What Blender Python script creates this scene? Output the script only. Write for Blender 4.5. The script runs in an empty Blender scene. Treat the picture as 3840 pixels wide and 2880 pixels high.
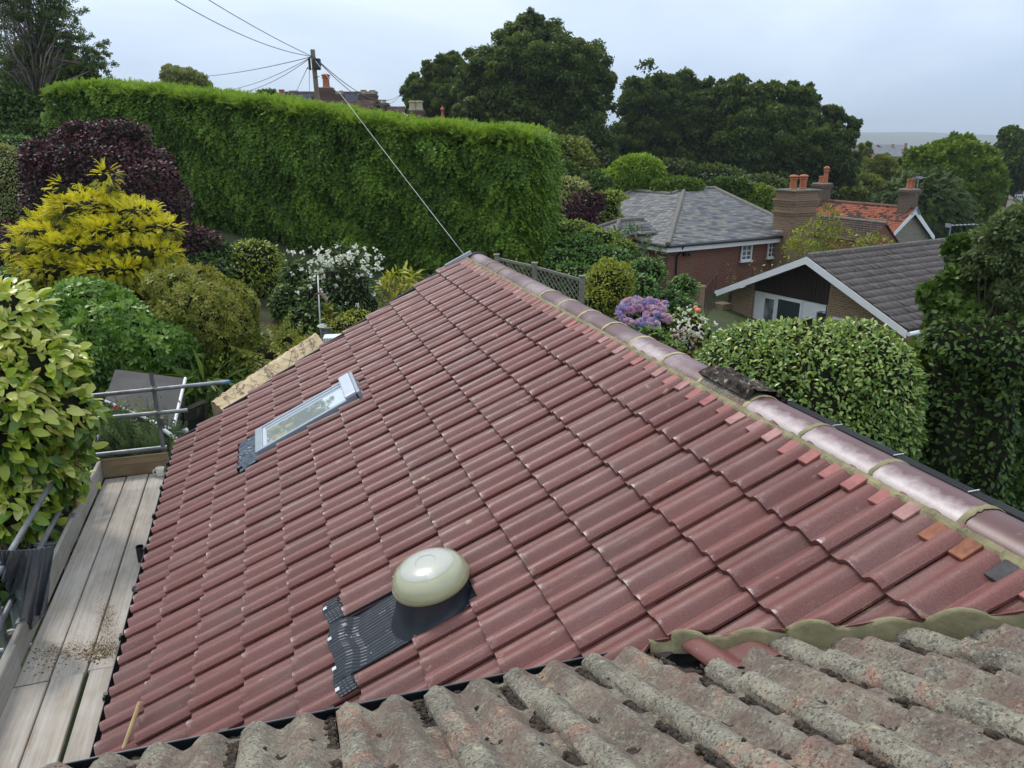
import bpy, math
import numpy as np
from mathutils import Vector
sc = bpy.context.scene
col = sc.collection
CZ = 5.6                                   # camera height above the lower garden
F = 2850.0                                 # focal length in pixels of the 3840 px wide photograph
PITCH = math.atan((1440 - 531) / F)
# ---------------------------------------------------------------- camera
cam_d = bpy.data.cameras.new('camera')
cam = bpy.data.objects.new('camera', cam_d)
col.objects.link(cam)
cam.location = (0, 0, CZ)
cam.rotation_euler = (math.pi / 2 - PITCH, 0, 0)
cam_d.sensor_width = 36
cam_d.lens = 36 * F / 3840
cam_d.clip_start = 0.05
cam_d.clip_end = 9000
sc.camera = cam
# ---------------------------------------------------------------- world: overcast sky
world = bpy.data.worlds.new('World')
sc.world = world
world.use_nodes = True
nt = world.node_tree
nt.nodes.clear()
def wn(t, **k):
    n = nt.nodes.new(t)
    for a, b in k.items():
        setattr(n, a, b)
    return n
SUN_EL, SUN_AZ = 52, 318                   # azimuth clockwise from +Y (straight ahead)
sky = wn('ShaderNodeTexSky', sky_type='NISHITA', sun_disc=False, sun_elevation=math.radians(SUN_EL), sun_rotation=math.radians(SUN_AZ))
tc = wn('ShaderNodeTexCoord')
mp = wn('ShaderNodeMapping')
mp.inputs['Scale'].default_value = (1.0, 1.0, 2.6)
nz = wn('ShaderNodeTexNoise')
nz.inputs['Scale'].default_value = 1.9
nz.inputs['Detail'].default_value = 7
nz.inputs['Roughness'].default_value = 0.5
nz.inputs['Distortion'].default_value = 0.5
cr = wn('ShaderNodeValToRGB')
cr.color_ramp.elements[0].position = 0.36
cr.color_ramp.elements[0].color = (5.2, 6.4, 8.2, 1)
cr.color_ramp.elements[1].position = 0.64
cr.color_ramp.elements[1].color = (8.2, 9.0, 10.0, 1)
sx = wn('ShaderNodeSeparateXYZ')
gr = wn('ShaderNodeValToRGB')               # paler overhead, bluer towards the horizon
e = gr.color_ramp.elements
e[0].position = 0.0; e[0].color = (0.70, 0.76, 0.82, 1)
e[1].position = 0.62; e[1].color = (1.22, 1.17, 1.1, 1)
em = gr.color_ramp.elements.new(0.10); em.color = (0.78, 0.82, 0.88, 1)
em = gr.color_ramp.elements.new(0.26); em.color = (0.96, 0.97, 0.98, 1)
mul = wn('ShaderNodeMix', data_type='RGBA', blend_type='MULTIPLY')
mul.inputs[0].default_value = 1.0
mixs = wn('ShaderNodeMix', data_type='RGBA')
mixs.inputs[0].default_value = 0.86
bg = wn('ShaderNodeBackground')
bg.inputs['Strength'].default_value = 0.098
ow = wn('ShaderNodeOutputWorld')
L = nt.links.new
L(tc.outputs['Generated'], mp.inputs['Vector']); L(mp.outputs[0], nz.inputs['Vector'])
L(nz.outputs['Fac'], cr.inputs['Fac']); L(tc.outputs['Generated'], sx.inputs[0]); L(sx.outputs['Z'], gr.inputs['Fac'])
L(cr.outputs[0], mul.inputs[6]); L(gr.outputs[0], mul.inputs[7])
L(sky.outputs[0], mixs.inputs[6]); L(mul.outputs[2], mixs.inputs[7])
L(mixs.outputs[2], bg.inputs['Color']); L(bg.outputs[0], ow.inputs['Surface'])
# ---------------------------------------------------------------- sun behind cloud
sun_d = bpy.data.lights.new('sun', 'SUN')
sun_d.energy = 1.5
sun_d.angle = math.radians(10)
sun_d.color = (1.0, 0.96, 0.9)
sun = bpy.data.objects.new('sun', sun_d)
col.objects.link(sun)
_a, _e = math.radians(SUN_AZ), math.radians(SUN_EL)
_dir = Vector((math.sin(_a) * math.cos(_e), math.cos(_a) * math.cos(_e), math.sin(_e)))
sun.rotation_euler = _dir.to_track_quat('Z', 'Y').to_euler()
sc.view_settings.view_transform = 'Standard'
sc.view_settings.look = 'None'
sc.view_settings.gamma = 1
sc.view_settings.exposure = 0.5
sc.cycles.max_bounces = 7
sc.cycles.diffuse_bounces = 3
sc.cycles.transparent_max_bounces = 8
sc.cycles.use_denoising = True
# ================================================================ helpers
RNG = np.random.default_rng(7)
V3 = lambda *a: np.array(a, float)
_fw = V3(0, math.cos(PITCH), -math.sin(PITCH)); _up = V3(0, math.sin(PITCH), math.cos(PITCH)); _rt = V3(1, 0, 0)
def ray(px, py): return (px - 1920) * _rt - (py - 1440) * _up + F * _fw
CAM = V3(0, 0, CZ)
def W(px, py, D):                           # the point of the photo (px, py) at D metres ahead
    d = ray(px, py); return CAM + d * (D / d[1])
def onz(px, py, z):
    d = ray(px, py); return CAM + d * ((z - CZ) / d[2])
def G(x, y):                                # ground height
    yy = np.maximum(0, np.asarray(y, float) - 5); x = np.asarray(x, float)
    g = 2.2 * (1 - np.exp(-yy / 25)) - 3.2 * np.tanh(x / 15) - 0.05 * np.maximum(0, x - 20)
    g = g - 0.022 * np.maximum(0, yy - 70) * np.exp(-np.maximum(0, yy - 70) / 900.0)
    g = g + 2.3 * np.clip((yy - 29) / 7, 0, 1) * np.exp(-((x - 8) / 16.0) ** 2)
    near = np.clip((6 - np.hypot(x, y)) / 4, 0, 1)
    return g * (1 - near)
def srgb(h):
    c = [int(h[i:i + 2], 16) / 255 for i in (0, 2, 4)]
    return tuple(x / 12.92 if x <= 0.04045 else ((x + 0.055) / 1.055) ** 2.4 for x in c) + (1,)
def lin(*c): return tuple(c) + (1,)
# ---- materials
class NT:
    def __init__(s, name):
        s.m = bpy.data.materials.new(name); s.m.use_nodes = True
        s.t = s.m.node_tree; s.b = s.t.nodes['Principled BSDF']; s.out = s.t.nodes['Material Output']
    def n(s, t, ins=None, **k):
        n = s.t.nodes.new(t)
        for a, b in k.items(): setattr(n, a, b)
        for a, b in (ins or {}).items():
            if hasattr(b, 'is_output') or hasattr(b, 'links'): s.t.links.new(b, n.inputs[a])
            else: n.inputs[a].default_value = b
        return n
    def l(s, a, b): s.t.links.new(a, b)
    def set(s, **k):
        for a, b in k.items():
            i = s.b.inputs[a.replace('_', ' ')]
            if hasattr(b, 'links'): s.l(b, i)
            else: i.default_value = b
    def coord(s, kind='Object'): return s.n('ShaderNodeTexCoord').outputs[kind]
    def attr(s, name, out='Fac'): return s.n('ShaderNodeAttribute', attribute_name=name).outputs[out]
    def noise(s, vec, scale, detail=4, rough=0.55, sc3=None, dist=0.0):
        if sc3 is not None: vec = s.n('ShaderNodeMapping', {'Vector': vec, 'Scale': sc3}).outputs[0]
        return s.n('ShaderNodeTexNoise', {'Vector': vec, 'Scale': scale, 'Detail': detail, 'Roughness': rough, 'Distortion': dist}).outputs['Fac']
    def ramp(s, fac, *stops, interp='LINEAR'):
        r = s.n('ShaderNodeValToRGB', {'Fac': fac}); cr = r.color_ramp; cr.interpolation = interp
        while len(cr.elements) < len(stops): cr.elements.new(0.5)
        for e, (p, c) in zip(cr.elements, stops):
            e.position = p; e.color = c if hasattr(c, '__len__') else (c, c, c, 1)
        return r.outputs[0]
    def mix(s, f, a, b, mode='MIX'):
        n = s.n('ShaderNodeMix', data_type='RGBA', blend_type=mode)
        for i, v in ((0, f), (6, a), (7, b)):
            if hasattr(v, 'links'): s.l(v, n.inputs[i])
            else: n.inputs[i].default_value = v
        return n.outputs[2]
    def math(s, op, a, b=0.0):
        n = s.n('ShaderNodeMath', operation=op)
        for i, v in ((0, a), (1, b)):
            if hasattr(v, 'links'): s.l(v, n.inputs[i])
            else: n.inputs[i].default_value = v
        return n.outputs[0]
    def bump(s, h, strength=0.3, dist=0.01):
        s.l(s.n('ShaderNodeBump', {'Height': h, 'Strength': strength, 'Distance': dist}).outputs[0], s.b.inputs['Normal'])
def plain(name, c, rough=0.6, metal=0.0, var=0.12, scale=6.0, bump=0.0, spec=0.5, sc3=None):
    k = NT(name); v = k.coord()
    nf = k.noise(v, scale, 5, 0.6, sc3)
    c0 = tuple(x * (1 - var) for x in c[:3]) + (1,); c1 = tuple(min(1, x * (1 + var)) for x in c[:3]) + (1,)
    k.set(Base_Color=k.ramp(nf, (0.3, c0), (0.7, c1)), Roughness=rough, Metallic=metal)
    k.b.inputs['Specular IOR Level'].default_value = spec
    if bump: k.bump(k.noise(v, scale * 5, 5, 0.6, sc3), bump, 0.01)
    return k.m
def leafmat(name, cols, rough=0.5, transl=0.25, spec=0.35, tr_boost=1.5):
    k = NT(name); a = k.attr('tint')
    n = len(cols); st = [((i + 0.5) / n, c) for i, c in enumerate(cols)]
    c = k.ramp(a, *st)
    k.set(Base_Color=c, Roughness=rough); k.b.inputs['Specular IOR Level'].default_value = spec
    if transl:
        tr = k.n('ShaderNodeBsdfTranslucent', {'Color': k.mix(1.0, c, (tr_boost, tr_boost, tr_boost * 0.6, 1), 'MULTIPLY')})
        ms = k.n('ShaderNodeMixShader', {0: transl}); k.l(k.b.outputs[0], ms.inputs[1]); k.l(tr.outputs[0], ms.inputs[2])
        k.l(ms.outputs[0], k.out.inputs[0])
    return k.m
# ---- objects
def link(o, parent=None):
    col.objects.link(o)
    if parent is not None: o.parent = parent
    return o
def tag(o, label=None, cat=None, group=None, kind=None):
    for a, b in (('label', label), ('category', cat), ('group', group), ('kind', kind)):
        if b: o[a] = b
    return o
def thing(name, label, cat, loc=(0, 0, 0), group=None):
    o = bpy.data.objects.new(name, None); o.empty_display_size = 0.2
    col.objects.link(o); o.location = tuple(float(x) for x in loc)
    return tag(o, label, cat, group)
class MB:                                    # mesh builder in world coordinates
    def __init__(s): s.v = []; s.f = []; s.n = 0
    def add(s, vs, fs):
        b = s.n; s.v.extend([tuple(map(float, p)) for p in vs]); s.n += len(vs)
        s.f.extend([tuple(b + i for i in f) for f in fs]); return s
    def box(s, o, ax, ay, az):               # corner o and three edge vectors
        o, ax, ay, az = map(np.asarray, (o, ax, ay, az))
        p = [o, o + ax, o + ax + ay, o + ay, o + az, o + ax + az, o + ax + ay + az, o + ay + az]
        return s.add(p, [(0, 3, 2, 1), (4, 5, 6, 7), (0, 1, 5, 4), (1, 2, 6, 5), (2, 3, 7, 6), (3, 0, 4, 7)])
    def cbox(s, c, ax, ay, az):              # centre and three full edge vectors
        c, ax, ay, az = map(np.asarray, (c, ax, ay, az)); return s.box(c - (ax + ay + az) / 2, ax, ay, az)
    def prism(s, poly, d):                   # polygon extruded by vector d
        n = len(poly); poly = [np.asarray(p, float) for p in poly]; d = np.asarray(d, float)
        vs = poly + [p + d for p in poly]
        fs = [tuple(range(n))[::-1], tuple(range(n, 2 * n))] + [(i, (i + 1) % n, n + (i + 1) % n, n + i) for i in range(n)]
        return s.add(vs, fs)
    def tube(s, pts, r, seg=8, caps=True):
        pts = [np.asarray(p, float) for p in pts]; n = len(pts)
        rr = r if hasattr(r, '__len__') else [r] * n
        vs = []; u = None
        for i, p in enumerate(pts):
            t = pts[min(i + 1, n - 1)] - pts[max(i - 1, 0)]; t = t / (np.linalg.norm(t) + 1e-9)
            if u is None:
                a = V3(0, 0, 1) if abs(t[2]) < 0.9 else V3(1, 0, 0); u = np.cross(t, a)
            u = u - t * (u @ t); u /= np.linalg.norm(u) + 1e-9; w = np.cross(t, u)
            for j in range(seg):
                q = 2 * math.pi * j / seg; vs.append(p + rr[i] * (math.cos(q) * u + math.sin(q) * w))
        fs = [(i * seg + j, i * seg + (j + 1) % seg, (i + 1) * seg + (j + 1) % seg, (i + 1) * seg + j) for i in range(n - 1) for j in range(seg)]
        if caps: fs += [tuple(range(seg))[::-1], tuple(range((n - 1) * seg, n * seg))]
        return s.add(vs, fs)
    def lathe(s, c, prof, seg=24, ax=(0, 0, 1), ux=None, cap=True):   # prof: (radius, height) along axis
        ax = np.asarray(ax, float); ax = ax / np.linalg.norm(ax)
        u = np.cross(ax, V3(0, 1, 0.01)) if ux is None else np.asarray(ux, float); u /= np.linalg.norm(u); w = np.cross(ax, u); c = np.asarray(c, float)
        vs = [c + ax * h + r * (math.cos(2 * math.pi * j / seg) * u + math.sin(2 * math.pi * j / seg) * w) for r, h in prof for j in range(seg)]
        n = len(prof)
        fs = [(i * seg + j, i * seg + (j + 1) % seg, (i + 1) * seg + (j + 1) % seg, (i + 1) * seg + j) for i in range(n - 1) for j in range(seg)]
        if cap: fs += [tuple(range(seg))[::-1], tuple(range((n - 1) * seg, n * seg))]
        return s.add(vs, fs)
    def grid(s, P):                          # P: (n, m, 3) points
        n, m = P.shape[:2]
        return s.add(P.reshape(-1, 3), [(i * m + j, i * m + j + 1, (i + 1) * m + j + 1, (i + 1) * m + j) for i in range(n - 1) for j in range(m - 1)])
    def build(s, name, mat, parent=None, smooth=False, bevel=0.0, label=None, sharp=None):
        me = bpy.data.meshes.new(name)
        off = np.asarray(parent_origin(parent))
        vv = np.asarray(s.v) - off
        me.from_pydata(vv.tolist(), [], s.f); me.materials.append(mat)
        if smooth:
            me.polygons.foreach_set('use_smooth', [True] * len(me.polygons))
            if sharp: me.set_sharp_from_angle(angle=math.radians(sharp))
        me.update()
        o = link(bpy.data.objects.new(name, me), parent)
        if bevel:
            b = o.modifiers.new('bevel', 'BEVEL'); b.width = bevel; b.segments = 2; b.limit_method = 'ANGLE'; b.angle_limit = math.radians(40)
        if label: o['label'] = label
        return o
def parent_origin(p):
    o = V3(0, 0, 0)
    while p is not None:
        o = o + np.array(p.location); p = p.parent
    return o
def fastmesh(name, co, faces, mat, parent=None, attrs=None, smooth=False):   # faces: (n, k) array
    me = bpy.data.meshes.new(name)
    co = np.ascontiguousarray(co - parent_origin(parent), dtype=np.float32); k = faces.shape[1]; nf = len(faces)
    me.vertices.add(len(co)); me.vertices.foreach_set('co', co.ravel())
    me.loops.add(nf * k); me.loops.foreach_set('vertex_index', np.ascontiguousarray(faces, dtype=np.int32).ravel())
    me.polygons.add(nf); me.polygons.foreach_set('loop_start', np.arange(0, nf * k, k, dtype=np.int32))
    me.update(calc_edges=True)
    for a, val in (attrs or {}).items():
        if val.ndim == 1: me.attributes.new(a, 'FLOAT', 'POINT').data.foreach_set('value', np.ascontiguousarray(val, dtype=np.float32))
        else: me.attributes.new(a, 'FLOAT_VECTOR', 'POINT').data.foreach_set('vector', np.ascontiguousarray(val, dtype=np.float32).ravel())
    if smooth: me.polygons.foreach_set('use_smooth', np.ones(nf, bool))
    me.materials.append(mat)
    return link(bpy.data.objects.new(name, me), parent)
def unit(a): return a / (np.linalg.norm(a, axis=-1, keepdims=True) + 1e-9)
# ================================================================ the new red roof (extension)
HR = math.radians(-17.955); KD = 2.38; RP = math.radians(26)
Rv = V3(math.sin(HR), math.cos(HR), 0); Pv = V3(Rv[1], -Rv[0], 0); Zv = V3(0, 0, 1)
Sv = math.cos(RP) * Pv + math.sin(RP) * Zv; Nv = -math.sin(RP) * Pv + math.cos(RP) * Zv
def RS(r, s, h=0.0): return CAM + r * Rv + s * Sv + (h - KD) * Nv
def RU(r, u, z): return CAM + r * Rv + u * Pv + z * Zv          # z relative to the camera
def prof_new(a):
    a = np.asarray(a, float)
    A = 0.008 * np.clip(1 - a / 0.36, 0, 1) + 0.037 * np.sin(np.clip((a + .05) / 0.41, 0, 1) * math.pi) ** 1.3
    B = 0.037 * np.sin(np.clip((a - 0.36) / 0.48, 0, 1) * math.pi) ** 1.4
    return np.where(a < 0.36, A, B)
def prof_old(a):
    a = np.asarray(a, float)
    A = np.where(a < 0.15, 0.020 + 0.028 * np.sin(a / 0.15 * math.pi / 2), 0.048 * np.cos(np.clip((a - 0.15) / 0.27, 0, 1) * math.pi / 2) ** 1.6)
    B = 0.045 * np.sin(np.clip((a - 0.42) / 0.48, 0, 1) * math.pi) ** 1.6
    return np.where(a < 0.42, A, B)
def tile_field(P, courses, phase, w, prof, lift, noseh, rlo, rhi, rng, na=22, bl=(0, 0.04, 0.12, 0.35, 0.7, 1.0), jit=0.003, rough=0.0, skip=None, keep=None, under=0.014):
    # P(r, s, h) maps arrays to world; courses: (s_nose, s_top); rlo/rhi(s) clamp the ends
    co = []; fc = []; tint = []; wear = []; lip = []; rsv = []; n = 0
    av = np.concatenate([[0.0], np.linspace(0, 1, na)]); nb = len(bl)
    bv = np.concatenate([[0.0], bl])
    A, B = np.meshgrid(av, bv)              # rows along the slope
    under_r = np.zeros_like(A); under_r[0, :] = 1
    under_c = np.zeros_like(A); under_c[:, 0] = 1
    idx = np.arange(A.size).reshape(A.shape)
    q = np.stack([idx[:-1, :-1], idx[:-1, 1:], idx[1:, 1:], idx[1:, :-1]], -1).reshape(-1, 4)
    for ci, (s0, s1) in enumerate(courses):
        k0 = int(math.floor((min(rlo(s0), rlo(s1)) - phase) / w)); k1 = int(math.ceil((max(rhi(s0), rhi(s1)) - phase) / w))
        for k in range(k0, k1):
            r0 = phase + k * w
            if skip and skip(ci, r0 + w / 2): continue
            if keep and not keep(ci, r0 + w / 2): continue
            ds = rng.normal(0, jit); dh = abs(rng.normal(0, jit * 0.5)); dr = rng.normal(0, jit * 0.5)
            r = r0 + dr + A * w; s = s0 + ds + B * (s1 - s0)
            r = np.minimum(np.maximum(r, rlo(s)), rhi(s)); a = np.clip((r - r0 - dr) / w, 0, 1)
            p = prof(a)
            h = lift * (1 - B) + p + dh + rng.normal(0, jit * 0.6) * (A - 0.5)
            if rough: h = h + rng.normal(0, rough, A.shape) * (1 - under_c) * (1 - under_r)
            h = h - noseh * under_r - under * under_c * (1 - under_r)
            s = s + 0.004 * under_r
            co.append(P(r[..., None], s[..., None], h[..., None]).reshape(-1, 3)); fc.append(q + n); n += A.size
            tint.append(np.full(A.size, rng.random()))
            wr = np.clip(p / p.max() * 1.6 - 0.6, 0, 1) * np.exp(-B * 34) * (1 - under_r * 0.6); wear.append(wr.ravel())
            lp = np.where(a < 0.26, 1.0, 0.0) * np.where(a < 0.26, np.sin(np.clip(a / 0.26, 0, 1) * math.pi) ** 0.5 * 0.6 + 0.4, 0); lp = np.maximum(lp, under_c); lip.append(lp.ravel())
            rsv.append(np.stack([r.ravel() - r0 + rng.random() * 50, s.ravel() * 1.0 + rng.random() * 50, np.full(A.size, ci + k * 0.37)], -1))
    return np.concatenate(co), np.concatenate(fc), dict(tint=np.concatenate(tint), wear=np.concatenate(wear), lip=np.concatenate(lip), rs=np.concatenate(rsv))
def m_newtile():
    k = NT('red_concrete_tile'); rs = k.attr('rs', 'Vector'); ob = k.coord()
    base = k.ramp(k.attr('tint'), (0.0, lin(.135, .048, .041)), (0.45, lin(.165, .060, .051)), (1.0, lin(.185, .074, .066)))
    big = k.noise(ob, 2.2, 4, 0.6)
    c = k.mix(k.ramp(big, (0.42, 0.0), (0.72, 0.55)), base, lin(.165, .098, .086))
    lipc = k.mix(k.ramp(k.noise(ob, 9, 3), (0.3, 0.4), (0.7, 1.0)), c, lin(.205, .056, .045))
    c = k.mix(k.math('MULTIPLY', k.attr('lip'), 0.42), c, lipc)
    st = k.noise(rs, 1.0, 5, 0.65, (26, 3.2, 1))                                 # scuffs running down the slope
    c = k.mix(k.ramp(st, (0.58, 0.0), (0.80, 0.5)), c, lin(.36, .24, .225))
    pt = k.noise(rs, 1.0, 4, 0.6, (9, 5, 1)); spot = k.noise(rs, 1.0, 2, 0.5, (60, 40, 1))
    c = k.mix(k.math('MULTIPLY', k.ramp(pt, (0.67, 0.0), (0.80, 0.7)), k.ramp(spot, (0.35, 0.1), (0.6, 1.0))), c, lin(.62, .52, .49))
    c = k.mix(k.ramp(k.noise(rs, 1.0, 3, 0.5, (14, 7, 2)), (0.70, 0.0), (0.76, 0.5)), c, lin(.50, .43, .22))   # specks of buff mortar
    grain = k.noise(ob, 210, 3, 0.8)
    c = k.mix(0.8, c, k.mix(k.ramp(grain, (0.35, 0.0), (0.65, 1.0)), lin(.55, .50, .50), lin(1.45, 1.5, 1.5)), 'MULTIPLY')
    w = k.math('MULTIPLY', k.attr('wear'), k.ramp(k.noise(ob, 24, 3), (0.50, 0.0), (0.62, 0.9)))
    c = k.mix(w, c, lin(.66, .56, .54))
    k.set(Base_Color=c, Roughness=k.ramp(k.noise(ob, 6, 3), (0.3, 0.42), (0.7, 0.6)))
    k.b.inputs['Specular IOR Level'].default_value = 0.45
    k.bump(grain, 0.25, 0.002)
    return k.m
M_new = m_newtile()
M_black = plain('black_plastic', lin(.012, .013, .016), 0.35)
M_lead = plain('black_flashing', lin(.022, .026, .034), 0.38, 0, 0.25, 30, 0.2)
M_deck = plain('roofing_underlay', lin(.03, .025, .025), 0.9)
M_wall = plain('rendered_wall', lin(.55, .52, .46), 0.9, 0, 0.08, 3, 0.2)
ext = thing('house_extension', 'new dark red tiled pitched roof of the extension with a skylight and a light dome', 'house', RU(5.6, 2.5, -CZ))
S_NOSE = [1.165, 0.80, 0.434, 0.10, -0.228, -0.558, -0.88, -1.196, -1.50, -1.81, -2.127, -2.385]
S_TOP = 1.60
def r_far(s): return 9.53 + 0.2655 * (np.asarray(s, float) - 1.156)
def r_cut(s): s = np.asarray(s, float); return np.where(s > 0.311, 2.39 - 0.766 * (s - 0.311), 2.25)
WT = 0.2975; PH = 3.40
courses = [(s, (S_NOSE[i - 1] + 0.05 if i else S_TOP)) for i, s in enumerate(S_NOSE)]
co, fc, at = [], [], []; nn = 0
rng = np.random.default_rng(11)
for i, cse in enumerate(courses):
    rf = float(r_far(cse[0]))
    c_, f_, a_ = tile_field(RS, [cse], PH, WT, prof_new, 0.032, 0.025, r_cut, lambda s, rf=rf: np.full_like(np.asarray(s, float), rf), rng)
    co.append(c_); fc.append(f_ + nn); nn += len(c_); at.append(a_)
at = {k: np.concatenate([a[k] for a in at]) for k in at[0]}
o_tiles = fastmesh('roof_tiles', np.concatenate(co), np.concatenate(fc), M_new, ext, at, True)
import bmesh
def cut_hole(o, r0, r1, s0, s1, org):
    bm = bmesh.new(); bm.from_mesh(o.data)
    def rsl(v): d = np.array(v) + org - CAM; return d @ Rv, d @ Sv
    def near(): 
        fs = [f for f in bm.faces if r0 - 0.5 < rsl(f.calc_center_median())[0] < r1 + 0.5 and s0 - 0.5 < rsl(f.calc_center_median())[1] < s1 + 0.5]
        return list({v for f in fs for v in f.verts}) + list({e for f in fs for e in f.edges}) + fs
    for ax, val in ((Rv, r0), (Rv, r1), (Sv, s0), (Sv, s1)):
        pc = CAM + ax * val - org
        bmesh.ops.bisect_plane(bm, geom=near(), dist=1e-5, plane_co=Vector(pc), plane_no=Vector(ax))
    dead = []
    for f in bm.faces:
        r, s = rsl(f.calc_center_median())
        if r0 < r < r1 and s0 < s < s1: dead.append(f)
    bmesh.ops.delete(bm, geom=dead, context='FACES')
    bm.to_mesh(o.data); bm.free()
org = parent_origin(ext)
SK = (6.76, 7.36, -1.40, -0.36)              # skylight: r0, r1, s0, s1
cut_hole(o_tiles, SK[0] - 0.05, SK[1] + 0.05, SK[2] - 0.02, SK[3] + 0.05, org)
cut_hole(o_tiles, SK[0] - 0.10, SK[1] - 0.02, SK[2] - 0.20, SK[2], org)
TB = (3.225, 3.685, -0.905, -0.185)          # sun tunnel opening
cut_hole(o_tiles, *TB, org)
o_tiles.data.set_sharp_from_angle(angle=math.radians(38))
# deck under the tiles with the skylight left open
mb = MB()
def rsbox(mb, r0, r1, s0, s1, h0, h1): mb.box(RS(r0, s0, h0), (r1 - r0) * Rv, (s1 - s0) * Sv, (h1 - h0) * Nv)
a0, a1, b0, b1 = SK
for q in ((2.27, a0, -2.38, 0.3), (a1, 8.55, -2.38, S_TOP), (a0, a1, -2.38, b0), (a0, a1, b1, S_TOP), (2.27, a0, 0.3, 0.9), (1.96, a0, 0.9, S_TOP)):
    rsbox(mb, *q, -0.045, -0.012)
mb.build('roof_underlay', M_deck, ext)
# walls and the far roof slope
ZE = -3.26
mb = MB()
gx = 8.45
mb.prism([RU(2.3, -0.85, -CZ - 0.3), RU(2.3, 5.9, -CZ - 0.3), RU(2.3, 5.9, ZE - 0.1), RU(2.3, 2.6, -1.62), RU(2.3, -0.85, ZE - 0.15)], (gx - 2.3) * Rv)
mb.build('wall', M_wall, ext)
UF, ZF = 6.12, -3.235
mb = MB()
mb.prism([RU(1.6, 2.6, -1.43), RU(1.6, UF, ZF), RU(1.6, UF, ZF - 0.05), RU(1.6, 2.6, -1.48)], 7.85 * Rv)
mb.build('far_roof_slope', M_new, ext)
# gutter on the far eave: black, with union straps
mb = MB()
def gutter(mb, r0, r1, u, z, w, d, side=1):
    pr = [(0, 0), (0.004, 0), (0.012, -d * .7), (w * .35, -d), (w * .65, -d), (w - .012, -d * .7), (w - .004, 0), (w, 0), (w, -d * .72), (w * .67, -d - .005), (w * .33, -d - .005), (0, -d * .72)]
    mb.prism([RU(r0, u + side * a, z + b) for a, b in pr], (r1 - r0) * Rv)
gutter(mb, 1.6, 9.42, UF - 0.02, ZF + 0.085, 0.115, 0.07)
for j in range(3): mb.tube([RU(1.6, UF + 0.0 + j * 0.036, ZF + 0.082), RU(9.42, UF + 0.0 + j * 0.036, ZF + 0.082)], 0.011, 6)
mb.build('far_gutter', M_black, ext, True, sharp=40)
M_grey = plain('grey_plastic', lin(.55, .57, .6), 0.4)
for q in np.arange(2.1, 9.4, 0.92):
    mb = MB(); mb.box(RU(q, UF - 0.03, ZF + 0.093), 0.012 * Rv, 0.135 * Pv, 0.006 * Zv); mb.build('gutter_strap', M_grey, ext)
# eaves gutter by the scaffold, with clips
mb = MB()
gutter(mb, 2.6, 8.62, -1.185, -3.245, 0.12, 0.07)
mb.build('eaves_gutter', M_black, ext, True, sharp=40)
for q in np.arange(3.2, 8.6, 0.62):
    mb = MB(); mb.cbox(RU(q, -1.187, -3.243), 0.05 * Rv, 0.016 * Pv, 0.028 * Zv); mb.cbox(RU(q, -1.177, -3.232), 0.03 * Rv, 0.02 * Pv, 0.02 * Zv); mb.build('gutter_clip', M_black, ext)
mb = MB(); mb.lathe(RU(5.62, -1.15, -3.24), [(0.001, 0), (0.03, 0.0), (0.034, 0.02), (0.02, 0.03)], 10); mb.build('gutter_union', M_black, ext)
mb = MB(); mb.box(RU(2.3, -1.03, -3.44), 6.25 * Rv, 0.02 * Pv, 0.19 * Zv); mb.build('fascia', plain('fascia_white', lin(.7, .7, .7)), ext)
# crumpled eaves felt behind the tiles
mb = MB(); P = []
for q in np.arange(3.0, 8.55, 0.04):
    P.append([RU(q, -1.09, -3.235 + 0.006 * rng.normal()), RU(q, -1.06 + 0.008 * rng.normal(), -3.205 + 0.010 * rng.normal()), RU(q, -1.0, -3.17)])
mb.grid(np.array(P)); mb.build('eaves_felt', M_lead, ext)
# stepped verge trim at the far end
M_verge = plain('verge_trim', lin(.03, .032, .04), 0.4)
M_vlight = plain('verge_bead', lin(.35, .38, .42), 0.4)
for s0, s1 in courses:
    rf = float(r_far(s0)); mb = MB()
    A0 = RS(rf - 0.008, s0 - 0.005, -0.03); mb.box(A0, 0.02 * Rv, (s1 - s0 - 0.03) * Sv, 0.085 * Nv)
    t = mb.build('verge_trim', M_verge, ext)
    mb = MB(); mb.box(RS(rf + 0.012, s0 - 0.004, 0.035), 0.01 * Rv, (s1 - s0 - 0.035) * Sv, 0.012 * Nv); mb.build('bead', M_vlight, t)
# ---- ridge tiles, mortar, dentil slips
def m_ridge():
    k = NT('red_ridge_tile'); ob = k.coord()
    c = k.ramp(k.noise(ob, 3, 4), (0.3, lin(.095, .042, .039)), (0.7, lin(.13, .058, .054)))
    bl = k.ramp(k.noise(ob, 1.6, 3, 0.5), (0.50, 0.0), (0.66, 0.62)); fine = k.ramp(k.noise(ob, 38, 4, 0.7), (0.3, 0.35), (0.65, 1.0))
    c = k.mix(k.math('MULTIPLY', bl, fine), c, lin(.42, .33, .34))
    c = k.mix(k.ramp(k.noise(ob, 7, 5, 0.7, (1, 1, 1)), (0.66, 0.0), (0.72, 0.7)), c, lin(.45, .34, .28))
    g = k.noise(ob, 400, 2, 0.7)
    c = k.mix(0.5, c, k.ramp(g, (0.3, lin(.65, .6, .6)), (0.7, lin(1.35, 1.35, 1.35))), 'MULTIPLY')
    k.set(Base_Color=c, Roughness=0.36); k.bump(g, 0.2, 0.002); k.b.inputs['Specular IOR Level'].default_value = 0.5
    return k.m
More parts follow.
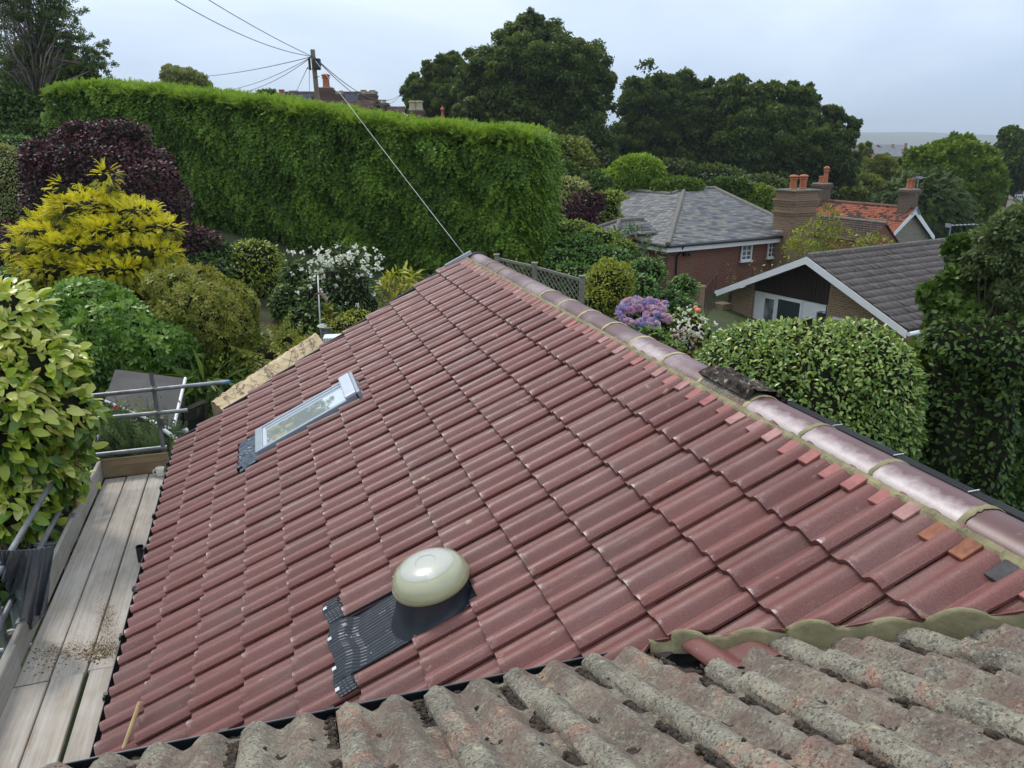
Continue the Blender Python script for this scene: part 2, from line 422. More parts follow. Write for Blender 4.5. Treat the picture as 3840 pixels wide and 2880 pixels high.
def m_efflo():                               # white lime bloom near the lower edge
    k = NT('limed_ridge_tile'); ob = k.coord(); u = k.attr('arc')
    c = k.ramp(k.noise(ob, 3, 4), (0.3, lin(.11, .05, .047)), (0.7, lin(.155, .078, .076)))
    band = k.math('ADD', k.ramp(u, (0.10, 0.0), (0.20, 1.0), (0.34, 0.75), (0.5, 0.12), (1.0, 0.08)), k.math('MULTIPLY', k.math('SUBTRACT', k.noise(ob, 14, 5, 0.7), 0.5), 1.1))
    c = k.mix(k.ramp(band, (0.35, 0.0), (0.95, 0.85)), c, lin(.50, .43, .43))
    g = k.noise(ob, 400, 2, 0.7); c = k.mix(0.4, c, k.ramp(g, (0.3, lin(.7, .65, .65)), (0.7, lin(1.3, 1.3, 1.3))), 'MULTIPLY')
    k.set(Base_Color=c, Roughness=0.4)
    return k.m
def m_lichen(name='lichened_concrete', moss=True):
    k = NT(name); ob = k.coord()
    c = k.ramp(k.noise(ob, 5, 5, 0.65), (0.28, lin(.10, .092, .076)), (0.43, lin(.20, .185, .150)), (0.58, lin(.31, .285, .225)), (0.72, lin(.42, .38, .27)))
    pink = k.ramp(k.noise(ob, 3.3, 5, 0.7), (0.52, 0.0), (0.64, 0.9))
    c = k.mix(k.math('MULTIPLY', pink, k.ramp(k.noise(ob, 21, 4, .7), (0.4, 0.0), (0.58, 1.0))), c, lin(.36, .17, .12))
    sp = k.noise(ob, 70, 4, 0.7)
    c = k.mix(k.ramp(sp, (0.52, 0.0), (0.64, 0.8)), c, lin(.44, .42, .31))
    c = k.mix(k.ramp(k.noise(ob, 90, 3, 0.7), (0.52, 0.0), (0.62, 0.75)), c, lin(.045, .042, .036))
    c = k.mix(k.ramp(k.noise(ob, 12, 4, .7), (0.64, 0.0), (0.70, 0.85)), c, lin(.46, .42, .27))
    c = k.mix(k.math('MULTIPLY', k.attr('pan'), k.ramp(k.noise(ob, 11, 5, .7), (0.38, 0.0), (0.60, 0.85))), c, lin(.165, .105, .088))
    k.set(Base_Color=c, Roughness=0.9); k.b.inputs['Specular IOR Level'].default_value = 0.2
    k.bump(k.math('ADD', k.noise(ob, 60, 5, .7), k.noise(ob, 240, 2, .6)), 0.8, 0.008)
    return k.m
M_ridge, M_eff, M_lich = m_ridge(), m_efflo(), m_lichen()
M_mort = plain('buff_mortar', lin(.25, .225, .13), 0.95, 0, 0.3, 9, 0.5, 0.2)
M_mortp = plain('pale_mortar', lin(.46, .41, .23), 0.95, 0, 0.2, 12, 0.5, 0.2)
UC, ZC, RA = 2.615, -1.500, 0.143
def arc(r, th, rad=RA): return RU(r, UC - rad * math.cos(th), ZC + rad * 0.855 * math.sin(th))
rj = [1.05, 1.53] + [2.008 + 0.4835 * i for i in range(16)]; rj[-1] = 9.52
NA = 22
rjr = np.random.default_rng(3)
for i in range(len(rj) - 1):
    x0, x1 = rj[i] + 0.003, rj[i + 1] - 0.003
    old = abs((x0 + x1) / 2 - 3.70) < 0.15
    vs = []; arcv = []
    rr = RA + rjr.normal(0, 0.0015)
    ts = np.linspace(-0.12, math.pi + 0.12, NA)
    for x, rad in ((x0, rr - 0.016), (x0, rr), (x0 + 0.02, rr + 0.001), ((x0 + x1) / 2, rr), (x1 - .02, rr), (x1, rr - .002), (x1, rr - .016)):
        for t in ts: vs.append(arc(x, t, rad)); arcv.append(t / math.pi)
    q = np.array([(a * NA + b, a * NA + b + 1, (a + 1) * NA + b + 1, (a + 1) * NA + b) for a in range(6) for b in range(NA - 1)])
    eff = i in (1, 2, 3, 4, 7)
    o = fastmesh('ridge_tile', np.array(vs), q, M_lich if old else (M_eff if i in (2, 3, 4) or eff and i > 3 else M_ridge), ext, dict(arc=np.array(arcv)), True)
    o.data.set_sharp_from_angle(angle=math.radians(50))
    if old:
        o['label'] = 'old lichen-grey ridge tile with a mossy crust'
        mb = MB(); P = []
        for x in np.linspace(x0 - 0.01, x1 + 0.03, 26):
            row = []
            for t in np.linspace(0.95, math.pi - 0.3, 18):
                e = 0.03 + 0.010 * rjr.normal() + (0.012 if t > 1.1 else 0)
                row.append(arc(x, t, RA + e))
            P.append([arc(x, 0.98, RA + .001)] + row)
        mb.grid(np.array(P))
        k = NT('mossy_crust'); ob = k.coord()
        c = k.ramp(k.noise(ob, 16, 5, .7), (0.36, lin(.012, .010, .008)), (0.5, lin(.05, .035, .025)), (0.6, lin(.10, .075, .06)), (0.66, lin(.42, .40, .36)))
        k.set(Base_Color=c, Roughness=0.95); k.bump(k.noise(ob, 70, 4, .7), 1.0, 0.01)
        mb.build('moss_crust', k.m, o)
# mortar bedding and joint rings
mb = MB(); P = []
def pan_h(r): return float(prof_new(((r - PH) / WT) % 1.0))
for r in np.arange(1.05, 9.5, 0.018):
    wob = 0.007 * rjr.normal() + 0.006 * math.sin(r * 21)
    hh = pan_h(r)
    P.append([RS(r, 1.550 + wob * 0.45 - (0.014 if hh < 0.006 else 0), hh + 0.003), RS(r, 1.562 + wob * .3, max(hh, 0.018) + 0.012), RS(r, 1.590, 0.040 + 0.001 * rjr.normal()), arc(r, 0.30, RA + 0.003), arc(r, 0.40, RA + .0005)])
mb.grid(np.array(P)); mb.build('mortar_bedding', M_mort, ext)
for x in rj[1:-1]:
    mb = MB(); P = []
    for t in np.linspace(-0.1, math.pi, 40):
        w0, w1 = 0.015 + 0.003 * rjr.normal(), 0.015 + 0.003 * rjr.normal()
        P.append([arc(x - w0, t, RA + .0005), arc(x - w0 * .6, t, RA + .005), arc(x + w1 * .6, t, RA + .005), arc(x + w1, t, RA + .0005)])
    mb.grid(np.array(P)); mb.build('mortar_joint', M_mortp if 3.2 < x < 7 else M_mort, ext, True)
M_slip = [plain('pink_slip', lin(.30, .105, .092), .7, 0, .25, 14, .2), plain('dusty_slip', lin(.36, .19, .17), .8, 0, .3, 14, .2), plain('orange_slip', lin(.23, .085, .045), .8, 0, .4, 25, .3), plain('dark_slip', lin(.05, .045, .045), .8, 0, .4, 25, .3)]
k_ = 0
for k in range(-7, 22):
    for a in (0.345, 0.885):
        r = PH + (k + a) * WT
        if not 1.55 < r < 9.42: continue
        kind = 0 if rjr.random() < .6 else 1
        if r < 1.68: kind = 0
        elif r < 1.83: kind = 3
        elif r < 2.12: kind = 2
        mb = MB(); s0 = 1.468 + rjr.normal(0, .008); yaw = rjr.normal(0, .05)
        ax = math.cos(yaw) * Rv + math.sin(yaw) * Sv; ay = -math.sin(yaw) * Rv + math.cos(yaw) * Sv
        mb.box(RS(r - 0.037, s0, 0.014 + rjr.random() * .004), 0.066 * ax, 0.10 * ay, 0.020 * Nv)
        o = mb.build('dentil_slip', M_slip[kind], ext, bevel=0.003)
        if kind == 3: o['label'] = 'blackened tile slip under the ridge mortar'
        if kind == 2: o['label'] = 'weathered orange tile slip under the ridge mortar'
# grey cap on the far end of the ridge
mb = MB(); mb.prism([arc(9.52, t, RA + .02) for t in np.linspace(-.1, math.pi + .1, 16)], 0.03 * Rv); mb.build('ridge_end_cap', M_verge, ext)
mb = MB(); mb.box(RS(9.50, 1.30, .03), .03 * Rv, .38 * Sv, .045 * Nv); mb.build('verge_cap', M_vlight, ext)
# ---- skylight
M_alu = plain('grey_aluminium', lin(.33, .37, .42), 0.38, 0.35, 0.06, 8)
M_alul = plain('pale_aluminium', lin(.55, .60, .66), 0.35, 0.3, 0.06, 8)
M_frame_in = plain('inner_frame', lin(.60, .62, .63), 0.5)
r0, r1, s0, s1 = SK; sky_o = thing('skylight', None, None, RS((r0 + r1) / 2, (s0 + s1) / 2, 0)); 
_off = np.array(sky_o.location) - parent_origin(ext); sky_o.parent = ext; sky_o.location = tuple(_off)
mb = MB()                                     # flashing tray around the frame
for q in ((r0 - .07, r0, s0 - .02, s1 + .06, -.01, .030), (r1, r1 + .07, s0 - .02, s1 + .06, -.01, .030), (r0, r1, s1, s1 + .06, -.01, .03)): rsbox(mb, *q)
mb.build('flashing', plain('dull_flashing', lin(.12, .14, .16), .45, .3), sky_o, bevel=.004)
mb = MB(); fw = 0.042
for q in ((r0, r0 + fw, s0, s1, -.02, .085), (r1 - fw, r1, s0, s1, -.02, .085), (r0 + fw, r1 - fw, s0, s0 + .075, -.02, .085), (r0 + fw, r1 - fw, s1 - fw, s1, -.02, .085)): rsbox(mb, *q)
mb.build('frame', M_alu, sky_o, bevel=.006)
mb = MB()
for q in ((r0 + fw, r0 + fw + .022, s0 + .075, s1 - .10, .05, .073), (r1 - fw - .022, r1 - fw, s0 + .075, s1 - .10, .05, .073), (r0 + fw + .022, r1 - fw - .022, s0 + .075, s0 + .105, .05, .073)): rsbox(mb, *q)
mb.build('sash', M_alul, sky_o, bevel=.004)
mb = MB(); rsbox(mb, r0 - .012, r1 + .012, s1 - .105, s1 + .01, .086, .125); mb.build('hood', M_alul, sky_o, bevel=.012)
mb = MB(); rsbox(mb, r0 - .03, r1 + .03, s1 + .012, s1 + .045, -.01, .115); mb.build('top_flashing', M_alu, sky_o, bevel=.006)
k = NT('skylight_glass'); k.set(Base_Color=lin(.55, .62, .6), Roughness=0.015); k.b.inputs['Transmission Weight'].default_value = 0.55; k.b.inputs['IOR'].default_value = 1.9
mb = MB(); rsbox(mb, r0 + fw + .002, r1 - fw - .002, s0 + .08, s1 - .09, .052, .058); mb.build('pane', k.m, sky_o)
mb = MB(); M_in = plain('reveal', lin(.13, .13, .12), .8)
for q in ((r0 + .03, r0 + .06, s0 + .03, s1 - .03, -.45, -.02), (r1 - .06, r1 - .03, s0 + .03, s1 - .03, -.45, -.02), (r0 + .06, r1 - .06, s0 + .03, s0 + .06, -.45, -.02), (r0 + .06, r1 - .06, s1 - .06, s1 - .03, -.45, -.02), (r0 + .03, r1 - .03, s0 + .03, s1 - .03, -.48, -.45)): rsbox(mb, *q)
mb.build('reveal', M_in, sky_o)
mb = MB()                                     # pleated apron below the skylight
P = []
for q in np.linspace(r0 - .12, r1 - .02, 150):
    x = (q - r0) * 95 ; row = []
    lo = s0 - (.205 if q > r0 - .02 else .18 + .02 * math.sin(q * 40))
    for j, t in enumerate(np.linspace(0, 1, 9)):
        row.append(RS(q, s0 + .01 + (lo - s0) * t, 0.045 - .012 * t + 0.009 * math.sin(x * 1.25 + 1.2 * math.sin(t * 3 + q * 30) + 2.2 * math.sin(q * 13)) + .002 * rjr.normal()))
    P.append(row)
mb.grid(np.array(P)); mb.build('pleated_apron', plain('lead_pleats', lin(.13, .155, .185), .34, .5, .35, 40, .2), sky_o)
# ---- sun tunnel with its ribbed flashing
st = thing('sun_tunnel', None, None, RS(3.47, -.42, 0)); _off = np.array(st.location) - org; st.parent = ext; st.location = tuple(_off)
mb = MB(); P = []
for q in np.arange(3.10, 3.915, 0.004):
    row = []
    hi = -.875 if (q < TB[0] - .01 or q > TB[1] + .01) else -.165
    for t in np.linspace(0, 1, 26):
        s = -0.985 + (hi + .985) * t
        h = .012 + .040 * min(1, max(0, (-.84 - s) / .06))
        pr = float(prof_new(((q - PH) / WT) % 1.0)) * (.9 if s < -.86 else .25)
        row.append(RS(q, s - .012 * math.sin(q * 20), h + pr * (.15 if s < -.84 else .35) + .0035 * math.sin(q * 2 * math.pi / .0245) + .0006 * math.sin(s * 300)))
    P.append(row)
k = NT('ribbed_flashing'); ob = k.coord()
c = k.mix(k.ramp(k.noise(ob, 20, 4, .7), (.64, 0.0), (.68, .85)), lin(.020, .026, .036), lin(.38, .40, .40))
k.set(Base_Color=c, Roughness=.4)
mb.grid(np.array(P)); mb.build('flashing', k.m, st)
for q in (3.84, 3.55, 3.3, 3.14): mb = MB(); mb.box(RS(q, -.990, .058), .024 * Rv, .022 * Sv, .004 * Nv); mb.build('fixing_tab', M_grey, st)
BC = RS(3.40, -.425, 0); n2 = unit(.5 * Nv + .5 * Zv); DC = BC + .165 * Zv
u2 = unit(Rv - n2 * (Rv @ n2)); w2 = np.cross(n2, u2); P = []
for t in np.linspace(0, 1, 12):
    rb = .235 * (1 - t) + .186 * t - .022 * math.sin(math.pi * t); row = []
    for a in np.linspace(0, 2 * math.pi, 49):
        base = BC + .012 * Nv + math.cos(a) * Rv - math.sin(a) * 0
        pb = BC + .012 * Nv + .235 * (math.cos(a) * Rv + math.sin(a) * Sv * -1 * -1); pt = DC + .186 * (math.cos(a) * u2 + math.sin(a) * unit(Sv - n2 * (Sv @ n2)))
        e = t ** .8; row.append(pb * (1 - e) + pt * e - unit(pb - BC) * .022 * math.sin(math.pi * t) * (1 - t))
    P.append(row)
mb = MB(); mb.grid(np.array(P)); mb.build('collar', plain('dark_collar', lin(.030, .036, .046), .33, 0, .15, 5), st, True)
mb = MB(); mb.lathe(DC, [(.186, -.01), (.203, -.006), (.206, .008), (.200, .016), (.192, .014)], 48, n2, u2, cap=False); mb.build('ring', plain('olive_ring', lin(.30, .29, .16), .35), st, True, sharp=50)
k = NT('yellowed_acrylic'); ob = k.coord()
k.set(Base_Color=k.ramp(k.noise(ob, 4, 3), (.3, lin(.62, .62, .40)), (.7, lin(.74, .74, .52))), Roughness=.12)
k.b.inputs['Transmission Weight'].default_value = .6; k.b.inputs['IOR'].default_value = 1.45; k.b.inputs['Coat Weight'].default_value = .5
mb = MB(); mb.lathe(DC, [(.199, .014), (.198, .030), (.192, .052), (.176, .076), (.156, .090), (.136, .096)], 48, n2, u2, cap=False); mb.build('dome', k.m, st, True)
k = NT('frosted_lens'); k.set(Base_Color=lin(.72, .73, .66), Roughness=.2); k.b.inputs['Transmission Weight'].default_value = .45
mb = MB(); mb.lathe(DC, [(.143, .095), (.137, .101), (.115, .110), (.085, .117), (.055, .120), (.048, .116), (.02, .117), (.001, .117)], 48, n2, u2, cap=False); mb.build('lens', k.m, st, True, sharp=30)
mb = MB(); mb.lathe(DC, [(.001, -.05), (.15, -.05), (.175, -.02), (.186, .012)], 40, n2, u2, cap=False); mb.build('reflector_tube', plain('pale_tube', lin(.6, .6, .5), .3, .2), st, True)

# ================================================================ the old grey roof (main house)
HO = math.radians(-17.1); QO = math.radians(24.3)
Ro = V3(math.sin(HO), math.cos(HO), 0); Po = V3(Ro[1], -Ro[0], 0); So = -math.cos(QO) * Ro + math.sin(QO) * Zv; No = math.sin(QO) * Ro + math.cos(QO) * Zv
def _hit(px, py):
    d = ray(px, py); return d * (-KD / (Nv @ d))
X0 = CAM + _hit(2390, 2425)
def PO(p, s, h=0.0):
    q = np.clip(np.asarray(p, float) / 1.2, 0, 1)                  # the old rafters lift a little towards the ridge of the extension
    return X0 + p * Po + s * So + (h - .055 + .088 * q * q * (3 - 2 * q)) * No
house = thing('main_house', 'old grey lichen-covered roof of wavy concrete tiles in front of the new red roof', 'house', X0 - Zv * X0[2])
SO = [0.045, 0.375, 0.665, 0.945, 1.215, 1.49, 1.77, 2.05, 2.33, 2.6]
oc = [(s, (SO[i + 1] + .05 if i + 1 < len(SO) else s + .35)) for i, s in enumerate(SO)]
oc = oc[::-1]
rng = np.random.default_rng(5)
co, fc, at = tile_field(PO, oc, -0.28 + .012, 0.3215, prof_old, 0.030, 0.022, lambda s: np.full_like(np.asarray(s, float), -4.2), lambda s: np.full_like(np.asarray(s, float), 4.5), rng, na=26, bl=(0, .05, .15, .3, .45, .6, .8, 1.0), jit=0.006, rough=0.0016, under=.034,
    skip=lambda ci, r: oc[ci][0] in (0.045, .375) and abs(r - .20) < .13)
lowpan = 1 - np.clip(at['lip'] * 0 + at['wear'], 0, 1)
pan_attr = at['wear'] * 0
o_old = fastmesh('old_roof_tiles', co, fc, M_lich, house, dict(tint=at['tint'], rs=at['rs'], pan=(np.clip(1 - 1.6 * at['lip'], 0, 1) * 0.75).astype(np.float32)), True)
o_old.data.set_sharp_from_angle(angle=math.radians(48))
c2_, f2_, a2_ = tile_field(PO, [(0.465, .715)], -0.28 + .012, 0.3215, prof_old, .040, .022, lambda s: np.full_like(np.asarray(s, float), -4.2), lambda s: np.full_like(np.asarray(s, float), 4.5), rng, na=26, bl=(0, .05, .15, .3, .45, .6, .8, 1.0), jit=.004, rough=.0016, under=.034, keep=lambda ci, r: abs(r - .20) < .13)
o_ = fastmesh('old_roof_tile', c2_, f2_, M_lich, house, dict(tint=a2_['tint'], rs=a2_['rs'], pan=(np.clip(1 - 1.6 * a2_['lip'], 0, 1) * .75).astype(np.float32)), True); o_.data.set_sharp_from_angle(angle=math.radians(48))
co, fc, at = tile_field(PO, [(0.10, 0.50)], -0.28 + .075, 0.3215, prof_old, 0.066, 0.022, lambda s: np.full_like(np.asarray(s, float), -4.2), lambda s: np.full_like(np.asarray(s, float), 4.5), rng, na=26, jit=0.004, keep=lambda ci, r: abs(r - .27) < .13)
o = fastmesh('replacement_tile', co, fc, M_new, house, at, True); o['label'] = 'single red replacement tile in the old roof'; o.data.set_sharp_from_angle(angle=math.radians(48))
mb = MB(); mb.box(PO(-4.2, 0.1, -.06), 8.7 * Po, 2.8 * So, .04 * No); mb.build('roof_underlay', M_deck, house)
mb = MB()
w0 = X0 - Zv * X0[2]
mb.prism([PO(-4.1, .35, -.12), PO(-4.1, 2.9, -.12), PO(-4.1, 2.9, -.12) * V3(1, 1, 0) - V3(0, 0, .3), PO(-4.1, .35, -.12) * V3(1, 1, 0) - V3(0, 0, .3)], 8.5 * Po)
mb.build('wall', M_wall, house)
# moss and grit lying in the joints: small dark clods, uncountable
def clods(name, pts, sizes, mat, parent, seed, kind='stuff'):
    rg = np.random.default_rng(seed)
    ico = np.array([(0, 0, 1), (.894, 0, .447), (.276, .851, .447), (-.724, .526, .447), (-.724, -.526, .447), (.276, -.851, .447), (.724, .526, -.447), (-.276, .851, -.447), (-.894, 0, -.447), (-.276, -.851, -.447), (.724, -.526, -.447), (0, 0, -1)])
    F_ = np.array([(0, 1, 2), (0, 2, 3), (0, 3, 4), (0, 4, 5), (0, 5, 1), (1, 6, 2), (2, 7, 3), (3, 8, 4), (4, 9, 5), (5, 10, 1), (2, 6, 7), (3, 7, 8), (4, 8, 9), (5, 9, 10), (1, 10, 6), (6, 11, 7), (7, 11, 8), (8, 11, 9), (9, 11, 10), (10, 11, 6)])
    pts = np.asarray(pts); n = len(pts)
    v = ico[None] * (0.6 + 0.8 * rg.random((n, 12, 1))) * np.asarray(sizes)[:, None, None] * np.array([1.2, 1.2, .7]) + pts[:, None]
    f = (F_[None] + 12 * np.arange(n)[:, None, None]).reshape(-1, 3)
    o = fastmesh(name, v.reshape(-1, 3), f, mat, parent, dict(tint=np.repeat(rg.random(n), 12)))
    if kind: o['kind'] = kind
    return o
pts, sz = [], []
rg = np.random.default_rng(21)
ph = -0.28 + .012
for s, s2 in oc:
    for k in range(-13, 15):
        p0 = ph + k * .3215
        if rg.random() < .92:                  # along the side joint
            n = rg.integers(60, 260); a = rg.random(n); st_ = rg.random() * .5; q = s + (s2 - s) * (st_ + (1 - st_) * a)
            pts += list(PO((p0 - .012 - .012 * np.abs(rg.normal(size=n)))[:, None], q[:, None], (.004 + .010 * rg.random(n) + .030 * (1 - (q - s) / (s2 - s)))[:, None])); sz += list(.004 + .007 * rg.random(n))
        for a in (.39, .92):                  # under the noses in the pans
            if rg.random() < .7:
                n = rg.integers(15, 80); q = rg.normal(size=n) * .022
                pts += list(PO((p0 + a * .3215 + q)[:, None], (s - .006 - .03 * np.abs(rg.normal(size=n)))[:, None], (.012 + .012 * rg.random(n))[:, None])); sz += list(.004 + .009 * rg.random(n))
n = 420; q = rg.random(n) * 8 - 4; s = rg.random(n) * 2.3 + .1
pts += list(PO(q[:, None], s[:, None], (prof_old(((q - ph) / .3215) % 1) + .018)[:, None])); sz += list(.003 + .008 * rg.random(n))
pts = [p for p in pts]
k = NT('dark_moss'); k.set(Base_Color=k.ramp(k.attr('tint'), (.2, lin(.018, .012, .008)), (.8, lin(.055, .038, .024))), Roughness=.95)
clods('moss', pts, sz, k.m, house, 9)
# gutter under the old eaves
mb = MB()
gp = [(0, 0), (.003, .0), (.006, -.05), (.03, -.075), (.08, -.075), (.115, -.05), (.115, -.0), (.118, -.0), (.119, -.055), (.085, -.082), (.027, -.082), (-.001, -.055)]
mb.prism([X0 + -4.2 * Po - a * Ro + b * Zv for a, b in gp], 4.2 * Po)
mb.build('eaves_gutter', M_black, house)
mb = MB(); mb.tube([X0 - 4.2 * Po, X0], .0035, 6); mb.build('gutter_lip', plain('lip', lin(.10, .11, .12), .3), house)
for q in (-.55, -1.25, -1.62, -2.3): mb = MB(); mb.cbox(X0 + q * Po - .003 * Ro + .002 * Zv, .03 * Po, .016 * Ro, .014 * Zv); mb.build('gutter_bracket', M_black, house)
# mortar closing the cut end of the new roof against the old tiles
mb = MB(); P = []
for s in np.arange(.36, S_TOP + .02, .012):
    r = float(r_cut(s)); h = .0
    for i, (a, b) in enumerate(courses):
        if a <= s <= b: h = .032 * (1 - (s - a) / (b - a)); 
        if a <= s: break
    hh = h + float(prof_new(((r - PH) / WT) % 1)) + .003
    top = RS(r, s, hh); d = top - X0; pl = d @ No
    lo = top - Zv * (pl / No[2] + .01) - Ro * .012
    mid = (top + lo) / 2 - Ro * (.012 + .006 * rng.normal()) * 0 + V3(0, 0, .006 * rng.normal())
    P.append([top + Rv * .012, top - Ro * .003 + V3(0, 0, .002), top - Ro * .009 - V3(0, 0, .010), mid - Ro * .010, lo - Ro * .012])
mb.grid(np.array(P)); mb.build('mortar_fillet', M_mort, ext, True)
# ---- loose stick
stick = MB(); a = CAM + _hit(500, 2805) + Nv * .06; b = W(592, 2703, 0.01)
d = ray(592, 2703); b = CAM + d * ((a - CAM) @ Rv + .02) / (d @ Rv)
b = CAM + _hit(592, 2703) + Nv * .16
a0 = a + (a - b) * .25
stick.tube([a0, b], .012, 12); o = stick.build('wooden_stick', plain('bare_wood', lin(.55, .40, .20), .6, 0, .15, 20), None, True, sharp=50)
tag(o, 'pale round wooden handle poking up over the gutter on the red tiles', 'stick')
# ================================================================ foliage library
def T_oval(w=.45, fold=.10, curl=-.12):
    v = np.array([(0, 0, 0), (.48, w * .5, fold), (1, 0, curl), (.48, -w * .5, fold), (.5, 0, 0)]); return v, np.array([(0, 4, 2, 1), (0, 3, 2, 4)])
def T_big(w=.46, fold=.09, curl=-.22):     # a leaf of four quads, for plants close to the camera
    v = np.array([(0, 0, 0), (.28, w * .42, fold), (.65, w * .46, fold + curl * .35), (1, 0, curl), (.65, -w * .46, fold + curl * .35), (.28, -w * .42, fold), (.30, 0, 0), (.66, 0, curl * .35)])
    return v, np.array([(0, 6, 1, 1), (6, 7, 2, 1), (7, 3, 3, 2), (0, 5, 5, 6), (5, 4, 7, 6), (4, 3, 3, 7)])
def T_big4(w=.46, fold=.09, curl=-.22):
    v = np.array([(0, 0, 0), (.30, w * .46, fold), (.68, w * .42, fold + curl * .4), (1, 0, curl), (.68, -w * .42, fold + curl * .4), (.30, -w * .46, fold), (.5, 0, curl * .2)])
    return v, np.array([(0, 6, 2, 1), (6, 3, 3, 2)]) if False else (v, np.array([(0, 6, 2, 1), (0, 5, 4, 6), (6, 4, 3, 2)]))[1]
def T_lobe(w=.48):                          # rounded leaf with a crease, three quads a side
    x = [0, .22, .55, .85, 1.0]; y = [.02, .40, .50, .28, .0]; z = [0, .05, .045, -.03, -.12]
    v = []
    for a, b, c in zip(x, y, z): v += [(a, -b * w, c), (a, 0, c - .06 * (b > .05)), (a, b * w, c)]
    f = []
    for i in range(4): k = 3 * i; f += [(k, k + 3, k + 4, k + 1), (k + 1, k + 4, k + 5, k + 2)]
    return np.array(v, float), np.array(f)
def T_rhomb(w=.5):
    return np.array([(0, 0, 0), (.5, w * .5, .06), (1, 0, -.08), (.5, -w * .5, .06)]), np.array([(0, 3, 2, 1)])
def T_spray(n, seed, w=.55, spread=1.0):
    r = np.random.default_rng(seed); vs = []; fs = []
    for i in range(n):
        t = unit(r.normal(size=3)); a = unit(np.cross(t, r.normal(size=3))); o = r.normal(size=3) * .38 * spread; l = .7 + .5 * r.random(); b = np.cross(t, a)
        vs += [o, o + t * l * .5 + a * l * w * .5, o + t * l + b * .1, o + t * l * .5 - a * l * w * .5]; fs.append((4 * i, 4 * i + 1, 4 * i + 2, 4 * i + 3))
    return np.array(vs), np.array(fs)
def T_frond(pairs=4, w=.5, droop=-.35, lw=.13, flare=1.0):
    vs = []; fs = []
    def q(a, b, wd):
        a, b = np.array(a, float), np.array(b, float); t = unit(b - a); s = unit(np.cross(t, V3(0, 0, 1))) * wd; n = len(vs)
        vs.extend([a, (a + b) / 2 + s, b, (a + b) / 2 - s]); fs.append((n, n + 1, n + 2, n + 3))
    z = lambda x: droop * x * x
    q((0, 0, 0), (1, 0, z(1)), lw * .5)
    for i in range(pairs):
        x = .12 + .78 * i / max(1, pairs - 1); l = w * (1 - .55 * i / pairs) * flare
        for s in (1, -1): q((x, 0, z(x)), (x + l * .75, s * l * .62, z(x + l * .75) - .06), lw * (1 - .3 * i / pairs))
    return np.array(vs), np.array(fs)
def T_whorl(n, w=.36, tilt=.45):
    vs = []; fs = []
    for i in range(n):
        a = 2 * math.pi * i / n + .3 * (i % 2); c, s = math.cos(a), math.sin(a); el = tilt + .25 * (i % 3 - 1)
        t = V3(c * math.cos(el), s * math.cos(el), math.sin(el)); b = V3(-s, c, 0); k = len(vs)
        vs.extend([V3(0, 0, 0), t * .55 + b * w * .5, t - V3(0, 0, .12), t * .55 - b * w * .5]); fs.append((k, k + 1, k + 2, k + 3))
    v = np.array(vs); return v[:, [2, 0, 1]], np.array(fs)      # the whorl faces along local x
def instance(tmpl, p, t, nrm, size):
    v, f = tmpl; n = len(p)
    t = unit(t); nrm = unit(nrm - t * np.sum(t * nrm, -1, keepdims=True)); b = np.cross(nrm, t)
    s = np.asarray(size).reshape(-1, 1, 1) * np.ones((n, 1, 1))
    co = p[:, None] + s * (v[None, :, 0:1] * t[:, None] + v[None, :, 1:2] * b[:, None] + v[None, :, 2:3] * nrm[:, None])
    fc = f[None] + (np.arange(n) * len(v))[:, None, None]
    return co.reshape(-1, 3), fc.reshape(-1, f.shape[1])
class Leaves:
    def __init__(s): s.c = []; s.f = []; s.t = []; s.n = 0
    def add(s, tmpl, p, t, nrm, size, tint):
        if len(p) == 0: return
        c, f = instance(tmpl, p, t, nrm, size); s.c.append(c); s.f.append(f + s.n); s.n += len(c); s.t.append(np.repeat(np.asarray(tint) * np.ones(len(p)), len(tmpl[0])))
    def hull(s, c, r, tint, rng, amp=.12, nu=14, nv=8):
        u = np.linspace(0, 2 * math.pi, nu, endpoint=False); v = np.linspace(-math.pi / 2, math.pi / 2, nv)
        d = np.stack([np.cos(v)[:, None] * np.cos(u), np.cos(v)[:, None] * np.sin(u), np.sin(v)[:, None] * np.ones(nu)], -1)
        P = np.asarray(c) + d * np.asarray(r) * (1 + amp * rng.normal(size=(nv, nu, 1)))
        f = np.array([(i * nu + j, i * nu + (j + 1) % nu, (i + 1) * nu + (j + 1) % nu, (i + 1) * nu + j) for i in range(nv - 1) for j in range(nu)])
        s.c.append(P.reshape(-1, 3)); s.f.append(f + s.n); s.n += nu * nv; s.t.append(np.full(nu * nv, tint))
    def build(s, name, mat, parent):
        return fastmesh(name, np.concatenate(s.c), np.concatenate(s.f), mat, parent, dict(tint=np.clip(np.concatenate(s.t), 0.01, .99)))
def pblob(cx, cy, rx, ry, D, rd=None):        # ellipse of the photo at distance D -> ellipsoid
    c = W(cx, cy, D); z = (c - CAM) @ _fw; k = z / F
    rz = ry * k * (1.0 + .04); rxx = rx * k
    return c, V3(rxx, (rd if rd else min(rxx, max(rz, rxx * .6))), rz)
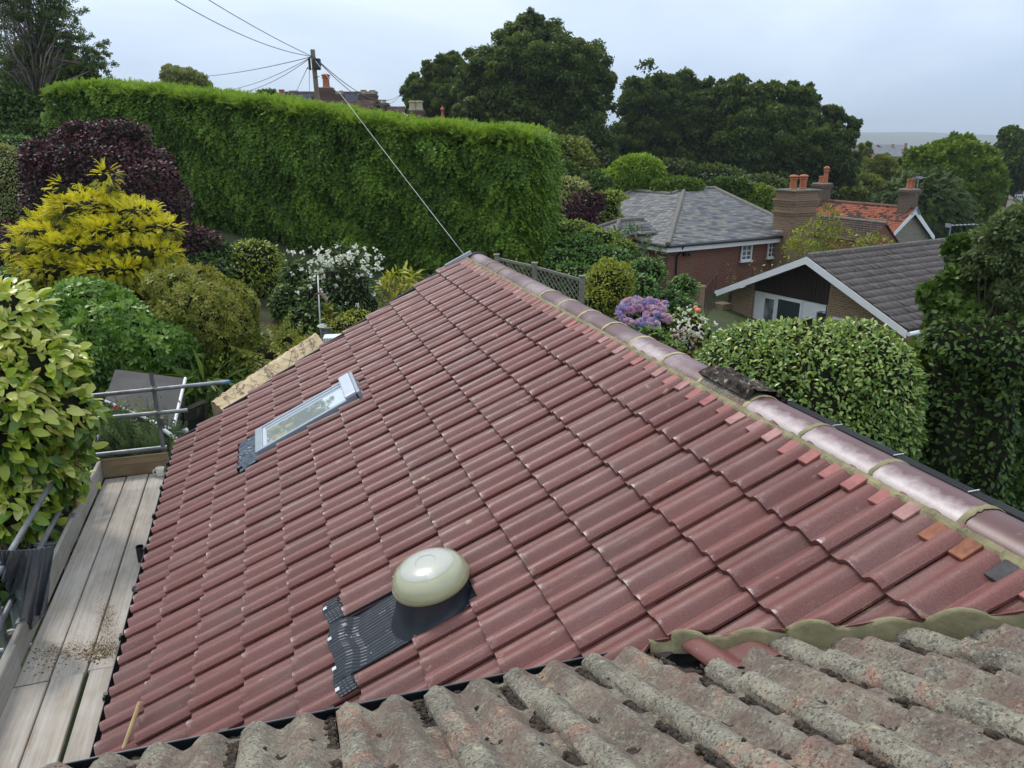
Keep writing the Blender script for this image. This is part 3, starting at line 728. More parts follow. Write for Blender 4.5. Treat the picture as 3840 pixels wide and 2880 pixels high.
def shell(blobs, n, rng, lump=.14, depth=.10, cull=True, nl=14, bias=0.0):
    wts = np.array([(r[0] * r[1] + r[0] * r[2] + r[1] * r[2]) for c, r in blobs]); wts = wts / wts.sum()
    ps, ns = [], []
    for (c, r), w in zip(blobs, wts):
        m = max(8, int(n * w)); d = unit(rng.normal(size=(m, 3)))
        K = unit(rng.normal(size=(nl, 3))); g = np.exp(9 * (d @ K.T - 1)).max(1)
        fac = 1 + lump * (g - .55) - depth * np.abs(rng.normal(size=m))
        ps.append(c + d * r * fac[:, None]); ns.append(unit(d / r))
    p = np.concatenate(ps); nn = np.concatenate(ns)
    keep = np.ones(len(p), bool)
    o = 0
    for i, (c, r) in enumerate(blobs):
        q = np.linalg.norm((p - c) / r, axis=1); keep &= ~(q < .78)
    if cull:
        v = unit(CAM - p); f = np.sum(v * nn, 1); keep &= (f > -.25) | (rng.random(len(p)) < .3)
    return p[keep], nn[keep]
def stems(mb, blobs, rng, n=5, r=.02):
    for c, rad in blobs:
        for _ in range(n):
            d = unit(rng.normal(size=3)); d[2] = abs(d[2]) * .3
            top = c + d * rad * .8; g = V3(c[0] + rng.normal() * .15 * rad[0], c[1] + rng.normal() * .15 * rad[1], float(G(c[0], c[1])) - .05)
            if top[2] < g[2] + .05: continue
            mid = (g * .45 + top * .55) + rng.normal(size=3) * rad * .1
            mb.tube([g, mid, top], [r, r * .75, r * .3], 5)
M_bark = plain('bark', lin(.075, .055, .042), .9, 0, .4, 12, .6, .2)
M_core = plain('twig_shade', lin(.018, .020, .010), .95, 0, .4, 9, .4, .1)  # near-black solid core: inner twigs plus painted shade of the gaps
M_twig = plain('twigs', lin(.13, .095, .07), .9, 0, .3, 12, .3, .2)
SEED = [100]
def shrub(name, label, cat, blobs, mat, tmpl, size, n, lump=.14, depth=.10, droop=.2, up=.5, out=.6, jit=.5, hull=.80, group=None, tb=(0, 1), top_t=0.0, szv=.3, stem_n=4, stem_r=.018, part='foliage', cull=True, hull_t=.12, leafout=.5, skirt=True):
    SEED[0] += 1; rng = np.random.default_rng(SEED[0])
    bl = [pblob(*b) if not isinstance(b[0], np.ndarray) else b for b in blobs]
    c0 = bl[0][0]; th = thing(name, label, cat, (c0[0], c0[1], float(G(c0[0], c0[1]))), group)
    if skirt:
        ar = lambda B: sum(r[0] * r[1] + r[0] * r[2] + r[1] * r[2] for c, r in B)
        a0_ = ar(bl); ex = []
        for c, r in bl:
            gq = float(G(c[0], c[1]))
            if c[2] - r[2] > gq + .05: ex.append((V3(c[0], c[1], (c[2] + gq) / 2 - .05), V3(r[0] * .86, r[1] * .86, (c[2] - gq) / 2 + .1)))
        vis = bl; bl = bl + ex; n = int(n * min(1.8, ar(bl) / a0_))
    p, nn = shell(bl, n, rng, lump, depth, cull)
    m = len(p); Lf = Leaves()
    t = unit(rng.normal(size=(m, 3))) * jit + nn * leafout - V3(0, 0, 1) * droop
    nr = nn * out + V3(0, 0, 1) * up + rng.normal(size=(m, 3)) * jit * .6
    tint = tb[0] + (tb[1] - tb[0]) * np.clip(rng.beta(2, 2, m) + top_t * nn[:, 2], 0, 1)  # upward-facing leaves paler: new growth and skylight put into the tint
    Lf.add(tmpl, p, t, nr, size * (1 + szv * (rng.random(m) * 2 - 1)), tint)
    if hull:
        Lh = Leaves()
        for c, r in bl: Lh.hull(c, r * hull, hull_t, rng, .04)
        Lh.build('twig_shade_core', M_core, th)
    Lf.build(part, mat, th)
    mb = MB(); stems(mb, bl, rng, stem_n, stem_r)
    if mb.v: mb.build('stem', M_twig, th, True)
    return th
def tree(name, label, cat, blobs, mat, leaf, nsub, nleaf, base=None, trunk_r=.3, group=None, sub=(.2, .34), tmpl=None, inner=.5, tb=(0, 1), bare=0.0, hull=0.0, limbs=16, droop=0.0, bias_up=.35, cull=True, part='crown', top_t=.45, bark=None):
    SEED[0] += 1; rng = np.random.default_rng(SEED[0])
    bl = [pblob(*b) for b in blobs]
    if base is None: base = (bl[0][0][0], bl[0][0][1])
    gz = float(G(*base)); th = thing(name, label, cat, (base[0], base[1], gz), group)
    tm = tmpl or T_spray(4, SEED[0]); Lf = Leaves()
    wts = np.array([r[0] * r[2] for c, r in bl]); wts /= wts.sum(); cents = []
    for (c, r), w in zip(bl, wts):
        m = max(5, int(nsub * w)); d = unit(rng.normal(size=(m, 3))); 
        if cull: d[:, 1] = np.where((d[:, 1] > .35) & (rng.random(m) < .6), -d[:, 1], d[:, 1])
        k = (1 - (1 - inner) * rng.random(m) ** 1.6) * (1 + .10 * rng.normal(size=m))
        sc_ = (r * np.array([1, 1, 1])).mean(); sr = sc_ * (sub[0] + (sub[1] - sub[0]) * rng.random(m))
        cc = c + d * (r - sr[:, None] * .75).clip(.05) * k[:, None]
        for q, s_ in zip(cc, sr):
            cents.append(q)
            kk = int(nleaf * (.6 + .8 * rng.random()))
            dd = unit(rng.normal(size=(kk, 3)) + V3(0, 0, bias_up) + unit(q - c) * .5)
            p = q + dd * s_ * np.array([1.1, 1.1, .8]) * (1.03 - .22 * np.abs(rng.normal(size=(kk, 1))))
            t = dd + rng.normal(size=(kk, 3)) * .6 - V3(0, 0, droop)
            tint = np.clip(.5 * rng.beta(2, 2, kk) + .25 + .22 * (rng.random() - .5) + top_t * .5 * dd[:, 2], 0, 1)  # upper sides of clumps tinted paler, a painted highlight
            Lf.add(tm, p, t, dd + V3(0, 0, .5) + rng.normal(size=(kk, 3)) * .4, leaf * (.7 + .6 * rng.random(kk)), tb[0] + (tb[1] - tb[0]) * tint)
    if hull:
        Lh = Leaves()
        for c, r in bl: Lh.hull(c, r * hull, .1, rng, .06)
        Lh.build('twig_shade_core', M_core, th)
    Lf.build(part, mat, th)
    mb = MB(); cc = np.mean([c for c, r in bl], 0); B = V3(base[0], base[1], gz - .3)
    fork = B * .55 + V3(cc[0], cc[1], cc[2]) * .45
    mb.tube([B, (B + fork) / 2 + rng.normal(size=3) * trunk_r * .4, fork, cc], [trunk_r * 1.25, trunk_r, trunk_r * .8, trunk_r * .45], 9)
    for i in rng.permutation(len(cents))[:limbs]:
        q = cents[i]; a = fork + (cc - fork) * rng.random(); mid = (a + q) / 2 + rng.normal(size=3) * np.linalg.norm(q - a) * .08 + V3(0, 0, .06 * np.linalg.norm(q - a))
        mb.tube([a, mid, q], [trunk_r * .38, trunk_r * .22, trunk_r * .07], 6)
    mb.build('trunk', bark or M_bark, th, True)
    return th
# ---- leaf materials
ML = {}
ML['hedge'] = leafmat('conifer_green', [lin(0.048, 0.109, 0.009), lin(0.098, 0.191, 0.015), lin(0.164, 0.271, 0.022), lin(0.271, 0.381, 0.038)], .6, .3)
ML['camellia'] = leafmat('variegated_leaf', [lin(.045, .12, .012), lin(.18, .29, .025), lin(.38, .46, .05), lin(.62, .62, .20)], .3, .22, .5)
ML['choisya'] = leafmat('glossy_green', [lin(0.035, 0.102, 0.012), lin(0.078, 0.181, 0.020), lin(0.134, 0.261, 0.034), lin(0.226, 0.351, 0.058)], .4, .2, .45)
ML['azalea'] = leafmat('olive_green', [lin(0.079, 0.104, 0.013), lin(0.160, 0.185, 0.025), lin(0.239, 0.259, 0.034), lin(0.318, 0.296, 0.057)], .55, .2)
ML['gold'] = leafmat('golden_conifer', [lin(.07, .11, .010), lin(.34, .34, .012), lin(.60, .53, .015), lin(.72, .65, .04)], .6, .25)
ML['purple'] = leafmat('purple_leaf', [lin(0.020, 0.008, 0.012), lin(0.043, 0.015, 0.022), lin(0.065, 0.020, 0.028), lin(0.119, 0.030, 0.036)], .5, .12, .4, 1.2)
ML['palecam'] = leafmat('pale_camellia', [lin(0.052, 0.104, 0.017), lin(0.150, 0.221, 0.024), lin(0.300, 0.369, 0.034), lin(0.478, 0.503, 0.067)], .35, .2, .5)
ML['dark'] = leafmat('dark_green', [lin(0.021, 0.050, 0.009), lin(0.043, 0.089, 0.013), lin(0.074, 0.136, 0.019), lin(0.124, 0.193, 0.028)], .5, .18)
ML['laurel'] = leafmat('laurel_green', [lin(0.047, 0.106, 0.019), lin(0.108, 0.206, 0.032), lin(0.203, 0.306, 0.058), lin(0.378, 0.450, 0.105)], .26, .18, .6)
ML['oak'] = leafmat('oak_green', [lin(.017, .036, .006), lin(.040, .070, .011), lin(.075, .115, .018), lin(.14, .18, .030)], .55, .34)
ML['lime'] = leafmat('fresh_green', [lin(0.052, 0.096, 0.009), lin(0.106, 0.170, 0.015), lin(0.168, 0.244, 0.025), lin(0.265, 0.341, 0.038)], .55, .22)
ML['yew'] = leafmat('yew_green', [lin(0.014, 0.030, 0.005), lin(0.031, 0.057, 0.006), lin(0.057, 0.095, 0.009), lin(0.106, 0.143, 0.014)], .6, .1)
ML['birch'] = leafmat('birch_green', [lin(0.043, 0.072, 0.023), lin(0.080, 0.116, 0.038), lin(0.123, 0.167, 0.058), lin(0.189, 0.232, 0.087)], .5, .35)
ML['yellowgreen'] = leafmat('yellow_green', [lin(0.109, 0.138, 0.017), lin(0.217, 0.254, 0.026), lin(0.362, 0.377, 0.038), lin(0.536, 0.522, 0.072)], .5, .25)
ML['cream'] = leafmat('cream_green', [lin(0.131, 0.160, 0.051), lin(0.246, 0.275, 0.087), lin(0.392, 0.392, 0.145), lin(0.522, 0.507, 0.217)], .55, .2)
ML['grey'] = leafmat('grey_green', [lin(0.072, 0.109, 0.051), lin(0.123, 0.181, 0.080), lin(0.189, 0.254, 0.123), lin(0.290, 0.362, 0.189)], .6, .2)
ML['rose'] = leafmat('rose_leaf', [lin(0.024, 0.052, 0.011), lin(0.050, 0.096, 0.017), lin(0.088, 0.148, 0.028), lin(0.133, 0.207, 0.048)], .4, .2, .5)
ML['paleh'] = leafmat('pale_hedge', [lin(0.145, 0.174, 0.043), lin(0.232, 0.261, 0.072), lin(0.319, 0.334, 0.116), lin(0.435, 0.435, 0.174)], .6, .2)
ML['acer'] = leafmat('red_leaf', [lin(.05, .010, .016), lin(.10, .016, .022), lin(.18, .03, .035), lin(.25, .06, .06)], .5, .2)
ML['white'] = leafmat('white_petal', [lin(.70, .70, .66), lin(.80, .80, .77), lin(.84, .84, .82)], .6, .2)
ML['hyd'] = leafmat('hydrangea_petal', [lin(.32, .30, .62), lin(.48, .42, .72), lin(.66, .36, .55), lin(.74, .50, .62), lin(.62, .60, .78)], .7, .2)
# ================================================================ ground
def ground():
    xs = np.concatenate([np.linspace(-1500, -60, 16), np.linspace(-50, 60, 90), np.linspace(75, 2600, 24)])
    ys = np.concatenate([np.linspace(-30, 0, 8), np.linspace(1, 80, 80), np.geomspace(85, 6500, 40)])
    X, Y = np.meshgrid(xs, ys, indexing='ij'); Z = G(X, Y)
    far = np.clip((Y - 900) / 1500, 0, 1); Z = Z * (1 - far) + far * (-32)
    rgd = np.random.default_rng(2); hill = np.zeros_like(Z)
    for hx, hy, hr, hh in ((900, 3600, 700, 42), (1700, 3900, 800, 44), (2500, 4200, 900, 56), (300, 4300, 900, 44), (-600, 4300, 1200, 40), (1300, 3000, 320, 28), (2050, 3100, 320, 30), (1500, 3500, 200, 14), (1900, 3600, 160, 12)): hill += hh * np.exp(-((X - hx) ** 2 + (Y - hy) ** 2) / hr ** 2)
    Z = Z + hill + rgd.normal(0, .03, Z.shape)
    n, m = X.shape
    f = np.array([(i * m + j, (i + 1) * m + j, (i + 1) * m + j + 1, i * m + j + 1) for i in range(n - 1) for j in range(m - 1)])
    k = NT('ground_soil'); ob = k.coord()
    c = k.ramp(k.noise(ob, .6, 5, .6), (.35, lin(.035, .055, .014)), (.5, lin(.055, .085, .02)), (.65, lin(.06, .045, .028)))
    c = k.mix(k.ramp(k.noise(ob, 9, 4, .7), (.4, 0.0), (.7, .6)), c, lin(.03, .028, .014))
    k.set(Base_Color=c, Roughness=.95)
    o = fastmesh('ground', np.stack([X, Y, Z], -1).reshape(-1, 3), f, k.m, None, None, True); o['kind'] = 'structure'
ground()
# ================================================================ the tall conifer hedge
def hedge():
    rng = np.random.default_rng(41)
    pts = [(165, 26.0, 345), (300, 25.5, 312), (600, 24.6, 338), (1000, 23.4, 380), (1500, 22.0, 462), (1860, 21.0, 490), (1985, 20.6, 500)]
    base = []; zt = []
    for px, D, py in pts:
        w = W(px, py, D); base.append(w[:2]); zt.append(w[2] - .06)
    base = np.array(base); zt = np.array(zt); s = np.concatenate([[0], np.cumsum(np.linalg.norm(np.diff(base, axis=0), axis=1))]); T = s[-1]
    th = thing('conifer_hedge', 'very tall clipped green conifer hedge running behind the garden and the roof ridge', 'hedge', (base[3][0], base[3][1], float(G(*base[3]))))
    P = lambda q: np.stack([np.interp(q, s, base[:, 0]), np.interp(q, s, base[:, 1])], -1)
    H = lambda q: np.interp(q, s, zt)
    dirv = unit(base[-1] - base[0]); nrm = np.array([dirv[1], -dirv[0]]); 
    if nrm[1] > 0: nrm = -nrm
    Lf = Leaves(); f1 = T_frond(3, .42, -.5, .17); f2 = T_frond(4, .6, -.5, .09)
    def lumps(q, z): return .16 * np.sin(q * 2.1 + z * 1.3) * np.sin(z * 2.3 - q) + .10 * np.sin(q * 5.3 + 2 * z) + .08 * np.sin(z * 6.1 + q * 3.7)
    # front face
    n = 30000; q = rng.random(n) * T; b = P(q); zg = G(b[:, 0], b[:, 1]); zt_ = H(q); u = rng.random(n); z = zg + .15 + (zt_ - zg - .15) * u
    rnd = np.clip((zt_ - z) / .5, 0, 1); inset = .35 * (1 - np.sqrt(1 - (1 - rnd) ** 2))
    off = lumps(q, z) - inset - .20 * np.abs(rng.normal(size=n)) - .25 * (u < .12) * rng.random(n)
    p = np.concatenate([b + nrm * off[:, None], z[:, None]], 1)
    N3 = np.concatenate([np.tile(nrm, (n, 1)), np.zeros((n, 1))], 1)
    t = N3 * .55 + rng.normal(size=(n, 3)) * .45 + np.stack([np.zeros(n), np.zeros(n), -.45 + .9 * (1 - rnd)], 1)
    px = np.interp(q, s, [a[0] for a in pts])
    tint = .02 + .62 * rng.beta(2, 2, n) + .10 * np.clip((off + .1) / .3, -1, 1) + .16 * (1 - rnd) + .16 * (np.sin(q * 1.7 + .8 * np.sin(z * 1.9)) * np.sin(z * 1.4 + q * .6))  # outer and upper fronds paler: new growth plus light put into colour
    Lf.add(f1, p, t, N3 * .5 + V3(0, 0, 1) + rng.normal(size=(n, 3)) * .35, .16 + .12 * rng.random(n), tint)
    # top
    n = 24000; q = rng.random(n) * T; b = P(q); d = rng.random(n) * 1.9 - .05
    p = np.concatenate([b - nrm * d[:, None], (H(q) - .06 + .05 * rng.normal(size=n) + .05 * np.sin(q * 3.3))[:, None]], 1)
    t = rng.normal(size=(n, 3)) * .5 + V3(0, 0, .75) + N3[:1] * .35
    Lf.add(f2, p, t, rng.normal(size=(n, 3)) + N3[:1] * .5,   .13 + .10 * rng.random(n), .60 + .32 * rng.random(n))  # palest fronds on top: new growth and painted skylight
    # right-hand end
    n = 9000; b0 = base[-1]; d = rng.random(n) * 1.9; zg = float(G(*b0)); z = zg + (zt[-1] - zg) * rng.random(n)
    e = np.concatenate([dirv, [0]]); p = np.concatenate([b0 - nrm * d[:, None] + dirv * (.05 + .12 * rng.normal(size=n) - .45 * np.clip((.45 - d) / .45, 0, 1) ** 2)[:, None], z[:, None]], 1)
    Lf.add(f1, p, e * .6 + rng.normal(size=(n, 3)) * .45 - V3(0, 0, .3), e * .5 + V3(0, 0, 1) + rng.normal(size=(n, 3)) * .3, .14 + .10 * rng.random(n), .35 + .35 * rng.random(n))
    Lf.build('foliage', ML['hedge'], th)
    # inner twig mass of the hedge, near-black to imitate shaded gaps
    Pq = np.linspace(0, T, 40); b = P(Pq); Lh = Leaves(); rows = []
    for z_ in np.linspace(0, 1, 12):
        z = G(b[:, 0], b[:, 1]) * (1 - z_) + (H(Pq) - .34) * z_; rows.append(np.concatenate([b - nrm * (.42 + .08 * rng.normal(size=(40, 1))), z[:, None]], 1))
    rows.append(np.concatenate([b - nrm * 1.8, (H(Pq) - .2)[:, None]], 1)); rows.append(np.concatenate([b - nrm * 1.8, G(b[:, 0], b[:, 1])[:, None]], 1))
    A = np.array(rows); m = 40
    f = np.array([(i * m + j, i * m + j + 1, (i + 1) * m + j + 1, (i + 1) * m + j) for i in range(len(A) - 1) for j in range(m - 1)])
    fastmesh('twig_shade_mass', A.reshape(-1, 3), f, M_core, th)
    mb = MB()
    for qq in np.linspace(.4, T - .4, 16):
        b1 = P(np.array([qq]))[0] - nrm * .8; mb.tube([V3(b1[0], b1[1], float(G(*b1)) - .2), V3(b1[0], b1[1], float(H(qq)) - 1)], [.12, .04], 7)
    tr = mb.build('trunk', M_bark, th, True)
hedge()
# ================================================================ plants on the left
def near(px, py, u): 
    d = ray(px, py); return CAM + d * (u / (d @ Pv))
shrub('purple_smoke_bush', 'big round purple-leaved smoke bush in front of the tall hedge', 'bush', [(390, 640, 250, 160, 18), (220, 720, 130, 160, 18), (560, 790, 145, 200, 17.4), (700, 920, 130, 75, 17), (60, 950, 80, 110, 17.5), (430, 510, 130, 65, 18), (290, 510, 90, 50, 18), (160, 600, 80, 80, 18), (600, 640, 60, 80, 17.8)], ML['purple'], T_oval(.75, .08, -.1), .078, 36000, .22, .10, .2, .55, .5, .6, .82, szv=.35, top_t=.22)
gb = [(340, 790, 150, 60, 14.6), (500, 810, 110, 45, 14.5), (240, 730, 32, 60, 14.6), (400, 670, 34, 42, 14.6), (440, 870, 160, 45, 14.3), (590, 860, 85, 30, 14.3), (180, 880, 120, 40, 14.3), (120, 940, 90, 32, 14.2), (320, 930, 170, 45, 14.1), (520, 950, 130, 38, 14), (210, 1010, 120, 38, 13.9), (420, 1010, 150, 36, 13.8), (340, 860, 200, 90, 14.8)]
shrub('golden_conifer', 'bright yellow spreading conifer in front of the purple bush', 'bush', gb, ML['gold'], T_frond(5, .50, -.30, .06), .15, 16000, .30, .20, .05, .8, .3, .45, .60, szv=.4, top_t=.45, leafout=1.0, hull_t=.02, tb=(0, 1))
shrub('azalea_bush', 'mounded olive-green azalea right of the bright green shrub', 'bush', [(700, 1085, 175, 85, 12.6), (760, 1195, 190, 140, 12.3), (850, 1240, 110, 120, 12.2), (880, 1150, 90, 90, 12.6)], ML['azalea'], T_whorl(5, .42, .3), .075, 7000, .16, .10, .1, .9, .5, .4, .86, szv=.3, top_t=.2)
shrub('choisya_bush', 'bright glossy green shrub with star-like leaf rosettes above the grey shed roof', 'bush', [(330, 1170, 180, 120, 12.0), (420, 1290, 225, 170, 11.8), (600, 1330, 175, 130, 11.8), (500, 1390, 160, 60, 11.6), (700, 1310, 80, 110, 11.9), (700, 1430, 80, 60, 11.7), (260, 1290, 160, 110, 11.9)], ML['choisya'], T_whorl(6, .40, .35), .115, 6200, .18, .12, .05, 1.0, .5, .35, .84, szv=.3, top_t=.25)
shrub('camellia_bush', 'pale green bushy camellia on bare stems below the dark hedge base', 'bush', [(960, 985, 100, 85, 18), (900, 1040, 90, 90, 17.8), (1000, 1060, 60, 80, 18)], ML['palecam'], T_oval(.5), .10, 3600, .15, .1, .3, .5, .6, .5, .84, stem_n=7)
shrub('spindle_bush', 'dark green feathery shrub between the yellow conifer and the pale camellia', 'bush', [(800, 960, 80, 60, 17), (760, 1010, 110, 50, 16.5)], ML['dark'], T_oval(.4), .11, 2200, .15, .12)
shrub('low_box_shrubs', 'low clipped green shrub at the left edge below the purple bush', 'bush', [(70, 1060, 130, 60, 15.5)], ML['choisya'], T_oval(.5), .06, 3500, .12, .1, tb=(.0, .75))
shrub('rose_bush', 'tall dark rose bush dotted with white blooms against the hedge foot', 'bush', [(1290, 1080, 130, 130, 16.5), (1210, 1130, 90, 110, 16.3), (1350, 1150, 90, 80, 16.5), (1290, 970, 80, 55, 16.8)], ML['rose'], T_oval(.5), .085, 5200, .2, .16, .2, .6, .5, .6, .72)
ro = col.objects['rose_bush']
rng = np.random.default_rng(77); fl = Leaves(); q = [(1210 + 60 * rng.normal(), 985 + 35 * rng.normal(), 16.0) for _ in range(40)] + [(1390 + 25 * rng.normal(), 1010 + 20 * rng.normal(), 16.0) for _ in range(14)] + [(1320 + 70 * rng.normal(), 960 + 22 * rng.normal(), 16.2) for _ in range(26)] + [(1260 + 70 * rng.normal(), 1080 + 50 * rng.normal(), 15.75) for _ in range(14)]
P_ = np.array([W(*a) for a in q]); tm = T_spray(7, 5, .9, .5)
fl.add(tm, P_, rng.normal(size=(len(P_), 3)), rng.normal(size=(len(P_), 3)), .045 + .03 * rng.random(len(P_)), rng.random(len(P_))); o = fl.build('white_blooms', ML['white'], ro); o['kind'] = 'stuff'
shrub('bamboo_plant', 'small yellow bamboo clump in front of the slatted fence', 'plant', [(1515, 1060, 60, 55, 17.5), (1480, 1090, 60, 35, 17.3)], ML['yellowgreen'], T_rhomb(.22), .26, 900, .3, .3, .3, .4, .3, .9, 0, stem_n=8, stem_r=.01, tb=(.3, 1))
shrub('spiraea_bush', 'small yellow-green shrub beside the stone urn', 'bush', [(1340, 1200, 70, 38, 14.3), (1290, 1230, 60, 40, 14)], ML['yellowgreen'], T_oval(.5), .06, 2200, .15, .12)
shrub('fern_bed', 'low green border plants beside the brick path', 'plant', [(1080, 1290, 90, 50, 13), (1000, 1330, 80, 45, 12), (1130, 1330, 60, 30, 12)], ML['azalea'], T_frond(4, .4, -.5, .08), .28, 700, .2, .2, .2, .5, .4, .6, .5)
shrub('shade_plants', 'dark broad-leaved ground plants at the foot of the rose bush', 'plant', [(1180, 1190, 110, 50, 15.5), (1080, 1140, 60, 70, 16.5), (1120, 1060, 60, 80, 17)], ML['dark'], T_oval(.5), .12, 2600, .2, .15)
shrub('lily_leaves', 'long strappy green leaves between the shed and the wrapped package', 'plant', [(780, 1450, 70, 60, 11.4), (840, 1410, 50, 40, 11.8)], ML['dark'], T_rhomb(.12), .55, 420, .2, .3, .35, .5, .3, .6, 0, tb=(.4, 1))
shrub('hebe_bush', 'small light-green variegated shrub above the dark glass frame', 'bush', [(840, 1370, 60, 50, 11.8), (930, 1290, 60, 40, 12.5)], ML['palecam'], T_oval(.5), .07, 1300, .2, .15, hull=.6)
shrub('rosemary_bush', 'wispy grey-green lavender plants growing up beside the scaffold end', 'bush', [(450, 1695, 120, 55, 8.95), (560, 1690, 100, 55, 8.9), (340, 1730, 80, 60, 8.9)], ML['grey'], T_frond(7, .22, .1, .04), .40, 1500, .3, .3, -.9, .2, .6, .45, .5, hull_t=.1, tb=(0, .6))
# red rose
mb = MB(); c = W(440, 1532, 9.3); rr_ = np.random.default_rng(4)
for i in range(9):
    a = rr_.random() * 6.28; mb.lathe(c + rr_.normal(size=3) * .010, [(.002, 0), (.022, .008), (.03, .02), (.026, .032)], 8, unit(rr_.normal(size=3) + V3(0, 0, 1.2)), cap=False)
t_ = thing('rose_plant', 'thin rose stem with one red bloom in front of the grey shed roof', 'plant', (c[0], c[1], float(G(c[0], c[1]))))
mb.build('bloom', plain('red_petal', lin(.55, .02, .06), .6), t_, True)
mb = MB(); g = V3(c[0] + .1, c[1] + .2, float(G(c[0], c[1])) - .05); 
for e_ in (c, c + V3(.35, .1, .12), c + V3(-.3, .1, -.15), c + V3(.55, .2, -.02)): mb.tube([g, (g + e_) / 2 + V3(.1, 0, .3), e_], [.008, .006, .003], 5)
mb.build('stem', M_twig, t_, True)
Lf = Leaves(); n = 130; pp = c + np.stack([rr_.normal(size=n) * .28 + .15, rr_.normal(size=n) * .1 + .1, rr_.normal(size=n) * .13], 1); Lf.add(T_oval(.5), pp, rr_.normal(size=(n, 3)), rr_.normal(size=(n, 3)) + V3(0, 0, 1), .045 + .02 * rr_.random(n), .2 + .5 * rr_.random(n)); Lf.build('foliage', ML['azalea'], t_)
# the variegated bush outside the scaffold
def vb(px, py, r1, r2, D): return pblob(px, py, r1, r2, D)
shrub('variegated_bush', 'large yellow-green variegated bush leaning over the scaffold at the left edge', 'bush', [vb(40, 1220, 140, 150, 7.2), vb(110, 1400, 190, 160, 7.0), vb(180, 1550, 180, 130, 6.9), vb(0, 1580, 200, 250, 6.6), vb(80, 1780, 190, 140, 6.7), vb(0, 1900, 140, 100, 6.3), vb(190, 1700, 100, 110, 6.9), vb(-60, 1400, 220, 280, 7.0)], ML['camellia'], T_lobe(.50), .145, 6500, .10, .13, .45, .55, .5, .55, .80, szv=.3, top_t=.34, tb=(.0, 1), skirt=False)
shrub('shade_laurel', 'dark green foliage in the shade below the scaffold rails', 'bush', [(60, 2120, 120, 160, 6.9), (-40, 2350, 160, 250, 6.6), (150, 2030, 90, 80, 7.3), (250, 1860, 70, 90, 8.2)], ML['dark'], T_lobe(.5), .13, 2600, .2, .15, tb=(0, .6))
vbo = col.objects['variegated_bush']
mb = MB(); rg_ = np.random.default_rng(8); Lf = Leaves()
for e_ in ((345, 1810, 7.2), (330, 1735, 7.4), (300, 1900, 6.9), (240, 2000, 6.6), (130, 2010, 6.5), (360, 1690, 7.6), (170, 1985, 6.4)):
    e = W(*e_); s_ = W(e_[0] - 170, e_[1] - 130, e_[2] - .2); mb.tube([s_, (s_ + e) / 2 + V3(0, 0, .07), e], [.014, .010, .004], 6)
    n = 9; tt = rg_.random(n) * .6 + .4; pp = s_ + (e - s_) * tt[:, None] + rg_.normal(size=(n, 3)) * .04
    Lf.add(T_lobe(.50), pp, rg_.normal(size=(n, 3)) * .7 + V3(.4, 0, -.5), rg_.normal(size=(n, 3)) * .4 + V3(0, -.5, 1), .13 + .05 * rg_.random(n), .25 + .6 * rg_.random(n))
mb.build('branch', M_twig, vbo, True); Lf.build('branch_leaves', ML['camellia'], vbo)
# far-left trees
shrub('pale_hedge', 'pale olive clipped hedge at the far left edge', 'hedge', [(20, 680, 110, 130, 22)], ML['paleh'], T_oval(.5), .07, 7000, .06, .05, hull=.92)
shrub('low_green_hedge', 'narrow green hedge top behind the pale clipped hedge', 'hedge', [(30, 540, 120, 30, 25)], ML['choisya'], T_oval(.5), .09, 2500, .1, .08, tb=(.1, .7))
shrub('dark_laurel', 'dark green rounded tree beside the left end of the tall hedge', 'tree', [(60, 450, 110, 115, 29), (120, 520, 70, 60, 28)], ML['dark'], T_oval(.5), .2, 5200, .16, .1)
tree('dark_pine', 'dark evergreen mass rising behind the left end of the hedge', 'tree', [(230, 290, 130, 90, 36), (120, 270, 110, 100, 37), (330, 335, 60, 40, 36)], ML['oak'], .24, 90, 130, trunk_r=.25, tb=(0, .75), hull=.6)
bt = tree('birch_tree', 'tall airy birch with drooping twigs in the top left corner', 'tree', [(60, 60, 150, 150, 30), (200, 40, 150, 140, 30), (330, 190, 100, 70, 30), (120, 230, 130, 80, 30), (380, 240, 60, 60, 30), (20, 250, 90, 100, 30), (250, 130, 110, 80, 30), (100, -140, 240, 160, 30)], ML['birch'], .062, 620, 26, base=tuple(W(30, 400, 30)[:2]), trunk_r=.10, sub=(.06, .17), tmpl=T_spray(5, 9, .6, 1.8), inner=.05, limbs=150, droop=.8, bias_up=-.1, bark=plain('birch_bark', lin(.20, .16, .14), .8, 0, .4, 6, .2))
tree('hawthorn_tree', 'small twiggy tree top showing above the middle of the hedge', 'tree', [(690, 300, 90, 42, 44), (650, 285, 50, 35, 44), (740, 320, 60, 30, 44)], ML['cream'], .13, 70, 70, sub=(.2, .4), trunk_r=.12, inner=.2, tb=(0, .6), limbs=40)
tree('distant_tree', 'tiny tree top above the hedge left of the chimneys', 'tree', [(1005, 355, 36, 16, 90)], ML['oak'], .3, 30, 60, trunk_r=.2, hull=.5)
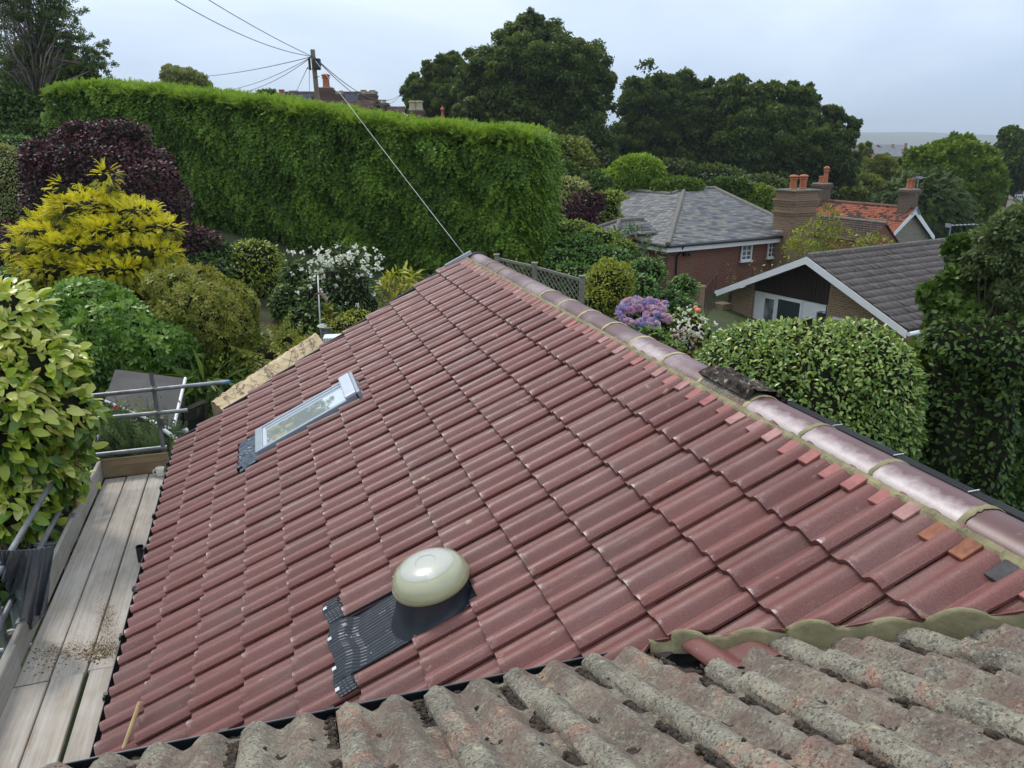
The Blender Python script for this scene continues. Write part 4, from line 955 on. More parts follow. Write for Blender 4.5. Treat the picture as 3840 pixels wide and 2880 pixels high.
# ================================================================ plants and trees on the right
shrub('mounded_laurel', 'huge rounded glossy green bush just beyond the far gutter', 'bush', [(3010, 1500, 400, 300, 10.6, 1.3), (3190, 1480, 240, 270, 10.4, 1.1), (2840, 1450, 260, 240, 10.8, 1.1), (3080, 1620, 350, 260, 10.2, 1.1)], ML['laurel'], T_lobe(.46), .078, 40000, .05, .07, .35, .5, .6, .5, .90, szv=.3, top_t=.12, hull_t=.02)
shrub('ivy_hedge', 'dark green hedge mass filling the right edge beyond the mounded bush', 'hedge', [(3640, 1560, 280, 310, 11.6), (3500, 1430, 160, 150, 11.8), (3780, 1400, 190, 290, 11.2), (3440, 1640, 120, 230, 11.6), (3700, 1820, 250, 160, 11.2)], ML['dark'], T_whorl(5, .5, .2), .12, 14000, .2, .12, .1, .6, .6, .4, .86, szv=.4, tb=(0, 1))
shrub('skimmia_bush', 'lighter green rosette-leaved shrub on top of the dark right-hand hedge', 'bush', [(3520, 1330, 110, 60, 11.0), (3640, 1420, 100, 60, 10.8)], ML['lime'], T_whorl(7, .34, .3), .15, 900, .2, .15, .0, .9, .5, .3, .7)
tree('sycamore_tree', 'leafy sycamore with dark palmate foliage hiding the bungalow roof at right', 'tree', [(3620, 1130, 150, 130, 11.2), (3700, 1010, 110, 120, 11.2), (3560, 1080, 90, 90, 11.2), (3780, 1190, 150, 170, 11), (3660, 1270, 150, 90, 11), (3575, 920, 30, 60, 11.3), (3600, 1190, 120, 100, 11)], ML['dark'], .105, 150, 75, trunk_r=.06, sub=(.24, .4), tmpl=T_spray(4, 33, .8, .9), inner=.3, limbs=40, tb=(.1, 1))
tree('elder_tree', 'pale-leaved tree overhanging the top right edge', 'tree', [(3790, 900, 120, 130, 10.6), (3720, 960, 80, 90, 10.7), (3810, 1080, 90, 150, 10.5), (3840, 820, 60, 80, 10.6)], ML['birch'], .075, 110, 80, trunk_r=.06, sub=(.22, .38), tmpl=T_spray(4, 34, .5, 1.2), inner=.3, limbs=40, tb=(.2, .8))
shrub('hydrangea_bush', 'hydrangea covered in pink and lilac mophead flowers', 'bush', [(2410, 1215, 105, 75, 13.6), (2470, 1270, 90, 80, 13.3)], ML['lime'], T_oval(.6), .10, 1900, .15, .1)
ho = col.objects['hydrangea_bush']; hr_ = np.random.default_rng(12)
fl = Leaves(); tmq = T_spray(10, 6, 1.0, .9)
for i in range(64):
    a = hr_.random() * 6.28; q = math.sqrt(hr_.random()); px_, py_ = 2415 + 108 * q * math.cos(a), 1172 + 52 * q * math.sin(a)
    c = W(px_, py_, 13.25 + .6 * (1200 - py_) / 90 - .2); d = unit(hr_.normal(size=(26, 3)) + V3(0, -.3, .5)); ti = np.clip(.5 + .75 * (hr_.random() - .5) + .10 * hr_.normal(size=26), 0, 1)
    fl.add(tmq, c + d * .062, d, hr_.normal(size=(26, 3)), np.full(26, .028), ti)
o = fl.build('flowerhead', ML['hyd'], ho); o['kind'] = 'stuff'
shrub('lacecap_bush', 'pale lacecap bush with white flowers and a coral bloom beside the brick pier', 'bush', [(2580, 1225, 70, 60, 13.2), (2570, 1300, 80, 70, 13)], ML['palecam'], T_oval(.6), .09, 1200, .2, .12)
lo_ = col.objects['lacecap_bush']; fl = Leaves(); n = 90; P_ = np.array([W(2575 + 45 * hr_.normal(), 1240 + 38 * hr_.normal(), 12.75) for _ in range(n)]); fl.add(T_spray(8, 7, .9, .8), P_, hr_.normal(size=(n, 3)), hr_.normal(size=(n, 3)), .03 + .02 * hr_.random(n), hr_.random(n)); fl.build('white_flowers', ML['white'], lo_)['kind'] = 'stuff'
mb = MB(); mb.lathe(W(2617, 1172, 12.7), [(.003, 0), (.04, .01), (.055, .04), (.04, .07), (.01, .075)], 10); mb.lathe(W(2608, 1160, 12.8), [(.003, 0), (.035, .01), (.045, .03), (.03, .06)], 10); mb.build('coral_bloom', plain('coral', lin(.7, .2, .13), .6), lo_, True)
shrub('red_acer', 'small dark red maple between the lacecap and the laurel mound', 'bush', [(2560, 1290, 55, 55, 12.4), (2610, 1320, 50, 40, 12.3), (2530, 1360, 50, 30, 12)], ML['acer'], T_spray(3, 11, .4, .8), .07, 900, .3, .25, .3, .5, .4, .7, 0)
shrub('border_shrub', 'light green shrub below the hydrangea along the gutter', 'bush', [(2430, 1290, 90, 55, 12.4), (2350, 1260, 60, 40, 12.8), (2500, 1330, 60, 50, 12)], ML['choisya'], T_rhomb(.35), .11, 1700, .2, .15, tb=(.2, 1))
shrub('golden_shrub', 'rounded gold-green shrub right of the trellis end post', 'bush', [(2285, 1080, 95, 100, 16.5), (2250, 1130, 70, 60, 16.2)], ML['yellowgreen'], T_oval(.45), .085, 6500, .2, .12, .1, .6, .5, .6, .8, tb=(.1, .62), top_t=.2)
shrub('ivy_bank', 'ivy and climbers spilling over the bank below the slate-roofed house', 'bush', [(2160, 930, 110, 50, 21), (2270, 970, 100, 45, 20), (2110, 980, 80, 45, 20), (2420, 1020, 80, 50, 19.5), (2390, 1075, 75, 45, 18.5), (2560, 1075, 62, 42, 20.5), (2160, 1020, 80, 35, 19)], ML['choisya'], T_oval(.6), .10, 9000, .18, .1, tb=(.0, .8))
shrub('long_green_hedge', 'neat green hedge running below the slate roof beside the tall conifer hedge', 'hedge', [(2140, 880, 110, 48, 22.5), (2240, 905, 110, 45, 22), (2330, 940, 60, 40, 21.5)], ML['lime'], T_oval(.6), .10, 5200, .08, .08, tb=(.0, .9), top_t=.3)
shrub('buddleia_bush', 'feathery grey-green buddleia against the slate roof eaves', 'bush', [(2380, 905, 55, 50, 22), (2440, 955, 45, 50, 21.8), (2330, 880, 30, 30, 22)], ML['grey'], T_rhomb(.25), .22, 1300, .3, .3, .1, .4, .4, .8, 0, stem_n=8, tb=(0, .7))
shrub('willow_shrub', 'loose leafy shoots growing between the big chimney and the bungalow', 'bush', [(3060, 905, 90, 75, 29), (3160, 920, 90, 60, 28.5), (3000, 950, 60, 50, 28), (3270, 930, 70, 45, 28), (3110, 840, 40, 60, 29)], ML['yellowgreen'], T_rhomb(.30), .17, 7500, .35, .34, -.3, .4, .4, .7, 0, stem_n=14, tb=(.0, .75), skirt=False)
shrub('clematis_shoots', 'green shoots poking over the bungalow verge', 'plant', [(2745, 1020, 18, 40, 27.6), (2830, 1005, 22, 30, 27.4), (2900, 990, 30, 20, 27.0)], ML['yellowgreen'], T_rhomb(.4), .13, 160, .3, .4, -.3, .4, .4, .8, 0)
# garden mounds behind the slate roof
shrub('clipped_dome', 'large clipped dome of dark green hedging behind the slate roof', 'bush', [(2390, 660, 105, 70, 42), (2280, 690, 75, 45, 41.5)], ML['hedge'], T_rhomb(.5), .22, 9000, .05, .05, hull=.93, tb=(.2, 1), top_t=.2)
shrub('small_clipped_dome', 'smaller paler clipped dome right of the large dome', 'bush', [(2540, 700, 95, 28, 40)], ML['lime'], T_rhomb(.5), .2, 5000, .05, .05, hull=.92, tb=(0, .7))
shrub('far_round_bush', 'dark low rounded bush behind the slate ridge at right', 'bush', [(2730, 705, 90, 32, 42)], ML['dark'], T_rhomb(.5), .24, 3500, .1, .08, hull=.9)
shrub('light_green_bush', 'light leafy bush above the right hip of the slate roof', 'bush', [(2830, 735, 80, 36, 42), (2760, 720, 55, 22, 42)], ML['lime'], T_rhomb(.5), .22, 3500, .2, .12, tb=(.2, .9))
shrub('cream_bush', 'cream-tipped rounded shrub beside the tall hedge end', 'bush', [(2130, 730, 75, 62, 34), (2110, 780, 60, 50, 33.5)], ML['cream'], T_rhomb(.5), .2, 3600, .16, .1)
shrub('copper_bush', 'low copper-purple shrub above the slate roof edge', 'bush', [(2205, 760, 65, 38, 33), (2150, 790, 70, 30, 32.5)], ML['purple'], T_rhomb(.5), .18, 2200, .16, .1, tb=(.3, .9))
shrub('mixed_bush', 'grey-green tall shrub between the hedge end and the oak', 'bush', [(2130, 600, 85, 75, 46), (2190, 640, 60, 55, 45), (2080, 560, 50, 45, 46), (2170, 560, 45, 40, 47)], ML['azalea'], T_rhomb(.5), .28, 6000, .2, .12, tb=(0, .7))
shrub('round_green_bush', 'round mid-green shrub left of the large clipped dome', 'bush', [(2230, 690, 60, 40, 40), (2110, 655, 60, 45, 42)], ML['dark'], T_rhomb(.5), .24, 3500, .14, .1, tb=(.2, 1))
shrub('lime_shoots', 'small bright green shrub at the slate roof ridge', 'bush', [(2290, 735, 60, 16, 34)], ML['lime'], T_rhomb(.5), .16, 1200, .2, .15, tb=(.5, 1))
# big trees
ok = tree('oak_tree', 'the largest domed oak rising behind the end of the hedge', 'tree', [(1990, 300, 250, 185, 62), (2020, 420, 270, 170, 62), (1840, 330, 130, 150, 61), (1990, 130, 120, 70, 62), (1985, 75, 55, 45, 62), (2180, 340, 130, 180, 62), (2100, 520, 200, 90, 61), (1800, 450, 120, 100, 60)], ML['oak'], 0.3, 1000, 60, base=tuple(W(2030, 600, 62)[:2]), trunk_r=.6, sub=(.11, .22), tmpl=T_spray(4, 41, .6), tb=(0, 1), limbs=30, hull=.5)
tree('ash_tree', 'open-crowned tree left of the oak above the hedge', 'tree', [(1680, 280, 90, 75, 72), (1600, 340, 90, 60, 71), (1720, 370, 100, 70, 70), (1570, 395, 70, 40, 70), (1660, 420, 120, 45, 70)], ML['oak'], 0.28, 330, 50, trunk_r=.3, sub=(.12, .24), tmpl=T_spray(4, 42, .6, 1.4), tb=(.1, .95), limbs=60, inner=.2)
tree('woodland_oak', 'broad dark tree standing right of the domed oak', 'tree', [(2440, 420, 130, 140, 72), (2560, 360, 120, 85, 74), (2400, 560, 140, 110, 70), (2590, 500, 160, 130, 71), (2540, 640, 220, 90, 70)], ML['oak'], 0.32, 640, 60, trunk_r=.5, sub=(.11, .24), tmpl=T_spray(4, 43, .6), tb=(0, .8), hull=.55)
tree('spreading_oak', 'wide dark tree at the centre right with a ragged right shoulder', 'tree', [(2760, 400, 110, 105, 70), (2900, 430, 150, 105, 70), (3010, 420, 60, 95, 69), (2830, 560, 200, 150, 69), (3050, 560, 130, 130, 68), (3130, 620, 90, 110, 68), (3190, 480, 35, 35, 68), (3120, 440, 50, 45, 68), (2900, 680, 200, 70, 68)], ML['oak'], 0.32, 900, 58, trunk_r=.5, sub=(.11, .24), tmpl=T_spray(4, 44, .6), tb=(0, .95), hull=.5)
tree('scrub_trees', 'dull olive scrub trees in front of the far slate houses', 'tree', [(3290, 650, 90, 55, 82), (3380, 640, 60, 45, 84), (3230, 720, 80, 70, 78), (3240, 575, 28, 30, 95)], ML['azalea'], .42, 170, 45, trunk_r=.2, tmpl=T_spray(4, 45, .6), tb=(0, .55), hull=.6)
tree('lime_tree', 'fresh green rounded tree at the right between the far houses', 'tree', [(3560, 630, 150, 105, 58), (3500, 600, 80, 60, 58), (3640, 700, 110, 110, 57), (3600, 800, 120, 80, 57), (3680, 620, 60, 60, 58), (3590, 545, 60, 35, 58)], ML['lime'], 0.26, 620, 60, trunk_r=.3, sub=(.13, .26), tmpl=T_spray(4, 46, .6), tb=(0, .8), hull=.55)
shrub('yew_tree', 'large dark dome-shaped yew behind the red cottage', 'tree', [(3450, 800, 175, 130, 50), (3480, 730, 110, 80, 51), (3400, 880, 150, 70, 49.5), (3560, 880, 110, 80, 50), (3480, 960, 180, 80, 50)], ML['yew'], T_frond(4, .5, -.3, .08), .5, 9000, .10, .06, .3, .5, .6, .4, .93, top_t=.25, tb=(0, .75), stem_r=.1, part='crown')
tree('cedar_tree', 'dark layered conifer cut by the right edge above the white house', 'tree', [(3800, 560, 75, 70, 85), (3830, 620, 90, 80, 84), (3790, 510, 40, 30, 86), (3810, 690, 60, 30, 84)], ML['yew'], .5, 130, 60, trunk_r=.3, tmpl=T_spray(4, 47, .5), hull=.6, sub=(.2, .4))
shrub('copper_beech', 'small copper-leaved tree beside the white house at right', 'tree', [(3790, 660, 40, 22, 112)], ML['purple'], T_rhomb(.5), .4, 600, .1, .1, tb=(.3, .9))
shrub('valley_bushes', 'green bushes around the distant white houses at right', 'bush', [(3740, 660, 40, 40, 100), (3690, 720, 50, 40, 100), (3720, 640, 35, 30, 105), (3780, 770, 60, 20, 95)], ML['lime'], T_rhomb(.5), .38, 2600, .15, .1, tb=(0, .6))

shrub('garden_shrub', 'mid-green shrub between the hydrangea and the iron gate', 'bush', [(2560, 1170, 70, 50, 19), (2640, 1290, 70, 70, 17), (2520, 1130, 60, 40, 19.5)], ML['choisya'], T_oval(.5), .10, 2600, .2, .12, tb=(0, .7))
shrub('gate_shrub', 'dark shrub below the iron gate and the brick pier', 'bush', [(2620, 1340, 60, 60, 15), (2700, 1330, 60, 50, 16)], ML['dark'], T_oval(.5), .10, 1600, .2, .12)

shrub('thicket_bush', 'dull green thicket under the woodland behind the slate house', 'bush', [(2260, 620, 60, 50, 56), (2520, 640, 90, 40, 58), (2680, 660, 110, 40, 58), (2850, 700, 120, 40, 56)], ML['oak'], T_rhomb(.5), .30, 5200, .2, .12)

shrub('holly_bush', 'dark glossy bush hiding the trunks below the sycamore', 'bush', [(3660, 1290, 160, 100, 10.2), (3780, 1330, 110, 150, 10.0), (3560, 1260, 90, 70, 10.4)], ML['dark'], T_lobe(.5), .085, 5200, .2, .13, .2, .5, .6, .5, .85, tb=(.0, .9))
# ================================================================ scaffold and things on the left
M_tube = plain('galvanised_tube', lin(.20, .215, .23), .42, .45, .35, 7, .2)
M_coup = plain('rusty_coupler', lin(.13, .115, .10), .55, .4, .5, 40, .3)
def m_board(name, c0, c1, c2, dirv=None):
    k = NT(name); ob = k.coord(); g = k.attr('bd', 'Vector')
    gr = k.noise(g, 1.0, 5, .6, (1.2, 45, 45)); big = k.noise(g, 1.0, 4, .6, (2.2, 5, 5))
    c = k.ramp(big, (.3, c0), (.5, c1), (.72, c2))
    c = k.mix(.55, c, k.ramp(gr, (.3, lin(.62, .58, .52)), (.55, lin(1, 1, 1)), (.75, lin(1.2, 1.2, 1.2))), 'MULTIPLY')
    c = k.mix(k.ramp(k.noise(g, 1.0, 3, .5, (4, 26, 26)), (.66, 0.0), (.74, .6)), c, lin(.30, .21, .13))
    c = k.mix(k.ramp(k.noise(g, 1.0, 3, .6, (1.1, 3.5, 3)), (.60, 0.0), (.74, .4)), c, lin(.38, .30, .20))
    k.set(Base_Color=c, Roughness=.85); k.bump(gr, .35, .004); k.b.inputs['Specular IOR Level'].default_value = .2
    return k.m
M_board = m_board('weathered_board', lin(.36, .315, .27), lin(.44, .395, .345), lin(.50, .465, .43))
M_toe = m_board('toe_board', lin(.22, .16, .095), lin(.30, .22, .135), lin(.36, .28, .19))
M_toeg = m_board('grey_toe_board', lin(.29, .27, .235), lin(.37, .35, .31), lin(.44, .42, .38))
def board(r0, r1, u0, u1, z0, z1, mat, label, nm='scaffold_board', group='boards of the scaffold platform', skew=0.0, dz=0.0, seed=0, parent=None):
    # a board with bevelled edges, slightly bowed
    rg = np.random.default_rng(seed); n = 24; c = .006; mb = MB(); rows = []
    sec = [(u0 + c, z0), (u1 - c, z0), (u1, z0 + c), (u1, z1 - c), (u1 - c, z1), ((u0 + u1) / 2, z1 + .0), (u0 + c, z1), (u0, z1 - c), (u0, z0 + c)]
    at = []
    for i in range(n + 1):
        t = i / n; r = r0 + (r1 - r0) * t
        rows.append([RU(r + .006 * math.sin(7 * u) * (i in (0, n)), u + skew * (t - .5) + .002 * math.sin(5 * t + seed), z + dz * (1 - t) + .003 * math.sin(3 * t + seed)) for u, z in sec])
        at += [(r + seed * 3.1, u, z) for u, z in sec]
    m = len(sec)
    f4 = [(i * m + j, i * m + (j + 1) % m, (i + 1) * m + (j + 1) % m, (i + 1) * m + j) for i in range(n) for j in range(m)]
    mb.add([p for row in rows for p in row], f4 + [tuple(range(m))[::-1], tuple(range(n * m, n * m + m))])
    o = mb.build(nm, mat, parent)
    o.data.attributes.new('bd', 'FLOAT_VECTOR', 'POINT').data.foreach_set('vector', np.array(at, np.float32).ravel())
    if label: tag(o, label, 'board', group)
    return o
ZB = -3.69
board(5.36, 9.03, -1.985, -1.768, ZB - .038, ZB, M_board, 'long scaffold board next to the toe board, far run', seed=1)
board(5.37, 9.04, -1.757, -1.532, ZB - .038, ZB + .001, M_board, 'long middle scaffold board, far run', seed=2)
board(5.39, 9.03, -1.520, -1.298, ZB - .038, ZB - .001, M_board, 'long scaffold board against the eaves gutter where the mug stands', seed=3)
board(1.4, 5.335, -1.975, -1.745, ZB - .03, ZB + .008, M_board, 'near scaffold board beside the toe board at the bottom left', seed=4, skew=-.03)
board(1.4, 5.345, -1.728, -1.515, ZB - .022, ZB + .016, M_board, 'near middle scaffold board with a wide gap on its right', seed=5, skew=-.03)
board(1.4, 5.37, -1.490, -1.300, ZB - .03, ZB + .008, M_board, 'near scaffold board against the gutter at the bottom left', seed=6, skew=-.01)
board(5.1, 9.06, -2.035, -1.998, ZB - .0, ZB + .225, M_toeg, 'long grey toe board on edge along the outside of the platform', 'toe_board', 'toe boards of the scaffold', seed=7)
board(1.4, 5.55, -2.005, -1.968 + .0, ZB + .0085, ZB + .232, M_toeg, 'near grey toe board on edge lapping the long one', 'toe_board', 'toe boards of the scaffold', seed=8, skew=-.02)
mb = MB(); mb.box(RU(9.055, -1.997, ZB), .038 * Rv, .70 * Pv, .225 * Zv); o = mb.build('toe_board', M_toe, None, bevel=.004)
o.data.attributes.new('bd', 'FLOAT_VECTOR', 'POINT').data.foreach_set('vector', np.array([((np.array(v.co) - CAM) @ Pv, (np.array(v.co) - CAM) @ Rv, v.co[2]) for v in o.data.vertices], np.float32).ravel())
tag(o, 'brown wooden board on edge closing the far end of the scaffold platform', 'board', 'toe boards of the scaffold')
sc_t = thing('scaffold', 'grey steel tube scaffold with guard rails and couplers beside the boards', 'scaffold', RU(7.6, -2.15, -CZ + .0))
def pole(a, b, r=.024, name='pole', mat=None, label=None):
    mb = MB(); a, b = np.asarray(a), np.asarray(b); d = unit(b - a)
    mb.tube([a, b], r, 14, caps=False); mb.tube([b, a + d * .001], r * .84, 14, caps=False)
    mb.add([], [])
    o = mb.build(name, mat or M_tube, sc_t, True, sharp=60)
    if label: o['label'] = label
    return o
def coupler(p, ax):
    ax = unit(np.asarray(ax, float)); mb = MB(); mb.tube([p - ax * .028, p + ax * .028], .036, 10)
    u = unit(np.cross(ax, V3(.3, .2, 1))); mb.tube([p + u * .03, p + u * .062], .011, 6); mb.tube([p + u * .058, p + u * .07], .017, 6); mb.cbox(p - u * .03, ax * .05, u * .03, np.cross(ax, u) * .06)
    mb.build('coupler', M_coup, sc_t)
UT = -2.15
gz0 = -CZ + .0
for r in (3.9, 5.86, 7.64, 9.28):
    g = RU(r, UT, 0); gz = float(G(g[0], g[1])) - CZ
    pole(RU(r, UT - .0, gz), RU(r, UT, -2.90 if r < 9 else -3.2))
    for z in (-3.372, -3.046):
        if r < 9: coupler(RU(r, UT, z), Pv)
    coupler(RU(r, UT + .05, ZB + .12), Zv)
pole(RU(1.2, UT + .048, -3.372), RU(9.62, UT + .048, -3.372), name='guard_rail'); pole(RU(1.2, UT + .048, -3.046), RU(8.9, UT + .048, -3.046), name='guard_rail')
for r in (4.4, 5.95, 7.7, 8.9): pole(RU(r, -2.4, ZB - .065), RU(r, -1.25, ZB - .065), name='transom')
ur = 9.12; g = RU(ur, -1.335, 0)
pole(RU(ur, -1.335, float(G(g[0], g[1])) - CZ), RU(ur, -1.352, -2.50), name='pole')
pole(RU(ur - .05, -2.30, -2.700), RU(ur - .05, -.535, -2.672), name='guard_rail')
pole(RU(ur - .05, -2.14, -2.965), RU(ur - .05, -1.02, -2.972), name='guard_rail')
for z in (-2.684, -2.969): coupler(RU(ur - .025, -1.345, z), Pv)
coupler(RU(ur + .01, -1.33, -3.08), Zv); coupler(RU(ur + .01, -1.33, -3.15), Zv); coupler(RU(ur - .05, -2.11, -2.966), Rv)
pole(RU(ur, -2.12, -3.42), RU(ur, -1.30, -3.42), .028, 'transom')
mb = MB(); mb.tube([RU(ur - .05, -.56, -2.6725), RU(ur - .05, -.530, -2.672)], .0262, 14); mb.build('end_cap', plain('blue_tape', lin(.05, .22, .55), .5), sc_t)
M_strap = plain('board_clip', lin(.25, .26, .27), .45, .5, .2, 20)
for r in (5.86, 7.64, 4.0):
    mb = MB(); mb.cbox(RU(r, -2.04, ZB + .14), .09 * Rv, .022 * Pv, .17 * Zv); mb.cbox(RU(r, -2.018, ZB + .232), .09 * Rv, .062 * Pv, .008 * Zv); mb.tube([RU(r, UT, ZB + .15), RU(r, -2.05, ZB + .15)], .014, 6); mb.build('board_clip', M_strap, sc_t, bevel=.004)
# black plastic sheet hung on the rail
def sheet():
    rg = np.random.default_rng(6); n, m = 60, 44
    k = NT('grey_polythene'); ob = k.coord()
    k.set(Base_Color=k.ramp(k.noise(ob, 5, 4), (.3, lin(.070, .082, .10)), (.7, lin(.105, .12, .145))), Roughness=.27); k.b.inputs['Specular IOR Level'].default_value = .8
    Dm = 5.0
    def c(px, py, d=0): return W(px, py, Dm + d)
    P = np.zeros((n, m, 3)); top = [c(-30, 2062, -.25), c(70, 2072, -.1), c(140, 2050, .05), c(200, 2046, .12)]
    for i in range(n):
        t = i / (n - 1)
        a = top[0] * (1 - t) ** 2 + 2 * t * (1 - t) * top[1] + t * t * top[3]
        # lower outline runs from the rail knot down to the tip and up the right side
        bl = c(8, 2110, -.25) * max(0, 1 - 1.7 * t) + c(68, 2405, -.05) * (1 - abs(t - .56) / .56 if t < .56 else max(0, 1 - (t - .56) / .44)) + c(182, 2290, .10) * max(0, (t - .56) / .44)
        for j in range(m):
            s = j / (m - 1); p = a * (1 - s) + bl * s
            fold = .060 * math.sin(t * 19 + 3.0 * s + 1.2 * math.sin(5 * t)) * (s ** .6) * (.35 + .65 * t) + .035 * math.sin(t * 43 + 7 * s) * s + .012 * math.sin(80 * t + 11 * s)
            P[i, j] = p + V3(.1, -1, .1) * fold * .8 + V3(0, 0, .012 * math.sin(31 * t) * s)
    mb = MB(); mb.grid(P); o = mb.build('plastic_sheet', k.m, None, True)
    so = o.modifiers.new('thick', 'SOLIDIFY'); so.thickness = .002
    tag(o, 'crumpled dark grey polythene sheet hanging from the scaffold rail', 'plastic sheet')
sheet()
# mug
mg = RU(8.93, -1.385, ZB + .001); mt = thing('mug', 'white mug printed with coloured fruit standing at the far end of the boards', 'mug', mg)
k = NT('printed_china'); ob = k.coord(); vo = k.n('ShaderNodeTexVoronoi', {'Vector': ob, 'Scale': 15.0})
spot = k.ramp(vo.outputs['Distance'], (.30, 1.0), (.34, 0.0)); colr = k.ramp(k.math('MULTIPLY', k.n('ShaderNodeSeparateColor', {0: vo.outputs['Color']}).outputs[0], 1.0), (.0, lin(.45, .02, .03)), (.4, lin(.16, .02, .03)), (.55, lin(.55, .36, .05)), (.8, lin(.05, .09, .03)), interp='CONSTANT')
k.set(Base_Color=k.mix(spot, lin(.80, .79, .74), colr), Roughness=.2)
mb = MB(); mb.lathe(mg, [(.001, .001), (.036, .0), (.041, .008), (.045, .05), (.047, .10), (.044, .10), (.041, .05), (.036, .012), (.001, .01)], 24, cap=False); mb.build('cup', k.m, mt, True)
mb = MB(); mb.tube([mg - Pv * .043 + V3(0, 0, .082), mg - Pv * .066 + V3(0, 0, .078), mg - Pv * .076 + V3(0, 0, .052), mg - Pv * .064 + V3(0, 0, .028), mg - Pv * .042 + V3(0, 0, .022)], .007, 8); mb.build('handle', plain('china', lin(.8, .79, .74), .2), mt, True)
# sand and mortar crumbs on the boards
rg = np.random.default_rng(15); pts, sz, = [], []
for (px, py, sx_, sy_, n, s0, s1) in ((250, 2440, 70, 16, 900, .0015, .005), (395, 2430, 60, 22, 1500, .0012, .004), (400, 2320, 20, 40, 1500, .001, .003), (180, 2480, 60, 30, 160, .003, .009), (340, 2455, 40, 16, 120, .004, .012), (330, 2360, 90, 50, 260, .001, .003)):
    for _ in range(n):
        p = onz(px + sx_ * rg.normal(), py + sy_ * rg.normal(), CZ + ZB + .002); q = p - CAM
        if not (-1.98 < q @ Pv < -1.30): continue
        pts.append(p + V3(0, 0, .001)); sz.append(s0 + (s1 - s0) * rg.random() ** 3)
k = NT('sand_crumbs'); k.set(Base_Color=k.ramp(k.attr('tint'), (.2, lin(.16, .11, .05)), (.7, lin(.30, .22, .11)), (.95, lin(.10, .05, .045))), Roughness=.95)
tag(clods('sand_debris', pts, sz, k.m, None, 31), 'sandy mortar crumbs scattered across the boards where the two runs meet', 'debris')
# downpipe stub by the boards
mb = MB(); p = RU(6.95, -1.345, ZB + .02); mb.tube([p - V3(0, 0, .3), p + V3(0, 0, .13)], .034, 14, caps=False); mb.tube([p + V3(0, 0, .13), p - V3(0, 0, .25)], .028, 14, caps=False); o = mb.build('drain_pipe', M_black, None, True); tag(o, 'short open black plastic pipe standing between the boards and the gutter', 'pipe')
# ---- shed with felt roof
def poly_thing(mb, pts, thick): mb.prism(pts, V3(0, 0, -thick))
A, B, C_, D_ = W(395, 1495, 9.8), W(645, 1602, 9.35), W(690, 1418, 10.3), W(432, 1385, 10.8)
sh = thing('shed', 'garden shed with grey felt roof and white edging below the bright green shrub', 'shed', (A + B + C_ + D_)[0:3] / 4 * V3(1, 1, 0) + V3(0, 0, float(G(A[0], A[1]))))
k = NT('grey_felt'); ob = k.coord(); c = k.ramp(k.noise(ob, 2.5, 4), (.3, lin(.060, .056, .055)), (.7, lin(.085, .08, .078))); gq = k.noise(ob, 120, 3, .7); k.set(Base_Color=k.mix(.6, c, k.ramp(gq, (.3, lin(.6, .6, .6)), (.7, lin(1.4, 1.4, 1.4))), 'MULTIPLY'), Roughness=.9)
mb = MB(); poly_thing(mb, [A, B, C_, D_], .04); mb.build('roof', k.m, sh)
M_white = plain('white_paint', lin(.74, .75, .76), .5, 0, .05, 4)
mb = MB(); mb.tube([A - V3(0, 0, .03), B - V3(0, 0, .03)], .022, 6); mb.build('edging', M_white, sh); mb = MB(); mb.tube([B + V3(.02, 0, -.0), C_ + V3(.02, 0, .0)], .022, 6); mb.build('edging', M_white, sh)
g0 = float(G(A[0], A[1])) - .2; inn = lambda p, q: (p * .94 + q * .06)
cen = (A + B + C_ + D_) / 4; mb = MB()
poly = [inn(p, cen) for p in (A, B, C_, D_)]
for i in range(4):
    p, q = poly[i], poly[(i + 1) % 4]; mb.add([p - V3(0, 0, .05), q - V3(0, 0, .05), V3(q[0], q[1], g0), V3(p[0], p[1], g0)], [(0, 1, 2, 3)])
mb.build('wall', plain('shed_wall', lin(.06, .055, .05), .9, 0, .3, 3), sh)
a, b = W(566, 1576, 9.1), W(672, 1655, 8.8); mb = MB(); mb.tube([a, b], .026, 10); o = mb.build('white_pipe', M_white, None, True); tag(o, 'white plastic pipe slanting down beside the scaffold pole', 'pipe')
c = W(693, 1616, 9.5); mb = MB(); mb.tube([c - V3(.035, 0, .012), c + V3(.035, 0, .012)], .032, 12); mb.tube([c - V3(.035, 0, .012), c - V3(.14, 0, .012)], .006, 6); mb.tube([c - V3(.14, 0, .012), V3(c[0] - .14, c[1], float(G(c[0], c[1])))], .006, 6); o = mb.build('garden_lamp', M_white, None, True); tag(o, 'small white cylindrical garden lamp by the roof corner', 'lamp')
# dark timber frame and glass cold frame
fr = thing('timber_frame', 'dark open timber frame with a glazed side beyond the roof corner', 'frame', V3(*W(740, 1520, 10.4)[:2], float(G(-4.5, 10))))
M_dtim = plain('dark_timber', lin(.035, .028, .022), .8, 0, .3, 12, .2)
a, b, c, d = W(690, 1540, 10.0), W(765, 1507, 10.4), W(757, 1600, 10.4), W(700, 1620, 10.0)
mb = MB(); mb.tube([a, b], .04, 4); mb.build('rail', M_dtim, fr); mb = MB(); mb.tube([b, V3(b[0], b[1], 1.0)], .04, 4); mb.build('post', M_dtim, fr); mb = MB(); mb.tube([a, V3(a[0], a[1], 1.0)], .03, 4); mb.build('post', M_dtim, fr)
k = NT('frame_glass'); k.set(Base_Color=lin(.05, .06, .06), Roughness=.03); k.b.inputs['Transmission Weight'].default_value = .6
mb = MB(); mb.box(a + V3(0, 0, -.05), (b - a) * .97, V3(.004, .01, 0), V3(0, 0, -1.2)); mb.build('pane', k.m, fr)
